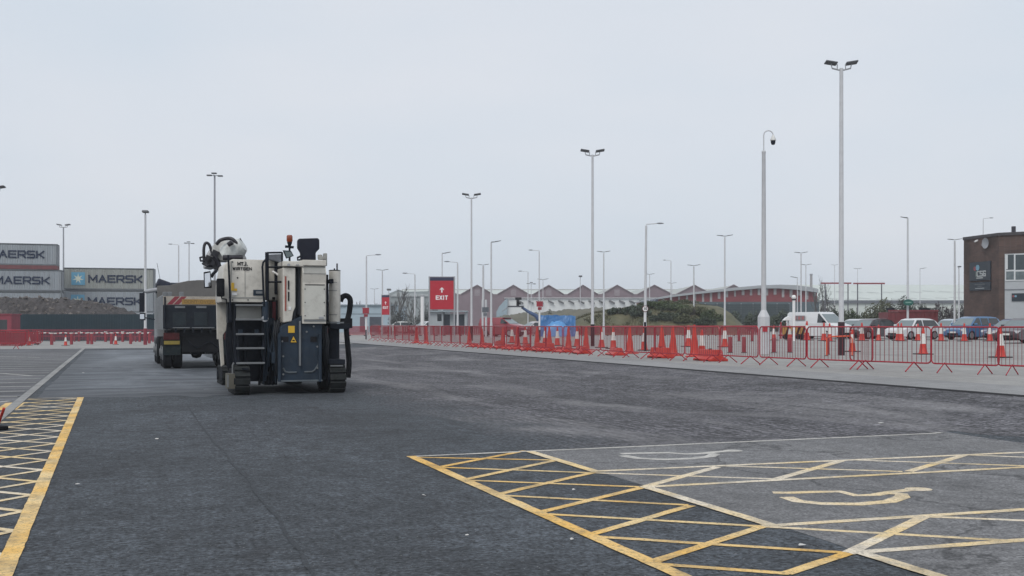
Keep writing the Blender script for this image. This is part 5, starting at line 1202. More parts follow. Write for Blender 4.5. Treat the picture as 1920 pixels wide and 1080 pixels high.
# ================================================================ vehicles
def car(px, Y, head, style, paint, label, L=4.0, W=1.74, Hh=1.5, name='parked_car', cat='car', reflect=True, group='cars parked beyond the barriers', plate_text=True):
    """head: direction the nose points, radians from +x; local x forward"""
    c = D(px, Y); root = thing(name, label, cat, c, head, group)
    h = L / 2
    if style == 'hatch':
        low = [(-h, .35), (-h + .02, .75), (-h + .12, .95), (h - 1.25, .92), (h - .35, .80), (h - .06, .68), (h, .45), (h - .05, .24)]
        cab = [(-h + .10, .92), (-h + .34, Hh - .24), (-h + .55, Hh - .11), (-h + .95, Hh - .03), (-.35, Hh), (.05, Hh - .015), (.42, Hh - .09), (h - .98, .88)]; bp = (-.15,)
    elif style == 'estate':
        low = [(-h, .35), (-h + .02, .80), (-h + .08, 1.0), (h - 1.15, .98), (h - .3, .84), (h - .05, .70), (h, .45), (h - .05, .24)]
        cab = [(-h + .06, .98), (-h + .26, Hh - .2), (-h + .5, Hh - .07), (-h + 1.0, Hh - .02), (-.3, Hh), (.2, Hh - .02), (.55, Hh - .10), (h - .80, .95)]; bp = (-.7, .15)
    elif style == 'saloon':
        low = [(-h, .40), (-h + .02, .85), (-h + .5, .93), (h - 1.3, .88), (h - .35, .76), (h - .06, .64), (h, .42), (h - .05, .24)]
        cab = [(-h + .35, .91), (-h + 1.1, Hh - .14), (-h + 1.5, Hh - .05), (-.25, Hh), (.1, Hh - .02), (.35, Hh - .09), (h - 1.1, .86)]; bp = (-.2,)
    else:
        low = [(-h, .4), (-h + .02, 1.1), (-h + .05, 1.2), (h - 1.0, 1.18), (h - .3, 1.02), (h - .05, .80), (h, .5), (h - .05, .28)]
        cab = [(-h + .04, 1.18), (-h + .10, Hh - .1), (-h + .25, Hh), (.6, Hh), (h - 1.75, Hh - .08), (h - .85, 1.15)]; bp = ()
    wx = (-h + L * .19, h - L * .2); wr = .31 if style != 'van' else .33
    def arch(x):
        return [(x + (wr + .07) * math.cos(math.pi * k / 8), .22 + max(0, (wr + .1) * math.sin(math.pi * k / 8)) + (.0)) for k in range(9)]
    bottom = [(h - .12, .22)] + arch(wx[1]) + arch(wx[0]) + [(-h + .1, .22)]
    poly = low + bottom
    mb = MB(); N = len(poly); hw = W / 2
    for y, ins in ((-hw, .05), (-hw + .07, 0), (hw - .07, 0), (hw, .05)):
        for (x, z) in poly:
            zz = z - ins * .6 if z > .6 else z; mb.v.append((x * (1 - ins * .5), y, zz))
    # a slight plan taper of nose and tail
    mb.v = [(x, y * (1 - .10 * max(0, abs(x) - (h - .6)) / .6), z) for x, y, z in mb.v]
    for j in range(3):
        for i in range(N): mb.f.append([j * N + i, j * N + (i + 1) % N, (j + 1) * N + (i + 1) % N, (j + 1) * N + i]); mb.mi.append(0)
    mb.f += [list(range(N)), list(range(4 * N - 1, 3 * N - 1, -1))]; mb.mi += [0, 0]
    mb.build('body', paint, root, smooth=.55)
    # under tray
    mb = MB(); mb.box(-h + .2, h - .2, -hw + .12, hw - .12, .18, .45); mb.build('underbody', black_rubber, root)
    zb0 = min(z for x, z in cab); cw = lambda z: hw - .06 - (z - zb0) / (Hh - zb0) * (.20 if style != 'van' else .14)
    n = len(cab); mb = MB()
    for sgn in (-1, 1):
        for x, z in cab: mb.v.append((x, sgn * cw(z), z - .02))
    mb.f = [list(range(n)), list(range(2 * n - 1, n - 1, -1))] + [[i, i + 1, n + i + 1, n + i] for i in range(n - 1)] + [[n - 1, 0, n, 2 * n - 1]]; mb.mi = [0] * len(mb.f)
    cb = mb.build('cabin', paint, root, bevel=.035, smooth=.7)
    # panes
    gw = glass_pale if reflect else glass
    def pane(nm, pts, m):
        mb = MB(); o = sum((Vector(p) for p in pts), Vector()) / len(pts); mb.add(pts, [tuple(range(len(pts)))]); return mb.build(nm, m, cb, fix=False)
    def lerp2(p, q, t): return (p[0] + (q[0] - p[0]) * t, p[1] + (q[1] - p[1]) * t)
    a, b = cab[-2], cab[-1]; d = Vector((b[0] - a[0], 0, b[1] - a[1])); nn = Vector((-d.z, 0, d.x)).normalized(); nn = nn if nn.x > 0 else -nn
    q0, q1 = lerp2(a, b, .10), lerp2(a, b, .93); o = nn * .012
    pane('windscreen', [(q0[0] + o.x, -cw(q0[1]) + .08, q0[1] + o.z - .02), (q0[0] + o.x, cw(q0[1]) - .08, q0[1] + o.z - .02), (q1[0] + o.x, cw(q1[1]) - .05, q1[1] + o.z - .02), (q1[0] + o.x, -cw(q1[1]) + .05, q1[1] + o.z - .02)], gw)
    if style != 'van':
        a, b = cab[1], cab[0]; q0, q1 = lerp2(a, b, .08), lerp2(a, b, .85)
        pane('rear_window', [(q0[0] - .02, -cw(q0[1]) + .09, q0[1]), (q0[0] - .02, cw(q0[1]) - .09, q0[1]), (q1[0] - .02, cw(q1[1]) - .07, q1[1]), (q1[0] - .02, -cw(q1[1]) + .07, q1[1])], glass)
    # side windows: cabin outline shrunk, split at the pillars
    zt0, zt1 = zb0 + .04, Hh - .13
    def xat(z, front):
        pts = cab[-2:] if front else cab[:2]
        (xa, za), (xb, zb) = pts; t = (z - za) / (zb - za) if zb != za else 0; return xa + (xb - xa) * t
    if style == 'van': cuts = [(h - 1.95, None)]
    else:
        xs_ = [None] + list(bp) + [None]; cuts = [(xs_[i], xs_[i + 1]) for i in range(len(xs_) - 1)]
    for sgn in (-1, 1):
        for (ca, cb_) in cuts:
            pts = []
            xl0 = (xat(zt0, False) + .16) if ca is None else ca + .05; xl1 = (xat(zt1, False) + .16) if ca is None else ca + .05
            xr0 = (xat(zt0, True) - .12) if cb_ is None else cb_ - .05; xr1 = (xat(zt1, True) - .10) if cb_ is None else cb_ - .05
            if style == 'van': xl1 = xl0
            if xr1 < xl1 + .05: xr1 = xl1 + .05
            yy = lambda z: sgn * (cw(z) + .012)
            pane('side_window', [(xl0, yy(zt0), zt0), (xr0, yy(zt0), zt0), (xr1, yy(zt1), zt1 - .02), (xl1, yy(zt1), zt1 - .02)], glass)
    for x in wx:
        for sgn in (-1, 1):
            y0, y1 = sgn * (hw - .21), sgn * (hw - .01)
            mb = MB(); mb.cyl((x, y0, wr), (x, y1, wr), wr, n=22); t = mb.build('wheel', black_rubber, root, bevel=.02, smooth=.6)
            mb = MB(); mb.cyl((x, y1, wr), (x, y1 + sgn * .012, wr), wr * .64, n=18); r = mb.build('rim', mat('alloy_rim', (.38, .39, .40), .35, .6, var=.1), t)
    for sgn in (-1, 1):
        mb = MB(); mb.obox((h - .17, sgn * (hw - .27), low[-3][1] - .04), (.26, .36, .15), Matrix.Rotation(-sgn * .35, 3, 'Z')); mb.build('headlight', mat('headlamp_glass', (.62, .64, .66), .12, var=.05, spec=.9), root, bevel=.03)
        mb = MB(); mb.obox((-h + .05, sgn * (hw - .2), low[1][1] + .02), (.1, .24, .24)); mb.build('tail_light', red_lens, root, bevel=.02)
        mb = MB(); xm = xat(zb0 + .1, True) - .25; mb.obox((xm, sgn * (hw + .06), zb0 + .12), (.10, .2, .13)); mb.build('wing_mirror', paint if style != 'van' else black_rubber, root, bevel=.03)
    mb = MB(); mb.box(h - .02, h + .01, -.42, .42, .34, .46); mb.build('grille', black_paint, root); mb = MB(); mb.box(h - .03, h + .006, -.62, .62, .22, .31); mb.build('lower_grille', black_paint, root)
    mb = MB(); mb.box(h + .011, h + .02, -.26, .26, .46, .57); mb.build('number_plate', sleeve_white, root)
    return root
cpaint = lambda n, c, **k: mat(n, c, .28, var=.04, coat=.6, spec=.6, **k)
W_ = cpaint('car_white', (.66, .67, .68)); 
left = math.pi
car(1536, 79, R_(-58), 'van', W_, 'white panel van with red and grey square livery panel parked behind the striped trailer', L=5.0, W=1.9, Hh=2.0, name='panel_van', cat='van')
van = [o for o in C.objects if o.name.startswith('panel_van')][0]
mb = MB(); mb.box(-1.65, -.55, -.005, .005, 1.35, 1.72)
lv = mb.build('livery_panel', mat('livery_grey', (.22, .20, .21), .5, var=.2), van); lv.location = (0, -.905, 0)
for x0 in (-1.6, -1.2, -.85): mb = MB(); mb.box(x0, x0 + .2, -.012, -.006, 1.42, 1.66); mb.build('livery_mark', mat('livery_red', (.35, .12, .12), .5), lv)
car(1605, 83, left + R_(38), 'hatch', cpaint('car_silver', (.45, .47, .49)), 'silver hatchback mostly hidden behind the tallest lamp post and the dark hatchback', L=4.0)
car(1632, 78, left + R_(32), 'hatch', cpaint('car_black_red', (.035, .018, .022)), 'very dark red hatchback with pale windscreen between the white van and white hatchback', L=4.15)
car(1711, 74.5, left + R_(30), 'hatch', W_, 'white five-door hatchback in front of the long low red container', L=4.0)
car(1783, 86, left + R_(25), 'hatch', cpaint('car_pale_blue', (.40, .48, .56)), 'pale car hidden behind the blue estate and white hatchback', L=4.0)
car(1824, 73, left + R_(30), 'estate', cpaint('car_blue', (.045, .14, .29)), 'mid-blue tall estate car parked before the brick office', L=4.2, Hh=1.62)
car(1900, 71, left + R_(26), 'saloon', cpaint('car_slate_blue', (.11, .14, .22)), 'slate blue saloon with sloping roof right of the blue estate', L=4.4, Hh=1.45)
car(1921, 61, left + R_(35), 'hatch', cpaint('car_dark_maroon', (.035, .02, .026)), 'dark car with white plate cut by the right frame edge', L=4.0, Hh=1.45)
car(943, 97, R_(-36), 'van', cpaint('van_red', (.26, .022, .035)), 'red small van with pale windscreen behind the barriers, left of the boom lift', L=4.4, Hh=1.75, name='small_van', cat='van', group='vehicles beyond the roadside barriers')
car(1002, 112, left + R_(28), 'saloon', cpaint('car_pinkish_white', (.5, .46, .47)), 'pale low car mostly hidden by barriers, right of the red van', L=4.3, Hh=1.42, group='vehicles beyond the roadside barriers')
car(800, 126, left + R_(40), 'hatch', W_, 'white hatchback beside the white pillar, left of the large EXIT sign', L=4.2, group='vehicles beyond the roadside barriers')
car(746, 132, R_(200), 'hatch', cpaint('car_pale', (.6, .62, .6)), 'pale car with white roof under the bare trees, right of the smaller EXIT sign', L=4.3, group='vehicles beyond the roadside barriers')
# amber/black striped trailer with lamp hood
p = G(1487, 636.5); Y = p.y; k = Y / F; z = lambda q: ZP(q, Y) - p.z
g = thing('striped_trailer', 'small trailer carrying an amber and black striped board, left of the white van', 'trailer', p)
mb = MB(); mb.box(-20 * k, 24 * k, -.05, .05, z(627), z(611)); bd = mb.build('striped_board', mat('board_amber', (.36, .19, .04), .5, var=.2), g)
for i in range(4):
    x = (-15 + i * 10) * k; w = 4.5 * k; mb = MB(); mb.add([(x, -.056, z(626.8)), (x + w, -.056, z(626.8)), (x + w + 5 * k, -.056, z(611.2)), (x + 5 * k, -.056, z(611.2))], [(0, 1, 2, 3)]); mb.build('black_stripe', black_paint, bd)
mb = MB(); mb.box(-24 * k, 25 * k, -.08, .5, z(630), z(627.3)); mb.box(-24 * k, -22 * k, -.06, .06, 0.05, z(604)); mb.box(24 * k, 25.5 * k, -.06, .06, .05, z(606)); mb.build('frame', red_steel, g)
for x in (-14, 10, 16): mb = MB(); mb.cyl((x * k, -.1, .2), (x * k, .1, .2), .2, n=16); mb.build('wheel', black_rubber, g, smooth=.6)
p = D(1474, Y + 2); k = (Y + 2) / F; z = lambda q: ZP(q, Y + 2) - p.z
g = thing('lamp_hood', 'small white hooded lamp unit on a short post above the striped trailer', 'work light', p)
mb = MB(); mb.prism([(-7 * k, z(601)), (8 * k, z(601)), (8 * k, z(595)), (4 * k, z(593)), (-1 * k, z(595))], -.2, .2, 'y'); mb.build('hood', sign_white, g, bevel=.03); mb = MB(); mb.cyl((4 * k, 0, 0), (4 * k, 0, z(600)), .06); mb.build('post', galv, g); mb = MB(); mb.tube([(-6 * k, 0, z(600)), (-13 * k, 0, z(612)), (-14 * k, 0, 0)], .03, 6); mb.build('stay', galv, g)
# ================================================================ containers and spoil heap, left
def container(loc, L, Hh, paint, label, x_text, emblem=None, tsz=.765, rz=0):
    root = thing('shipping_container', label, 'container', loc, rz, 'stacked shipping containers'); Wd = 2.44; r = .16
    # corrugated side panels
    mb = MB(); n = int(L / .28); z0, z1 = r, Hh - r
    prof = []
    for i in range(n):
        x = -L / 2 + .12 + (L - .24) * i / n; d = (L - .24) / n
        prof += [(x, .0), (x + d * .35, .0), (x + d * .5, .045), (x + d * .85, .045)]
    prof.append((L / 2 - .12, 0))
    for y0, sg in ((0.03, 1), (Wd - .03, -1)):
        o = len(mb.v)
        for x, y in prof: mb.v += [(x, y0 + sg * y, z0), (x, y0 + sg * y, z1)]
        for i in range(len(prof) - 1): mb.f.append([o + 2 * i, o + 2 * i + 2, o + 2 * i + 3, o + 2 * i + 1]); mb.mi.append(0)
    mb.box(-L / 2 + .1, L / 2 - .1, .06, Wd - .06, Hh - .09, Hh - .03); mb.box(-L / 2 + .05, -L / 2 + .08, .1, Wd - .1, z0, z1)
    mb.build('corrugated_panels', paint, root)
    mb = MB()
    for x in (-L / 2, L / 2 - .12):
        for y in (0, Wd - .12): mb.box(x, x + .12, y, y + .12, 0, Hh)
    for y in (0, Wd - .1):
        mb.box(-L / 2 + .12, L / 2 - .12, y, y + .1, 0, r); mb.box(-L / 2 + .12, L / 2 - .12, y, y + .1, Hh - .10, Hh)
    for x in (-L / 2, L / 2 - .1): mb.box(x, x + .1, .12, Wd - .12, 0, r); mb.box(x, x + .1, .12, Wd - .12, Hh - .1, Hh)
    mb.build('frame', mat('container_frame', (.12, .135, .15), .6, var=.2, dirt=.4), root)
    for k in range(2):
        mb = MB(); mb.box(L / 2 - .06, L / 2 - .02, .14 + k * 1.09, 1.2 + k * 1.09, z0, z1); d = mb.build('door', paint, root)
        mb = MB()
        for q in (.3, .8): mb.cyl((L / 2 - .005, .14 + k * 1.09 + q, z0), (L / 2 - .005, .14 + k * 1.09 + q, z1), .025, n=6)
        mb.build('lock_rods', galv, d)
    letters('container_lettering', 'MAERSK', tsz, mat('lettering_navy', (.014, .024, .056), .6, spec=.2, var=.2, dirt=.2, dcol=(.08, .09, .1)), root, (x_text, -.005, Hh * .5), wd=1.0, gap=.36, t=.235, th=.02)
    if emblem is not None:
        w = 1.62; mb = MB(); mb.box(emblem - w / 2, emblem + w / 2, -.012, .0, Hh / 2 - w / 2, Hh / 2 + w / 2); e = mb.build('emblem_panel', mat('emblem_blue', (.12, .34, .5), .6, var=.1), root)
        mb = MB(); pts = []
        for k in range(14):
            a = math.pi / 2 + math.pi * k / 7; rr = w * (.42 if k % 2 == 0 else .15); pts.append((emblem + rr * math.cos(a), Hh / 2 + rr * math.sin(a)))
        mb.v = [(x, -.018, z) for x, z in pts] + [(emblem, -.018, Hh / 2)]
        mb.f = [[k, (k + 1) % 14, 14] for k in range(14)]; mb.mi = [0] * 14; mb.build('emblem_star', mat('star_pale', (.66, .68, .56), .6, var=.08), e)
    return root
cg = mat('container_grey', (.285, .315, .345), .6, var=.1, scale=1.5, dirt=.4, dcol=(.17, .13, .1), streak=(1.4, 1, .16))
cg2 = mat('container_grey_warm', (.29, .305, .29), .65, var=.12, scale=1.2, dirt=.45, dcol=(.15, .12, .08), streak=(1.5, 1, .12))
YL, YR = 130.0, 138.0
xl = lambda px, Y: (px - 960) / F * Y
L40 = 12.19
class Face:                    # front face of a stack: its right corner and its bearing
    def __init__(s, px, Y, rz): s.c = Vector((xl(px, Y), Y)); s.rz = rz; s.d = Vector((math.cos(rz), math.sin(rz)))
    def t(s, px): k = (px - 960) / F; return (k * s.c.y - s.c.x) / (s.d.x - k * s.d.y)      # metres right of the corner (negative: left)
    def loc(s, L, z): p = s.c - s.d * (L / 2); return (p.x, p.y, z)
FA, FT = Face(116, YL, R_(17)), Face(107.5, YL, R_(17)); FR = Face(289, YR, R_(14)); LR = -FR.t(118.5)
zA = ZP(546.5, YL)
container(FA.loc(L40, zA), L40, 2.62, cg, 'grey container second from top of the left stack, lettering cut by the frame edge', FA.t(41) + L40 / 2, tsz=.76, rz=FA.rz)
container(FA.loc(L40, zA - 2.66), L40, 2.62, cg, 'grey container low in the left stack, its lettering half hidden by the spoil heap', FA.t(33) + L40 / 2, tsz=.76, rz=FA.rz)
container(FA.loc(L40, zA - 5.32), L40, 2.62, cg, 'grey container at the bottom of the left stack, behind the spoil heap', FA.t(33) + L40 / 2, tsz=.76, rz=FA.rz)
container(FT.loc(L40, ZP(498, YL)), L40, 2.62, cg, 'topmost grey container of the left stack, standing on a dark red flat rack', FT.t(31) + L40 / 2, tsz=.76, rz=FT.rz)
fr = thing('flat_rack', 'dark red empty flat rack between the two upper containers of the left stack', 'container', FT.loc(L40, ZP(505.5, YL)), FT.rz)
mb = MB(); mb.box(-L40 / 2, L40 / 2, .02, 2.42, 0, ZP(498, YL) - ZP(505.5, YL)); mb.build('rack_bed', mat('rack_red', (.16, .045, .05), .7, var=.2, dirt=.4), fr, bevel=.03)
mb = MB()
for i in range(9): mb.box(-L40 / 2 + .6 + i * 1.35, -L40 / 2 + .75 + i * 1.35, 0, .018, .05, .42)
mb.build('rack_rib', MATS['rack_red'], fr)
zr0 = ZP(544, YR); hR = ZP(503.5, YR) - zr0
container(FR.loc(LR, zr0), LR, hR, cg2, 'weathered grey container with blue star emblem, top of the right stack', FR.t(216.5) + LR / 2, emblem=FR.t(146.5) + LR / 2, tsz=.80, rz=FR.rz)
container(FR.loc(LR + .1, zr0 - hR - .06), LR, hR, cg, 'clean grey container second in the right stack, emblem half hidden by the heap', FR.t(216.5) + LR / 2, emblem=FR.t(146.5) + LR / 2, tsz=.80, rz=FR.rz)
container(FR.loc(LR, zr0 - 2 * hR - .1), LR, hR, cg, 'lowest visible grey container of the right stack, mostly behind the dark hoarding', FR.t(216.5) + LR / 2, tsz=.76, rz=FR.rz)
zb_ = zr0 - 2 * hR - .1
mb = MB(); mb.box(xl(80, YR), xl(300, YR), YR - 4.5, YR + 4, -.1, zb_ - .003); struct(mb.build('yard_slab', m_conc))
zb2 = ZP(546.5, YL) - 5.32
if zb2 > .05:
    mb = MB(); mb.box(FA.c.x - L40 - 1, FA.c.x + .3, YL - 4.5, YL + 4, -.1, zb2 - .003); struct(mb.build('yard_slab', m_conc))
# spoil heap: a long rough ridge
hp = MB(); nx, ny = 220, 50; x0, x1, y0, y1 = xl(-120, 112), xl(262, 112), 101, 125
prof = [(-120, 557), (0, 557), (60, 558), (110, 559.5), (150, 562), (178, 566), (200, 571), (218, 577), (235, 584), (250, 592), (262, 604)]
def ptop(px):
    for (a, za), (b, zb) in zip(prof, prof[1:]):
        if a <= px <= b: return za + (zb - za) * (px - a) / (b - a)
    return 608
for j in range(ny + 1):
    for i in range(nx + 1):
        x = x0 + (x1 - x0) * i / nx; y = y0 + (y1 - y0) * j / ny; px = 960 + x / 112 * F
        h = max(.0, ZP(ptop(px), 112)); t = j / ny; k = max(0, min(1, (1 - abs(t - .47) / .47) * 1.35))
        nz = .25 * noise.noise(Vector((x * .5, y * .5, 0))) + .3 * noise.noise(Vector((x * 1.6, y * 1.6, 2))) + .28 * noise.noise(Vector((x * 3.3, y * 3.3, 5)))
        hp.v.append((x, y, max(-.05, h * k ** .8 + (nz - .22) * min(1, h * k))))
for j in range(ny):
    for i in range(nx): a = j * (nx + 1) + i; hp.f.append([a, a + 1, a + nx + 2, a + nx + 1]); hp.mi.append(0)
tag(hp.build('spoil_heap', mat('spoil', (.052, .046, .046), .95, var=.5, scale=3.2, bump=1, bscale=3.5, dirt=.5, dcol=(.12, .10, .09)), smooth=.2), 'long brown heap of spoil behind the dark green hoarding, before the containers', 'spoil heap')
heap = [o for o in C.objects if o.name == 'spoil_heap'][0]
mb = MB(); vs_ = [v for v in hp.v if v[1] < 113 and v[2] > 1.2]; rnd = random.Random(11)
for _ in range(420):
    q = Vector(rnd.choice(vs_)); s = rnd.uniform(.06, .26); M = Matrix.Rotation(rnd.uniform(0, 3), 3, 'X') @ Matrix.Rotation(rnd.uniform(0, 3), 3, 'Z')
    mb.obox(q + Vector((rnd.uniform(-.2, .2), 0, s * .2)), (s * rnd.uniform(.8, 1.8), s, s * rnd.uniform(.4, 1)), M)
tag(mb.build('rubble', mat('rubble_grey', (.13, .115, .105), .9, var=.6, scale=.9), heap), kind='stuff')
# hoarding: dark boards with posts
Y = 97; a = D(19, Y); b = D(292, Y); zt_ = ZP(589, Y)
g = thing('hoarding', 'long dark green hoarding fence below the spoil heap at left', 'fence', ((a.x + b.x) / 2, Y, 0)); hw = (b.x - a.x) / 2
mb = MB(); n = 58
for i in range(n):
    x = -hw + 2 * hw * i / n; mb.box(x, x + 2 * hw / n - .012, random.uniform(-.012, .012), .03, .0, zt_ - random.uniform(0, .02))
mb.build('boards', mat('hoarding_green', (.013, .03, .042), .6, spec=.2, var=.18, scale=1, dirt=.25, dcol=(.05, .06, .06)), g)
for z_ in (.4, 1.2): mb = MB(); mb.box(-hw, hw, .035, .09, z_, z_ + .1); mb.build('rail', dark_edge, g)
# red cabin
Y = 88; a, b = xl(-14, Y), xl(21.5, Y); g = thing('red_cabin', 'small red cabin with dark window at the left frame edge before the hoarding', 'cabin', ((a + b) / 2, Y, 0)); w = (b - a) / 2; z1 = ZP(590.5, Y)
cab_red = mat('cabin_red', (.22, .03, .05), .6, var=.15, dirt=.3)
mb = MB(); mb.box(-w, w, 0, 1.6, 0, z1); wl_ = mb.build('wall', cab_red, g, bevel=.02); mb = MB(); mb.box(-w - .06, w + .06, -.08, 1.7, z1 + .002, z1 + .1); mb.build('roof', cab_red, g, bevel=.02)
mb = MB(); mb.box(-.2, .42, -.01, .0, .65, z1 - .4); mb.build('window', glass, g)

# ================================================================ far buildings
def wallbox(mb, px0, px1, pyt, Y, depth, z0=None):
    x0, x1 = xl(px0, Y), xl(px1, Y); z0 = zg(0, Y) - .3 if z0 is None else z0
    return mb.box(x0, x1, Y, Y + depth, z0, ZP(pyt, Y))
# gabled brick warehouse
Y = 255.0; g = thing('gabled_warehouse', 'long mauve brick warehouse with a row of gables and pale roofs across the background', 'warehouse', (0, Y, 0))
mauve = mat('mauve_brick', (.205, .155, .175), .85, var=.12, scale=.3, dirt=.25, dcol=(.14, .10, .11))
rf = mat('pale_green_roof', (.52, .56, .53), .7, var=.06, scale=.3)
peaks = [(826, 536), (894.7, 534.5), (962.8, 534.5), (1028.9, 534.5), (1093, 534.5), (1156.9, 534.5), (1227, 534.5), (1302, 534.5), (1375.7, 534), (1445, 536)]
outl = []
vy = 551.5
for i, (px, py) in enumerate(peaks):
    if i == 0: outl.append((xl(792, Y), ZP(vy, Y)))
    else: m_ = (peaks[i - 1][0] + px) / 2; outl += [(xl(m_ - 4, Y), ZP(vy, Y)), (xl(m_ + 4, Y), ZP(vy, Y))]
    outl.append((xl(px, Y), ZP(py, Y)))
outl.append((xl(1480, Y), ZP(vy, Y)))
mb = MB(); mb.prism([(outl[-1][0], 0), (outl[0][0], 0)] + outl, 0, .5, 'y'); wl_ = mb.build('gable_wall', mauve, g)
mb = MB(); vg = MB()
for p, q in zip(outl, outl[1:]):
    mb.quad((p[0], .5, p[1] - .05), (q[0], .5, q[1] - .05), (q[0], 55, q[1] - .05), (p[0], 55, p[1] - .05))
    if abs(p[1] - q[1]) > .2: vg.add([(p[0], -.25, p[1] - .12), (q[0], -.25, q[1] - .12), (q[0], .6, q[1] - .12), (p[0], .6, p[1] - .12), (p[0], -.25, p[1] + .10), (q[0], -.25, q[1] + .10), (q[0], .6, q[1] + .10), (p[0], .6, p[1] + .10)], [(0, 1, 2, 3), (4, 5, 6, 7), (0, 1, 5, 4), (1, 2, 6, 5), (2, 3, 7, 6), (3, 0, 4, 7)])
mb.build('roof', mat('gable_roof', (.40, .42, .40), .7, var=.08, scale=.3), g); vg.build('verge_boards', mat('verge_mauve', (.17, .13, .145), .7), g)
for i in (1, 2, 3, 5): mb = MB(); x = xl(peaks[i][0], Y); z_ = ZP(peaks[i][1] + 14, Y); mb.box(x - .65, x + .65, -.06, .0, z_ - .8, z_ + .7); mb.build('louvre', mat('pale_louvre', (.26, .22, .24), .7), wl_)
# long ridge of the hall behind it
Y2 = 318.0; g2 = thing('pale_roofed_hall', 'pale green roofed hall whose ridge shows between the gables', 'warehouse', (0, Y2, 0))
mb = MB(); xa, xb = xl(744, Y2), xl(1500, Y2); zt_, zb_ = ZP(540.5, Y2), ZP(556, Y2)
mb.prism([(0, 0), (0, zb_), (14, zt_), (28, zb_), (28, 0)], xa, xb, 'x'); mb.build('hall_shell', rf, g2); mb = MB(); mb.box(xa, xb, 13.6, 14.4, zt_ + .002, zt_ + .2); mb.build('ridge_cap', mat('ridge_white', (.5, .5, .5), .6), g2)
# white canopied shed in front, with its slanted end
Y3 = 215.0; g3 = thing('white_shed', 'long white shed with a row of skewed shadow fins under its eaves, before the gables', 'shed', (0, Y3, 0))
mb = MB(); xa, xb = xl(948, Y3), xl(1234, Y3); mb.box(xa, xb, 0, 18, 0, ZP(559.5, Y3)); mb.build('wall', mat('shed_white', (.66, .68, .68), .6, var=.06, scale=.4, streak=(1, 1, .1)), g3)
mb = MB(); mb.box(xa - .3, xb + .3, -.4, 18.3, ZP(559.4, Y3), ZP(558, Y3)); mb.build('roof', mat('shed_roof', (.5, .5, .51), .6), g3)
for i in range(13):  # grey fins added to stand for the skewed shadows under the eaves
    px = 975 + i * 19; x = xl(px, Y3); z_ = ZP(566.5, Y3); mb = MB(); mb.add([(x - .5, -.9, z_ + .45), (x + .7, -.9, z_ - .15), (x + .7, -.02, z_ - .45), (x - .5, -.02, z_ + .15), (x - .5, -.9, z_ + .52), (x + .7, -.9, z_ - .08), (x + .7, -.02, z_ - .38), (x - .5, -.02, z_ + .22)], [(0, 1, 2, 3), (4, 5, 6, 7), (0, 1, 5, 4), (1, 2, 6, 5), (2, 3, 7, 6), (3, 0, 4, 7)]); mb.build('shadow_fin', mat('shadow_fin_grey', (.28, .28, .29), .6), g3)
mb = MB(); mb.prism([(xl(930, Y3), 0), (xl(948, Y3), 0), (xl(952, Y3), ZP(561, Y3)), (xl(946, Y3), ZP(564, Y3)), (xl(936, Y3), ZP(575, Y3)), (xl(931, Y3), ZP(585, Y3))], -1, 12, 'y'); mb.build('slanted_end', mat('pale_blue_cladding', (.28, .36, .41), .5, var=.05), g3)
mb = MB(); mb.prism([(xl(1168, Y3), ZP(578, Y3)), (xl(1232, Y3), ZP(562, Y3)), (xl(1234, Y3), ZP(560, Y3)), (xl(1234, Y3), ZP(566, Y3)), (xl(1200, Y3), ZP(576, Y3))], -6, -2, 'y'); mb.build('ramp_roof', mat('ramp_grey', (.30, .34, .36), .6), g3)
# curved red and grey hall
Y4 = 178.0; g4 = thing('curved_roof_hall', 'long hall with a curved grey roof and red panels between pale piers', 'hall', (0, Y4, 0))
arc = [(1230, 559), (1260, 553), (1300, 548), (1340, 543.5), (1380, 539), (1420, 535.5), (1460, 534), (1490, 535), (1515, 538), (1532, 542)]
low = [(1230, 561.5), (1260, 557), (1300, 552), (1340, 548), (1380, 544.5), (1420, 541), (1460, 541), (1490, 543.5), (1515, 546.5), (1532, 549)]
z0w = ZP(566, Y4)
mb = MB(); mb.prism([(xl(a, Y4), ZP(b, Y4)) for a, b in arc] + [(xl(a, Y4), ZP(b, Y4)) for a, b in reversed(low)], -.8, 30, 'y'); mb.build('curved_roof', mat('curved_roof_grey', (.33, .35, .37), .6, var=.05), g4)
mb = MB(); mb.prism([(xl(a, Y4), ZP(b, Y4) - .02) for a, b in low] + [(xl(1532, Y4), z0w), (xl(1230, Y4), z0w)], 0, 28, 'y'); rw = mb.build('red_wall', mat('hall_red', (.20, .038, .045), .6, var=.12, scale=.4), g4)
def lowz(px):
    for (a, za), (b, zb) in zip(low, low[1:]):
        if a <= px <= b: return ZP(za + (zb - za) * (px - a) / (b - a), Y4)
    return ZP(550, Y4)
for px in range(1243, 1530, 15):
    mb = MB(); w = random.uniform(.14, .24); zz = lowz(px) - .05; zlo = z0w if px < 1345 else zz - (zz - z0w) * random.uniform(.4, .8); mb.box(xl(px, Y4) - w, xl(px, Y4) + w, -.12, -.01, zlo, zz); mb.build('pale_pier', mat('pier_grey', (.33, .32, .33), .6), rw)
mb = MB(); wallx0, wallx1 = xl(1233, Y4), xl(1535, Y4); mb.box(wallx0, wallx1, -.3, 0, 0, z0w); mb.build('lower_wall', mat('hall_lower', (.07, .10, .115), .7, var=.15, scale=.5), g4)
mb = MB(); mb.box(xl(1228, Y4), xl(1306, Y4), -.9, -.32, ZP(570, Y4), ZP(567, Y4)); mb.build('pale_ledge', mat('ledge', (.34, .35, .36), .6), g4)
mb = MB(); mb.prism([(xl(1226, Y4), ZP(566, Y4)), (xl(1231, Y4), ZP(559, Y4)), (xl(1233, Y4), ZP(559, Y4)), (xl(1233, Y4), ZP(566, Y4))], -.6, 20, 'y'); mb.build('end_flashing', mat('flashing', (.03, .04, .07), .5), g4)
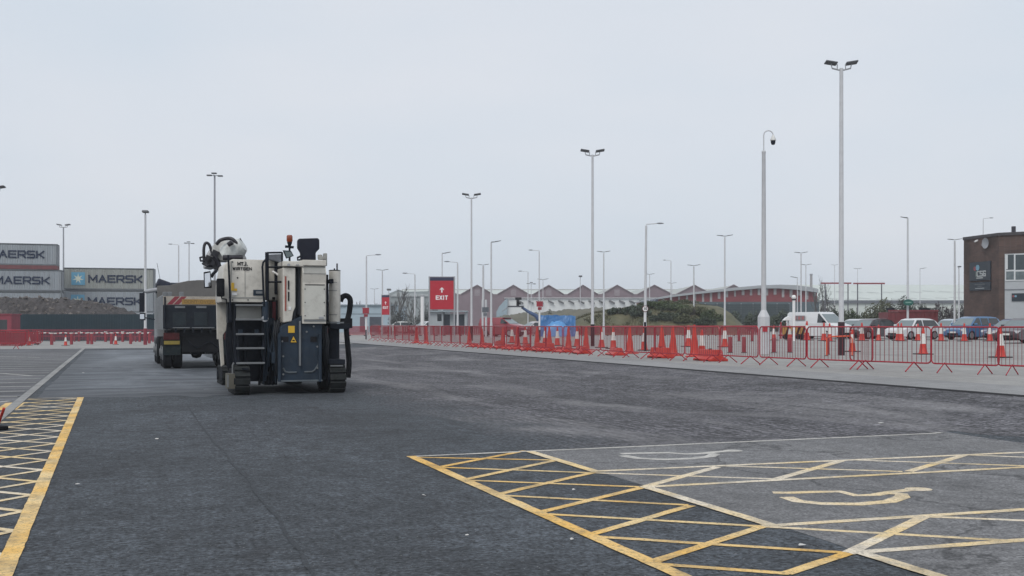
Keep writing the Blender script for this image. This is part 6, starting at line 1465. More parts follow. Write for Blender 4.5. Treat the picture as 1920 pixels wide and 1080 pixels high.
# slim chimney behind
c = D(1521, 240); mb = MB(); mb.cyl((0, 0, 0), (0, 0, ZP(516, 240) - c.z), .32, .28, n=14); ch = thing('chimney_stack', 'slim pale chimney stack rising behind the curved roof hall', 'chimney', c); mb.build('shaft', mat('chimney_grey', (.3, .29, .3), .7), ch, smooth=.6); mb = MB(); z_ = ZP(516, 240) - c.z; mb.cyl((0, 0, z_ + .003), (0, 0, z_ + .3), .36, n=14); mb.build('cap', pole_grey, ch)
# long pale roof right
Y5 = 225.0; g5 = thing('pale_long_hall', 'long pale green roofed hall at the right behind the bushes and red gantries', 'warehouse', (0, Y5, 0))
xa, xb = xl(1536, Y5), xl(2060, Y5); ze, zr_ = ZP(563.5, Y5), ZP(532, Y5)
mb = MB(); mb.prism([(0, 0), (0, ze), (26, zr_ * 1.075), (52, ze), (52, 0)], xa, xb, 'x'); mb.build('hall_shell', mat('hall_pale_green', (.54, .58, .55), .7, var=.05, scale=.2), g5)
mb = MB(); mb.box(xa, xb, -.4, .0, ze - .6, ze + .05); mb.build('eaves_band', mat('eaves_grey', (.12, .13, .15), .6), g5)
sl = (zr_ * 1.075 - ze) / 26
for i in range(24):
    x = xa + 1 + i * 1.65; y0 = random.uniform(1, 4) if i % 2 else random.uniform(12, 15); mb = MB(); mb.add([(x, y0, ze + sl * y0 + .10), (x + 2.3, y0 - 1.0, ze + sl * (y0 - 1.0) + .10), (x + 2.3, y0 - .7, ze + sl * (y0 - .7) + .12), (x, y0 + .4, ze + sl * (y0 + .4) + .12)], [(0, 1, 2, 3)]); mb.build('roof_light', mat('rooflight', (.30, .32, .31), .5), g5)
# low pale blue units behind the machine, left of centre
Y6 = 150.0; g6 = thing('pale_blue_unit', 'low pale blue industrial unit with dark doors behind the milling machine hose', 'industrial unit', (0, Y6, 0))
pb = mat('unit_pale_blue', (.34, .43, .49), .6, var=.07, scale=.5)
xa, xb = xl(612, Y6), xl(737, Y6); mb = MB(); mb.box(xa, xb, 0, 20, 0, ZP(573, Y6)); mb.build('wall', pb, g6); mb = MB(); mb.box(xa - .2, xb + .2, -.3, 20.2, ZP(573, Y6) + .003, ZP(571, Y6)); mb.build('roof_edge', mat('unit_roof', (.2, .25, .29), .6), g6)
for a, b, c_ in ((675, 684, (.12, .07, .09)), (693, 715, (.05, .06, .08))): mb = MB(); mb.box(xl(a, Y6), xl(b, Y6), -.06, -.005, zg(0, Y6), ZP(594, Y6)); mb.build('door', mat('unit_door_%d' % a, c_, .5), g6)
mb = MB(); mb.box(xl(640, Y6), xl(735, Y6), -.05, -.004, ZP(589, Y6), ZP(588, Y6)); mb.build('cladding_band', mat('unit_band', (.16, .2, .23), .6), g6)
# plain grey shed behind bare trees
Y7 = 210.0; g7 = thing('grey_gable_shed', 'pale shed with a low gable behind the bare trees', 'shed', (0, Y7, 0))
mb = MB(); mb.prism([(xl(728, Y7), 0), (xl(728, Y7), ZP(551, Y7)), (xl(747, Y7), ZP(543, Y7)), (xl(760, Y7), ZP(547, Y7)), (xl(806, Y7), ZP(546, Y7)), (xl(830, Y7), ZP(548, Y7)), (xl(830, Y7), 0)], 0, 25, 'y'); mb.build('shed_shell', mat('gable_shed', (.25, .28, .29), .7, var=.06, scale=.3), g7)
mb = MB(); mb.prism([(xl(730, Y7), ZP(556, Y7)), (xl(747, Y7), ZP(547, Y7)), (xl(760, Y7), ZP(550, Y7)), (xl(828, Y7), ZP(552, Y7)), (xl(828, Y7), ZP(556, Y7))], -.3, -.01, 'y'); mb.build('fascia', mat('shed_fascia', (.36, .39, .40), .6), g7)
# pay kiosk under the big exit sign
Y8 = 118.0; g8 = thing('kiosk_building', 'small pale kiosk building with dark openings under the large EXIT sign', 'kiosk', (0, Y8, zg(xl(840, Y8), Y8)))
gz = zg(xl(840, Y8), Y8); Zk = lambda py: ZP(py, Y8) - gz
kb = mat('kiosk_pale', (.33, .36, .38), .6, var=.08)
mb = MB(); mb.box(xl(806, Y8), xl(831, Y8), 0, 3, 0, Zk(585)); mb.box(xl(871, Y8), xl(875, Y8), 0, 3, 0, Zk(585)); mb.box(xl(831, Y8), xl(871, Y8), .6, 3, 0, Zk(588)); mb.build('wall', kb, g8)
mb = MB(); mb.box(xl(804, Y8), xl(876, Y8), -.4, 3.3, Zk(585) + .003, Zk(582.5)); mb.build('roof', mat('kiosk_roof', (.28, .33, .36), .6), g8)
for a, b in ((832, 843), (850, 858), (860, 871)): mb = MB(); mb.box(xl(a, Y8), xl(b, Y8), .56, .598, 0, Zk(590)); mb.build('dark_opening', mat('opening_dark', (.018, .03, .045), .4), g8)
mb = MB(); mb.box(xl(820, Y8), xl(828, Y8), -.02, -.003, Zk(602), Zk(589)); mb.build('window', glass, g8)
# brick office right
Yo = 83.0
A = Vector((xl(1807, 84.2), 84.2)); B = Vector((xl(1873, 80), 80)); Cc = Vector((xl(1990, 77.5), 77.5)); D2 = Vector((Cc.x + 2, Cc.y + 14)); E2 = Vector((A.x + 9, A.y + 14))
gz = zg(B.x, B.y); zt_ = ZP(442, 80)
brick = brick_mat('brown_brick', (.105, .066, .056), (.075, .048, .043), (.10, .085, .08), 3.0)
off = thing('brick_office', 'two-storey brown brick office with white window bay at the right frame edge', 'office', (B.x, B.y, gz))
loc2 = lambda p: (p.x - B.x, p.y - B.y)
mb = MB(); mb.prism([loc2(A), loc2(B), loc2(Cc), loc2(D2), loc2(E2)], 0, zt_ - gz, 'z'); ow = mb.build('brick_wall', brick, off)
ctr = sum((A, B, Cc, D2, E2), Vector((0, 0))) / 5; grow = [loc2(p + (p - ctr).normalized() * .12) for p in (A, B, Cc, D2, E2)]
mb = MB(); mb.prism(grow, zt_ - gz + .003, zt_ - gz + .22, 'z'); mb.build('roof_coping', mat('coping_dark', (.05, .045, .05), .6), off)
def onwall(P0, P1, px):       # point along a wall line seen at px
    s = (px - 960) / F; d = P1 - P0; t = (s * P0.y - P0.x) / (d.x - s * d.y); return P0 + d * t
def panel(P0, P1, px0, px1, py0, py1, out, th, m, name, par):
    a, b = onwall(P0, P1, px0), onwall(P0, P1, px1); d = (b - a).normalized(); nr = Vector((d.y, -d.x)); nr = nr if nr.y < 0 else -nr
    z0, z1 = ZP(py1, (a.y + b.y) / 2), ZP(py0, (a.y + b.y) / 2)
    q = [a + nr * out, b + nr * out, b + nr * (out + th), a + nr * (out + th)]
    mb = MB(); mb.prism([loc2(p) for p in q], z0 - gz, z1 - gz, 'z'); o = mb.build(name, m, par)
    c = (a + b) / 2 + nr * (out + th); o['_c'] = 0; del o['_c']
    return o, Vector((c.x - B.x, c.y - B.y, (z0 + z1) / 2 - gz)), math.atan2(d.y, d.x), (b - a).length, z1 - z0
navy = mat('office_sign_navy', (.016, .024, .035), .3, var=.1)
pgrey = mat('sign_lettering_pale', (.40, .42, .42), .5)
sg = thing('office_sign', 'upper dark sign with pale letters and two coloured discs on the brick office wall', 'sign', (B.x, B.y, gz))
o, c, rz, w, h = panel(A, B, 1820, 1859, 491, 526, .02, .08, navy, 'sign_panel', sg)
al = lambda dx, dz: Vector((dx * math.cos(rz), dx * math.sin(rz), dz))
letters('sign_lettering', 'CSG', .36, pgrey, sg, c + al(.2, -.2), rz, wd=.72, gap=.34, t=.24, th=.02)
mb = MB(); mb.box(-.55, .25, -.012, -.002, -.04, .04); u_ = mb.build('sign_underline', pgrey, sg, c + al(.15, -.52), rz)
for dx, dz, r, m_ in ((-.58, .22, .17, mat('disc_red', (.26, .06, .07), .5)), (-.26, .28, .22, mat('disc_blue', (.16, .32, .42), .5))):
    mb = MB(); mb.cyl((0, 0, 0), (0, -.02, 0), r, n=20); q = Vector((dx * math.cos(rz), dx * math.sin(rz), dz)); mb.build('sign_disc', m_, sg, c + q, rz)
mb = MB(); mb.box(-.09, .09, -.012, -.002, -.2, .2); mb.build('sign_figure', mat('figure_grey', (.12, .15, .13), .5), sg, c + Vector((-.42 * math.cos(rz), -.42 * math.sin(rz), -.2)), rz)
sg2 = thing('office_sign', 'lower narrow dark sign with faint pale lines on the brick office wall', 'sign', (B.x, B.y, gz))
o, c, rz, w, h = panel(A, B, 1820, 1859, 529, 544.5, .02, .08, navy, 'sign_panel', sg2)
for dz, hw2, m_ in ((.14, .62, mat('line_dim', (.09, .1, .11), .5)), (.0, .25, mat('line_dim', None) if 'line_dim' not in MATS else MATS['line_dim']), (-.16, .55, mat('line_pale', (.25, .27, .28), .5))): mb = MB(); mb.box(-hw2, hw2, -.012, -.002, -.035, .035); mb.build('sign_line', m_, sg2, c + Vector((0, 0, dz)), rz)
# dish and floodlight
o_ = onwall(A, B, 1853); ds = thing('satellite_dish', 'round grey satellite dish high on the brick office wall', 'satellite dish', (o_.x, o_.y, ZP(457.5, 82)), math.atan2(B.y - A.y, B.x - A.x))
mb = MB(); pr = [(0, -.22), (.16, -.205), (.3, -.16), (.4, -.10), (.41, -.09), (.3, -.145), (.16, -.19), (0, -.20)]; mb.lathe(pr, n=22); mb.v = [(x - .0, -z * 1.0 - .36, y) for x, y, z in mb.v]; mb.build('dish_bowl', mat('dish_grey', (.28, .29, .31), .5, var=.08), ds, smooth=.7)
mb = MB(); mb.tube([(0, 0, -.05), (0, -.16, -.05)], .04); mb.tube([(0, -.3, -.38), (0, -.62, -.12)], .012); mb.build('dish_arm', galv, ds)
o_ = onwall(A, B, 1828); fl = thing('wall_floodlight', 'small white floodlight beside the satellite dish', 'floodlight', (o_.x, o_.y, ZP(455, 84.5)))
mb = MB(); mb.obox((0, -.3, 0), (.36, .16, .12), Matrix.Rotation(R_(-28), 3, 'Y')); mb.build('lamp_head', sign_white, fl, bevel=.02); mb = MB(); mb.tube([(0, .0, 0), (0, -.25, 0)], .03); mb.build('bracket', galv, fl)
# white window bay
wf = mat('window_white', (.58, .6, .61), .4, var=.04)
o, c, rz, w, h = panel(B, Cc, 1884.5, 1985, 474.5, 599, .02, .10, mat('bay_panel', (.40, .42, .44), .5, var=.06), 'bay_panel', off)
bay, c2, rz2, w2, h2 = panel(B, Cc, 1885.5, 1985, 475.5, 526, .121, .05, wf, 'window', off)
for a, b, t, bt in ((1887.5, 1902, 477.5, 506), (1905, 1928, 477.5, 506), (1887.5, 1902, 509, 524.5), (1905, 1928, 509, 524.5), (1931, 1954, 477.5, 506), (1931, 1954, 509, 524.5)):
    panel(B, Cc, a, b, t, bt, .172, .006, mat('office_glass', (.035, .05, .058), .15, var=.2, spec=.7) if t < 500 else mat('office_glass_pale', (.12, .15, .16), .2, var=.3), 'pane', bay)
panel(B, Cc, 1887.6, 1890.5, 478, 505, .179, .004, wf, 'blind', bay)
panel(B, Cc, 1884.5, 1985, 541.5, 543.5, .121, .03, mat('bay_seam', (.16, .17, .19), .5), 'seam', off)
sg3 = thing('office_sign', 'small dark sign on the white bay at the right frame edge', 'sign', (B.x, B.y, gz)); o, c, rz, w, h = panel(B, Cc, 1898, 1932, 550, 564.5, .13, .06, navy, 'sign_panel', sg3)
for dx, m_ in ((-.5, MATS['disc_red']), (-.35, MATS['disc_blue'])): mb = MB(); mb.cyl((0, 0, 0), (0, -.02, 0), .08, n=14); mb.build('sign_disc', m_, sg3, c + Vector((dx * math.cos(rz), dx * math.sin(rz), .08)), rz)
c_ = D(1900.5, 83); vp = thing('roof_vent', 'dark vent pipe standing on the brick office roof', 'vent', (c_.x, c_.y, zt_ + .2)); zz = ZP(424.5, 83) - zt_ - .2
mb = MB(); mb.cyl((0, 0, 0), (0, 0, zz * .35), .10, n=12); mb.build('stub', galv, vp); mb = MB(); mb.cyl((0, 0, zz * .3), (0, 0, zz), .16, n=14); mb.build('cowl', mat('cowl_dark', (.03, .028, .04), .5), vp, smooth=.6)
# red height gantries
for px0, px1, py, lab in ((1539, 1596, 531, 'red topped gantry left of the tallest lamp post, before the pale hall'), (1600, 1659, 531.5, 'red topped gantry right of the tallest lamp post, before the pale hall')):
    Y = 130; g = thing('red_gantry', lab, 'gantry', (0, Y, 0), 0, 'red gantries'); mb = MB(); mb.box(xl(px0, Y), xl(px1, Y), -.08, .08, ZP(py + 1.4, Y), ZP(py - 1.4, Y)); mb.build('crossbeam', mat('gantry_red', (.26, .07, .08), .6), g)
    for px in (px0 + 8, px1 - 6): mb = MB(); mb.cyl((xl(px, Y), 0, zg(0, Y)), (xl(px, Y), 0, ZP(py + 1.4, Y)), .07, n=8); mb.build('leg', mat('gantry_leg', (.12, .12, .14), .5), g)
# long low red container/skip behind the cars
Y = 92; c = D(1712, Y); g = thing('red_skip', 'long low dull red open container behind the white hatchback', 'skip', c); k = Y / F; zt2 = ZP(582, Y) - c.z
sk = mat('skip_red', (.17, .03, .038), .6, var=.2, dirt=.35)
mb = MB(); mb.prism([(-46 * k, 0), (46 * k, 0), (47 * k, zt2), (-47 * k, zt2 * .93)], 0, 2.4, 'y'); bd = mb.build('skip_body', sk, g, bevel=.02)
mb = MB()
for i in range(10): mb.box((-42 + i * 9) * k, (-41 + i * 9) * k, -.05, -.001, .1, zt2 * .9)
mb.build('rib', sk, bd)
mb = MB(); mb.box(-47 * k, 47 * k, -.08, .0, zt2 * .95, zt2 + .04); mb.build('top_rail', mat('skip_rail', (.22, .05, .06), .5), g)
for a, b in ((-44, -32), (17, 34)): mb = MB(); mb.box(a * k, b * k, .3, .8, zt2 + .003, zt2 + .22); mb.build('lid_bar', dark_steel, g)
# ================================================================ blue sheet, boom lift
Y = 97; c = D(1047, Y); k = Y / F; g = thing('sheeted_stack', 'stack covered by a bright blue plastic sheet with sagging folds on top', 'sheeted stack', c); hh = ZP(590, Y) - c.z
mb = MB(); nx, nz_ = 60, 14
for j in range(nz_ + 1):
    for i in range(nx + 1):
        t = i / nx; x = (-34 + 66 * t) * k; z_ = hh * j / nz_
        y = -.0 - .10 * noise.noise(Vector((x * 3, z_ * 1.2, 1))) - .08 * noise.noise(Vector((x * 9, z_ * 3, 4))) - (1 - j / nz_) * .35
        mb.v.append((x, y, z_ + (.16 * noise.noise(Vector((x * 1.7, 0, 2))) - .06) * (j / nz_) ** 4))
o1 = len(mb.v)
for i in range(nx + 1):
    t = i / nx; x = (-34 + 66 * t) * k; mb.v.append((x, 2.2, hh + .16 * noise.noise(Vector((x * 1.7, 0, 2))) - .06))
for i in range(nx + 1):
    t = i / nx; x = (-34 + 66 * t) * k; mb.v.append((x, 2.3, 0))
w_ = nx + 1
for j in range(nz_ + 2):
    for i in range(nx): a = j * w_ + i; mb.f.append([a, a + 1, a + w_ + 1, a + w_]); mb.mi.append(0)
blue_ = mat('blue_sheet', (.035, .15, .36), .35, var=.15, scale=2, bump=.5, bscale=7)
sh = mb.build('blue_sheet', blue_, g, smooth=1.2)
for s in (0, nx): 
    pass
mb = MB(); mb.box(-33 * k, 31 * k, .15, 2.15, 0, hh - .32); mb.build('stack_core', dark_edge, g)
mb = MB(); nn_ = 20
for j in range(nn_ + 1):
    for i in range(nn_ + 1):
        x = (-30 + 54 * i / nn_) * k; y = -1.3 + 1.2 * j / nn_; e = math.sin(math.pi * i / nn_) ** .5 * math.sin(math.pi * j / nn_) ** .5
        mb.v.append((x, y, max(.02, (ZP(602, Y) - c.z) * e * (1 + .18 * noise.noise(Vector((x * 4, y * 4, 7)))))))
for j in range(nn_):
    for i in range(nn_): a = j * (nn_ + 1) + i; mb.f.append([a, a + 1, a + nn_ + 2, a + nn_ + 1]); mb.mi.append(0)
mb.build('sheet_fold', mat('blue_sheet_highlight', (.09, .27, .55), .3, var=.15, scale=3, bump=.4, bscale=9), g, smooth=1.2)  # paler copy of the sheet colour paints the highlight on the fold
Y = 122; c = D(1000, Y); k = Y / F; g = thing('boom_lift', 'blue boom lift with raised platform above the red van', 'boom lift', c); Zb = lambda p: ZP(p, Y) - c.z; X = lambda p: (p - 1000) * k
bb = mat('boom_blue', (.045, .085, .19), .5, var=.2)
mb = MB(); mb.tube([(X(978), 0, Zb(576)), (X(990), 0, Zb(584)), (X(1005), 0, Zb(592)), (X(1010), 0, Zb(600)), (X(1012), .3, Zb(606))], [.14, .17, .24, .24, .2], 8); mb.build('boom_arm', bb, g, smooth=.6)
mb = MB(); mb.box(X(952), X(982), -.5, .5, Zb(576), Zb(573.5)); pf = mb.build('platform', mat('platform_dark', (.05, .055, .07), .5), g)
mb = MB(); mb.obox((X(971), 0, Zb(566)), (5.5 * k, .5, 15 * k)); mb.obox((X(972), 0, Zb(560)), (12 * k, .6, 4.5 * k)); mb.obox((X(973), 0, Zb(569)), (7 * k, .5, 4 * k)); mb.build('control_box', black_paint, pf, bevel=.05)
mb = MB(); mb.tube([(X(953), 0, Zb(575)), (X(941), 0, Zb(584))], .05, 6); mb.tube([(X(953), -.5, Zb(573)), (X(953), -.5, Zb(562)), (X(966), -.5, Zb(561))], .03, 6); mb.build('guard_rail', pole_grey, g)
mb = MB(); mb.box(X(1000), X(1025), -1, 1, .45, 1.2); mb.build('chassis', bb, g, bevel=.1)
for x in (1004, 1021):
    for y in (-.9, .9): mb = MB(); mb.cyl((X(x), y - .15, .45), (X(x), y + .15, .45), .45, n=16); mb.build('wheel', black_rubber, g, smooth=.6)
# ================================================================ banks, bushes, trees
def leaf_cloud(mb, c, rad, n, size, seed, flat=1.0):
    rnd = random.Random(seed)
    for _ in range(n):
        while True:
            p = Vector((rnd.uniform(-1, 1), rnd.uniform(-1, 1), rnd.uniform(-.9, 1)))
            if p.length < 1: break
        if p.length < .55 and rnd.random() < .7: p = p.normalized() * rnd.uniform(.6, 1)
        q = Vector((c[0] + p.x * rad[0], c[1] + p.y * rad[1], c[2] + p.z * rad[2]))
        s = size * rnd.uniform(.5, 1.3); a = Vector((rnd.gauss(0, 1), rnd.gauss(0, 1), rnd.gauss(0, 1))).normalized(); b = a.orthogonal().normalized(); d = a.cross(b)
        mb.v += [tuple(q - b * s), tuple(q + d * s * .5), tuple(q + b * s), tuple(q - d * s * .5)]; o = len(mb.v) - 4; mb.f.append([o, o + 1, o + 2, o + 3]); mb.mi.append(0)
def shrub(px, Y, pyt, wpx, label, m, n=900, leaf=.16, twigs=True, seed=1, base=0, hmin=0):
    c = D(px, Y); c.z += base; k = Y / F; h = max(hmin, ZP(pyt, Y) - c.z); w = wpx * k / 2; rnd = random.Random(seed)
    root = thing('shrub', label, 'shrub', c, 0, 'bushes behind the car park'); mb = MB()
    for i in range(9):
        x = rnd.uniform(-.75, .75) * w; hh = h * (1 - .45 * abs(x / w) ** 1.5) * rnd.uniform(.72, 1.0); r = w * rnd.uniform(.22, .4)
        leaf_cloud(mb, (x, rnd.uniform(-.5, .5) * w * .5, hh * .52), (r, r * .9, hh * .5), n // 9, leaf, seed * 31 + i)
    mb.build('foliage', m, root, fix=False)
    mb = MB()
    for i in range(7):
        x = rnd.uniform(-.5, .5) * w; mb.tube([(x * .4, 0, 0), (x * .8, rnd.uniform(-.2, .2), h * .45), (x * 1.1, rnd.uniform(-.3, .3), h * rnd.uniform(.7, .92))], [.06, .04, .012], 5)
    mb.build('stem', mat('bark', (.06, .05, .045), .9, var=.3), root)
def leafmat(name, a, b):
    m = mat(name, a, .8, var=.35, scale=.7); n = m.node_tree.nodes
    e = [x for x in n if x.type == 'VALTORGB'][0].color_ramp.elements; e[0].color = a + (1,); e[1].color = b + (1,)
    return m
g_green = leafmat('leaf_green', (.04, .06, .03), (.10, .13, .06)); g_olive = leafmat('leaf_olive', (.055, .066, .036), (.13, .135, .07)); g_dark = leafmat('leaf_dark', (.036, .052, .038), (.085, .105, .066)); g_purple = leafmat('twig_purple', (.05, .044, .05), (.10, .085, .085))
# grass bank
def bank(name, px0, px1, prof, Y, depth, m, rough=.25):
    mb = MB(); nx, ny = 90, 14
    for j in range(ny + 1):
        for i in range(nx + 1):
            px = px0 + (px1 - px0) * i / nx
            for (a, za), (b, zb) in zip(prof, prof[1:]):
                if a <= px <= b: pt = za + (zb - za) * (px - a) / (b - a)
            x = xl(px, Y); y = Y - depth / 2 + depth * j / ny; h0 = zg(x, y); h = max(0, ZP(pt, Y) - h0); t = j / ny
            k = min(1, max(0, 1 - abs(t - .5) / .5) * 1.6); k = k * k * (3 - 2 * k)
            mb.v.append((x, y, h0 - .03 + h * k + rough * min(1, h * k) * (noise.noise(Vector((x * .7, y * .7, 3))) + .5 * noise.noise(Vector((x * 2.3, y * 2.3, 3))))))
    for j in range(ny):
        for i in range(nx): a = j * (nx + 1) + i; mb.f.append([a, a + 1, a + nx + 2, a + nx + 1]); mb.mi.append(0)
    return struct(mb.build(name, m, smooth=.8))
BANK = [(1070, 604), (1085, 596), (1105, 589), (1140, 583), (1180, 578), (1220, 573.5), (1270, 572), (1320, 573), (1345, 580), (1365, 604)]
def bank_h(px, Y):
    pt = 604
    for (a, za), (b, zb) in zip(BANK, BANK[1:]):
        if a <= px <= b: pt = za + (zb - za) * (px - a) / (b - a)
    x = xl(px, Y); pxc = 960 + x / 118 * F; h0 = zg(x, Y); t = (Y - 105) / 26; k = min(1, max(0, 1 - abs(t - .5) / .5) * 1.6); k = k * k * (3 - 2 * k)
    return max(0, (ZP(pt, 118) - h0)) * k
gm_ = leafmat('bank_grass', (.055, .062, .03), (.15, .135, .078)); 
bank('grass_bank', 1070, 1365, [(1070, 604), (1085, 596), (1105, 589), (1140, 583), (1180, 578), (1220, 573.5), (1270, 572), (1320, 573), (1345, 580), (1365, 604)], 118, 26, gm_)
bank('far_bank', 915, 1130, [(915, 602), (940, 594), (970, 589), (1020, 586), (1060, 582), (1100, 579), (1130, 578)], 165, 22, leafmat('far_bank_scrub', (.08, .082, .062), (.15, .14, .105)), .35)
mb = MB()
for i in range(9000):
    px = random.uniform(1072, 1352); Y = random.uniform(106, 119); x = xl(px, Y)
    if noise.noise(Vector((x * .35, Y * .35, 8))) < -.05 or random.random() < max(0, (1110 - px) / 40): continue
    z_ = zg(x, Y) + bank_h(px, Y); s = random.uniform(.05, .22); a = random.uniform(0, 6.28); w = random.uniform(.03, .09)
    mb.v += [(x - w * math.cos(a), Y, z_ - .1), (x + w * math.cos(a), Y + .05, z_ - .1), (x + random.uniform(-.2, .2), Y - .05, z_ + s)]; o = len(mb.v) - 3; mb.f.append([o, o + 1, o + 2]); mb.mi.append(0)
tag(mb.build('rough_grass', gm_, fix=False), kind='stuff')
BS = [
    (1192, 111, 583, 56, 'dark green bush low on the grass bank left below the speed sign', g_dark, 2200), (1225, 112, 577, 60, 'mid green bush on the grass bank right behind the speed sign', g_green, 2400), (1262, 111, 575, 64, 'bright green bush in the middle of the bank, right of the speed sign', g_green, 2600), (1300, 110, 577, 60, 'green bush behind the shorter lamp post on the bank', g_olive, 2400), (1332, 109, 578, 46, 'green bush at the right end of the grass bank', g_green, 1800),
    (1158, 111, 594, 40, 'small dark bush at the left foot of the grass bank', g_dark, 1200), (1205, 110, 596, 50, 'dark bush at the foot of the bank just left of the speed sign post', g_dark, 1500), (1246, 109, 594, 56, 'dark green bush at the foot of the bank, right of the speed sign post', g_dark, 1700), (1284, 108.5, 594, 50, 'olive bush at the foot of the bank near the shorter lamp post', g_olive, 1500), (1322, 108, 594, 44, 'dark bush at the right foot of the bank', g_dark, 1300),
    (1352, 112, 579, 44, 'dark green bush closing the right end of the bank', g_dark, 1800), (1368, 116, 584, 40, 'low dark bush past the right end of the bank', g_dark, 1500),
    (1240, 117, 571, 60, 'olive bush on top of the grass bank', g_olive, 1400), (1290, 116, 570.5, 60, 'olive bush on top of the bank above the bright green one', g_olive, 1400),
    (1031, 160, 577.5, 14, 'small dark round bush on the far bank above the blue sheet', g_dark, 400),
    (1375, 130, 580, 60, 'dark bush left of the camera mast before the curved hall', g_dark, 1800), (1470, 135, 578, 60, 'dark bush right of the camera mast before the curved hall', g_dark, 1800), (1420, 140, 576, 60, 'dark bush behind the camera mast', g_dark, 1600),
    (1598, 112, 570, 62, 'green bush right of the tallest lamp post, under the red gantry', g_green, 2400), (1636, 110, 565, 60, 'green bush below the right red gantry', g_olive, 2400), (1692, 118, 550, 80, 'tall rounded grey-green bush behind the red open container', leafmat('leaf_greygreen', (.042, .052, .044), (.085, .095, .075)), 4200),
    (1660, 120, 556, 56, 'grey-green bush left of the tall rounded one', g_olive, 2400), (1735, 119, 564, 50, 'dark bush right of the tall rounded one', g_dark, 2000), (1766, 116, 557, 56, 'purple-brown leafless bush left of the brick office', g_purple, 2800), (1796, 120, 562, 44, 'purple-brown bush against the brick office corner', g_purple, 2000), (1552, 140, 556, 50, 'dark twiggy bush left of the tallest lamp post', g_purple, 1500), (1566, 120, 574, 46, 'dark green bush behind the white van bonnet', g_dark, 1600)]
for i, (px, Y, pt, w, lab, m_, n) in enumerate(BS): shrub(px, Y, pt, w, lab, m_, n, seed=i + 3, leaf=.12 if Y < 125 else .16, base=bank_h(px, Y) - .1 if px < 1349 and px > 1100 else 0, hmin=(1.0 if Y < 110.5 else .8) if 1100 < px < 1349 else 0)
def bare_tree(px, Y, pyt, wpx, label, seed, base=0, depth=5, dens=3, cat='tree'):
    c = D(px, Y); k = Y / F; h = ZP(pyt, Y) - c.z; w = wpx * k / 2; rnd = random.Random(seed); root = thing('bare_tree', label, cat, c, 0, 'leafless trees'); tr = MB(); cr = MB()
    def grow(p, d, L, r, lv):
        q = p + d * L; mid = p.lerp(q, .5) + Vector((rnd.gauss(0, .04), rnd.gauss(0, .04), 0)) * L
        (tr if lv < 1 else cr).tube([p, mid, q], [r, r * .85, r * .7], 5 if lv < 2 else 3)
        if lv >= depth: return
        for _ in range(dens if lv else dens + 2):
            nd = (d + Vector((rnd.gauss(0, .5) * w / h * 1.6, rnd.gauss(0, .45), rnd.uniform(-.1, .5)))).normalized(); s = rnd.uniform(.35, 1); grow(p + (q - p) * s, nd, L * rnd.uniform(.55, .8), r * .6, lv + 1)
    grow(Vector((0, 0, 0)), Vector((0, 0, 1)), h * .36, max(.10, h * .018), 0)
    mx_ = max(v[2] for v in cr.v); wx_ = max(abs(v[0]) for v in cr.v); f = h / mx_
    for B_ in (tr, cr): B_.v = [(x * min(1.6, w / wx_) if B_ is cr else x, y * .8, z * f) for x, y, z in B_.v]
    tr.build('trunk', mat('bark', None) if 'bark' not in MATS else mat('bark_grey', (.11, .105, .10), .9, var=.3), root, fix=False); cr.build('crown', mat('twigs', (.13, .13, .13), .9, var=.3), root, fix=False)
bare_tree(748, 140, 531, 50, 'tallest bare grey tree right of the smaller EXIT sign', 2, depth=6, dens=2)
bare_tree(772, 136, 548, 56, 'bare grey tree before the pale gable shed, behind the left-armed lamp', 5, depth=6, dens=2)
bare_tree(796, 138, 552, 50, 'bare grey tree behind the white pillar', 9, depth=6, dens=2)
bare_tree(822, 140, 558, 36, 'bare grey tree partly behind the large EXIT sign', 12, depth=5, dens=3)
bare_tree(735, 150, 556, 30, 'small bare tree touching the smaller EXIT sign', 15, depth=5, dens=3)
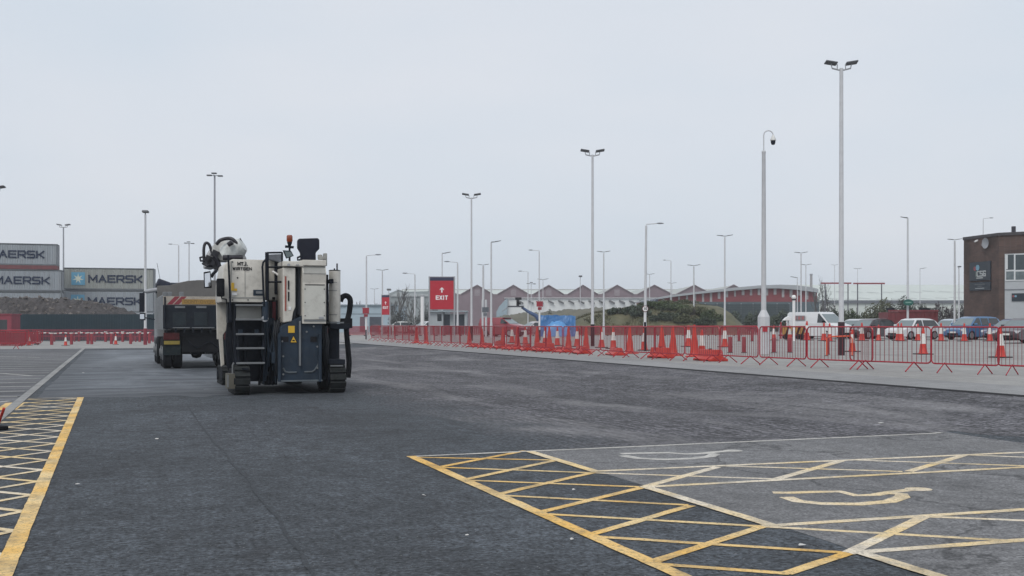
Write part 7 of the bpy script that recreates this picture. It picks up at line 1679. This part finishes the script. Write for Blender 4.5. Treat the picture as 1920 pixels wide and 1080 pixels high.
bare_tree(1545, 132, 516, 50, 'tall bare dark tree left of the tallest lamp post, before the gantry', 21, depth=6, dens=2)
bare_tree(1530, 134, 538, 46, 'shorter bare dark tree at the end of the curved roof hall', 22, depth=5, dens=3)
bare_tree(700, 220, 560, 26, 'faint bare tree left of the smaller EXIT sign', 30, depth=5, dens=3)
bare_tree(674, 230, 563, 24, 'faint bare tree behind the milling machine hose', 31, depth=5, dens=3)
shr = [(755, 132, 574, 60, 'grey twiggy thicket under the bare trees at left'), (800, 130, 572, 60, 'grey twiggy thicket under the bare trees behind the white pillar')]
for i, (px, Y, pt, w, lab) in enumerate(shr): shrub(px, Y, pt, w, lab, leafmat('grey_twigs', (.09, .10, .10), (.17, .18, .175)), 3600, seed=60 + i, leaf=.10)
# dark wire fence before the curved hall
Y = 150; g = thing('mesh_fence', 'grey-green mesh fence with posts in front of the curved hall', 'fence', (xl(1390, Y), Y, zg(xl(1390, Y), Y))); gz_ = zg(xl(1390, Y), Y); hh = ZP(570, Y) - gz_; hw = 90 * Y / F
mb = MB()
for i in range(150): x = -hw + 2 * hw * i / 149; mb.box(x - .035, x + .035, -.01, .01, 0, hh)
for i in range(12): z_ = hh * (i + .5) / 12; mb.box(-hw, hw, .012, .03, z_ - .05, z_ + .05)
mb.build('mesh', mat('fence_green', (.035, .05, .055), .6), g)
for i in range(9): mb = MB(); x = -hw + 2 * hw * i / 8; mb.box(x - .06, x + .06, .04, .14, 0, hh + .1); mb.build('post', pole_grey, g)
# ================================================================ the hazy air
hzm = bpy.data.materials.new('haze_air'); hzm.use_nodes = True; hn = hzm.node_tree.nodes; hn.clear()
ho = hn.new('ShaderNodeOutputMaterial'); pv = hn.new('ShaderNodeVolumePrincipled'); pv.inputs['Color'].default_value = (.93, .96, 1, 1); pv.inputs['Density'].default_value = .0006; pv.inputs['Anisotropy'].default_value = .1
hzm.node_tree.links.new(pv.outputs[0], ho.inputs['Volume'])
mb = MB(); mb.box(-900, 900, -260, 1120, -1.2, 22); hz = mb.build('haze', hzm); tag(hz, kind='stuff')
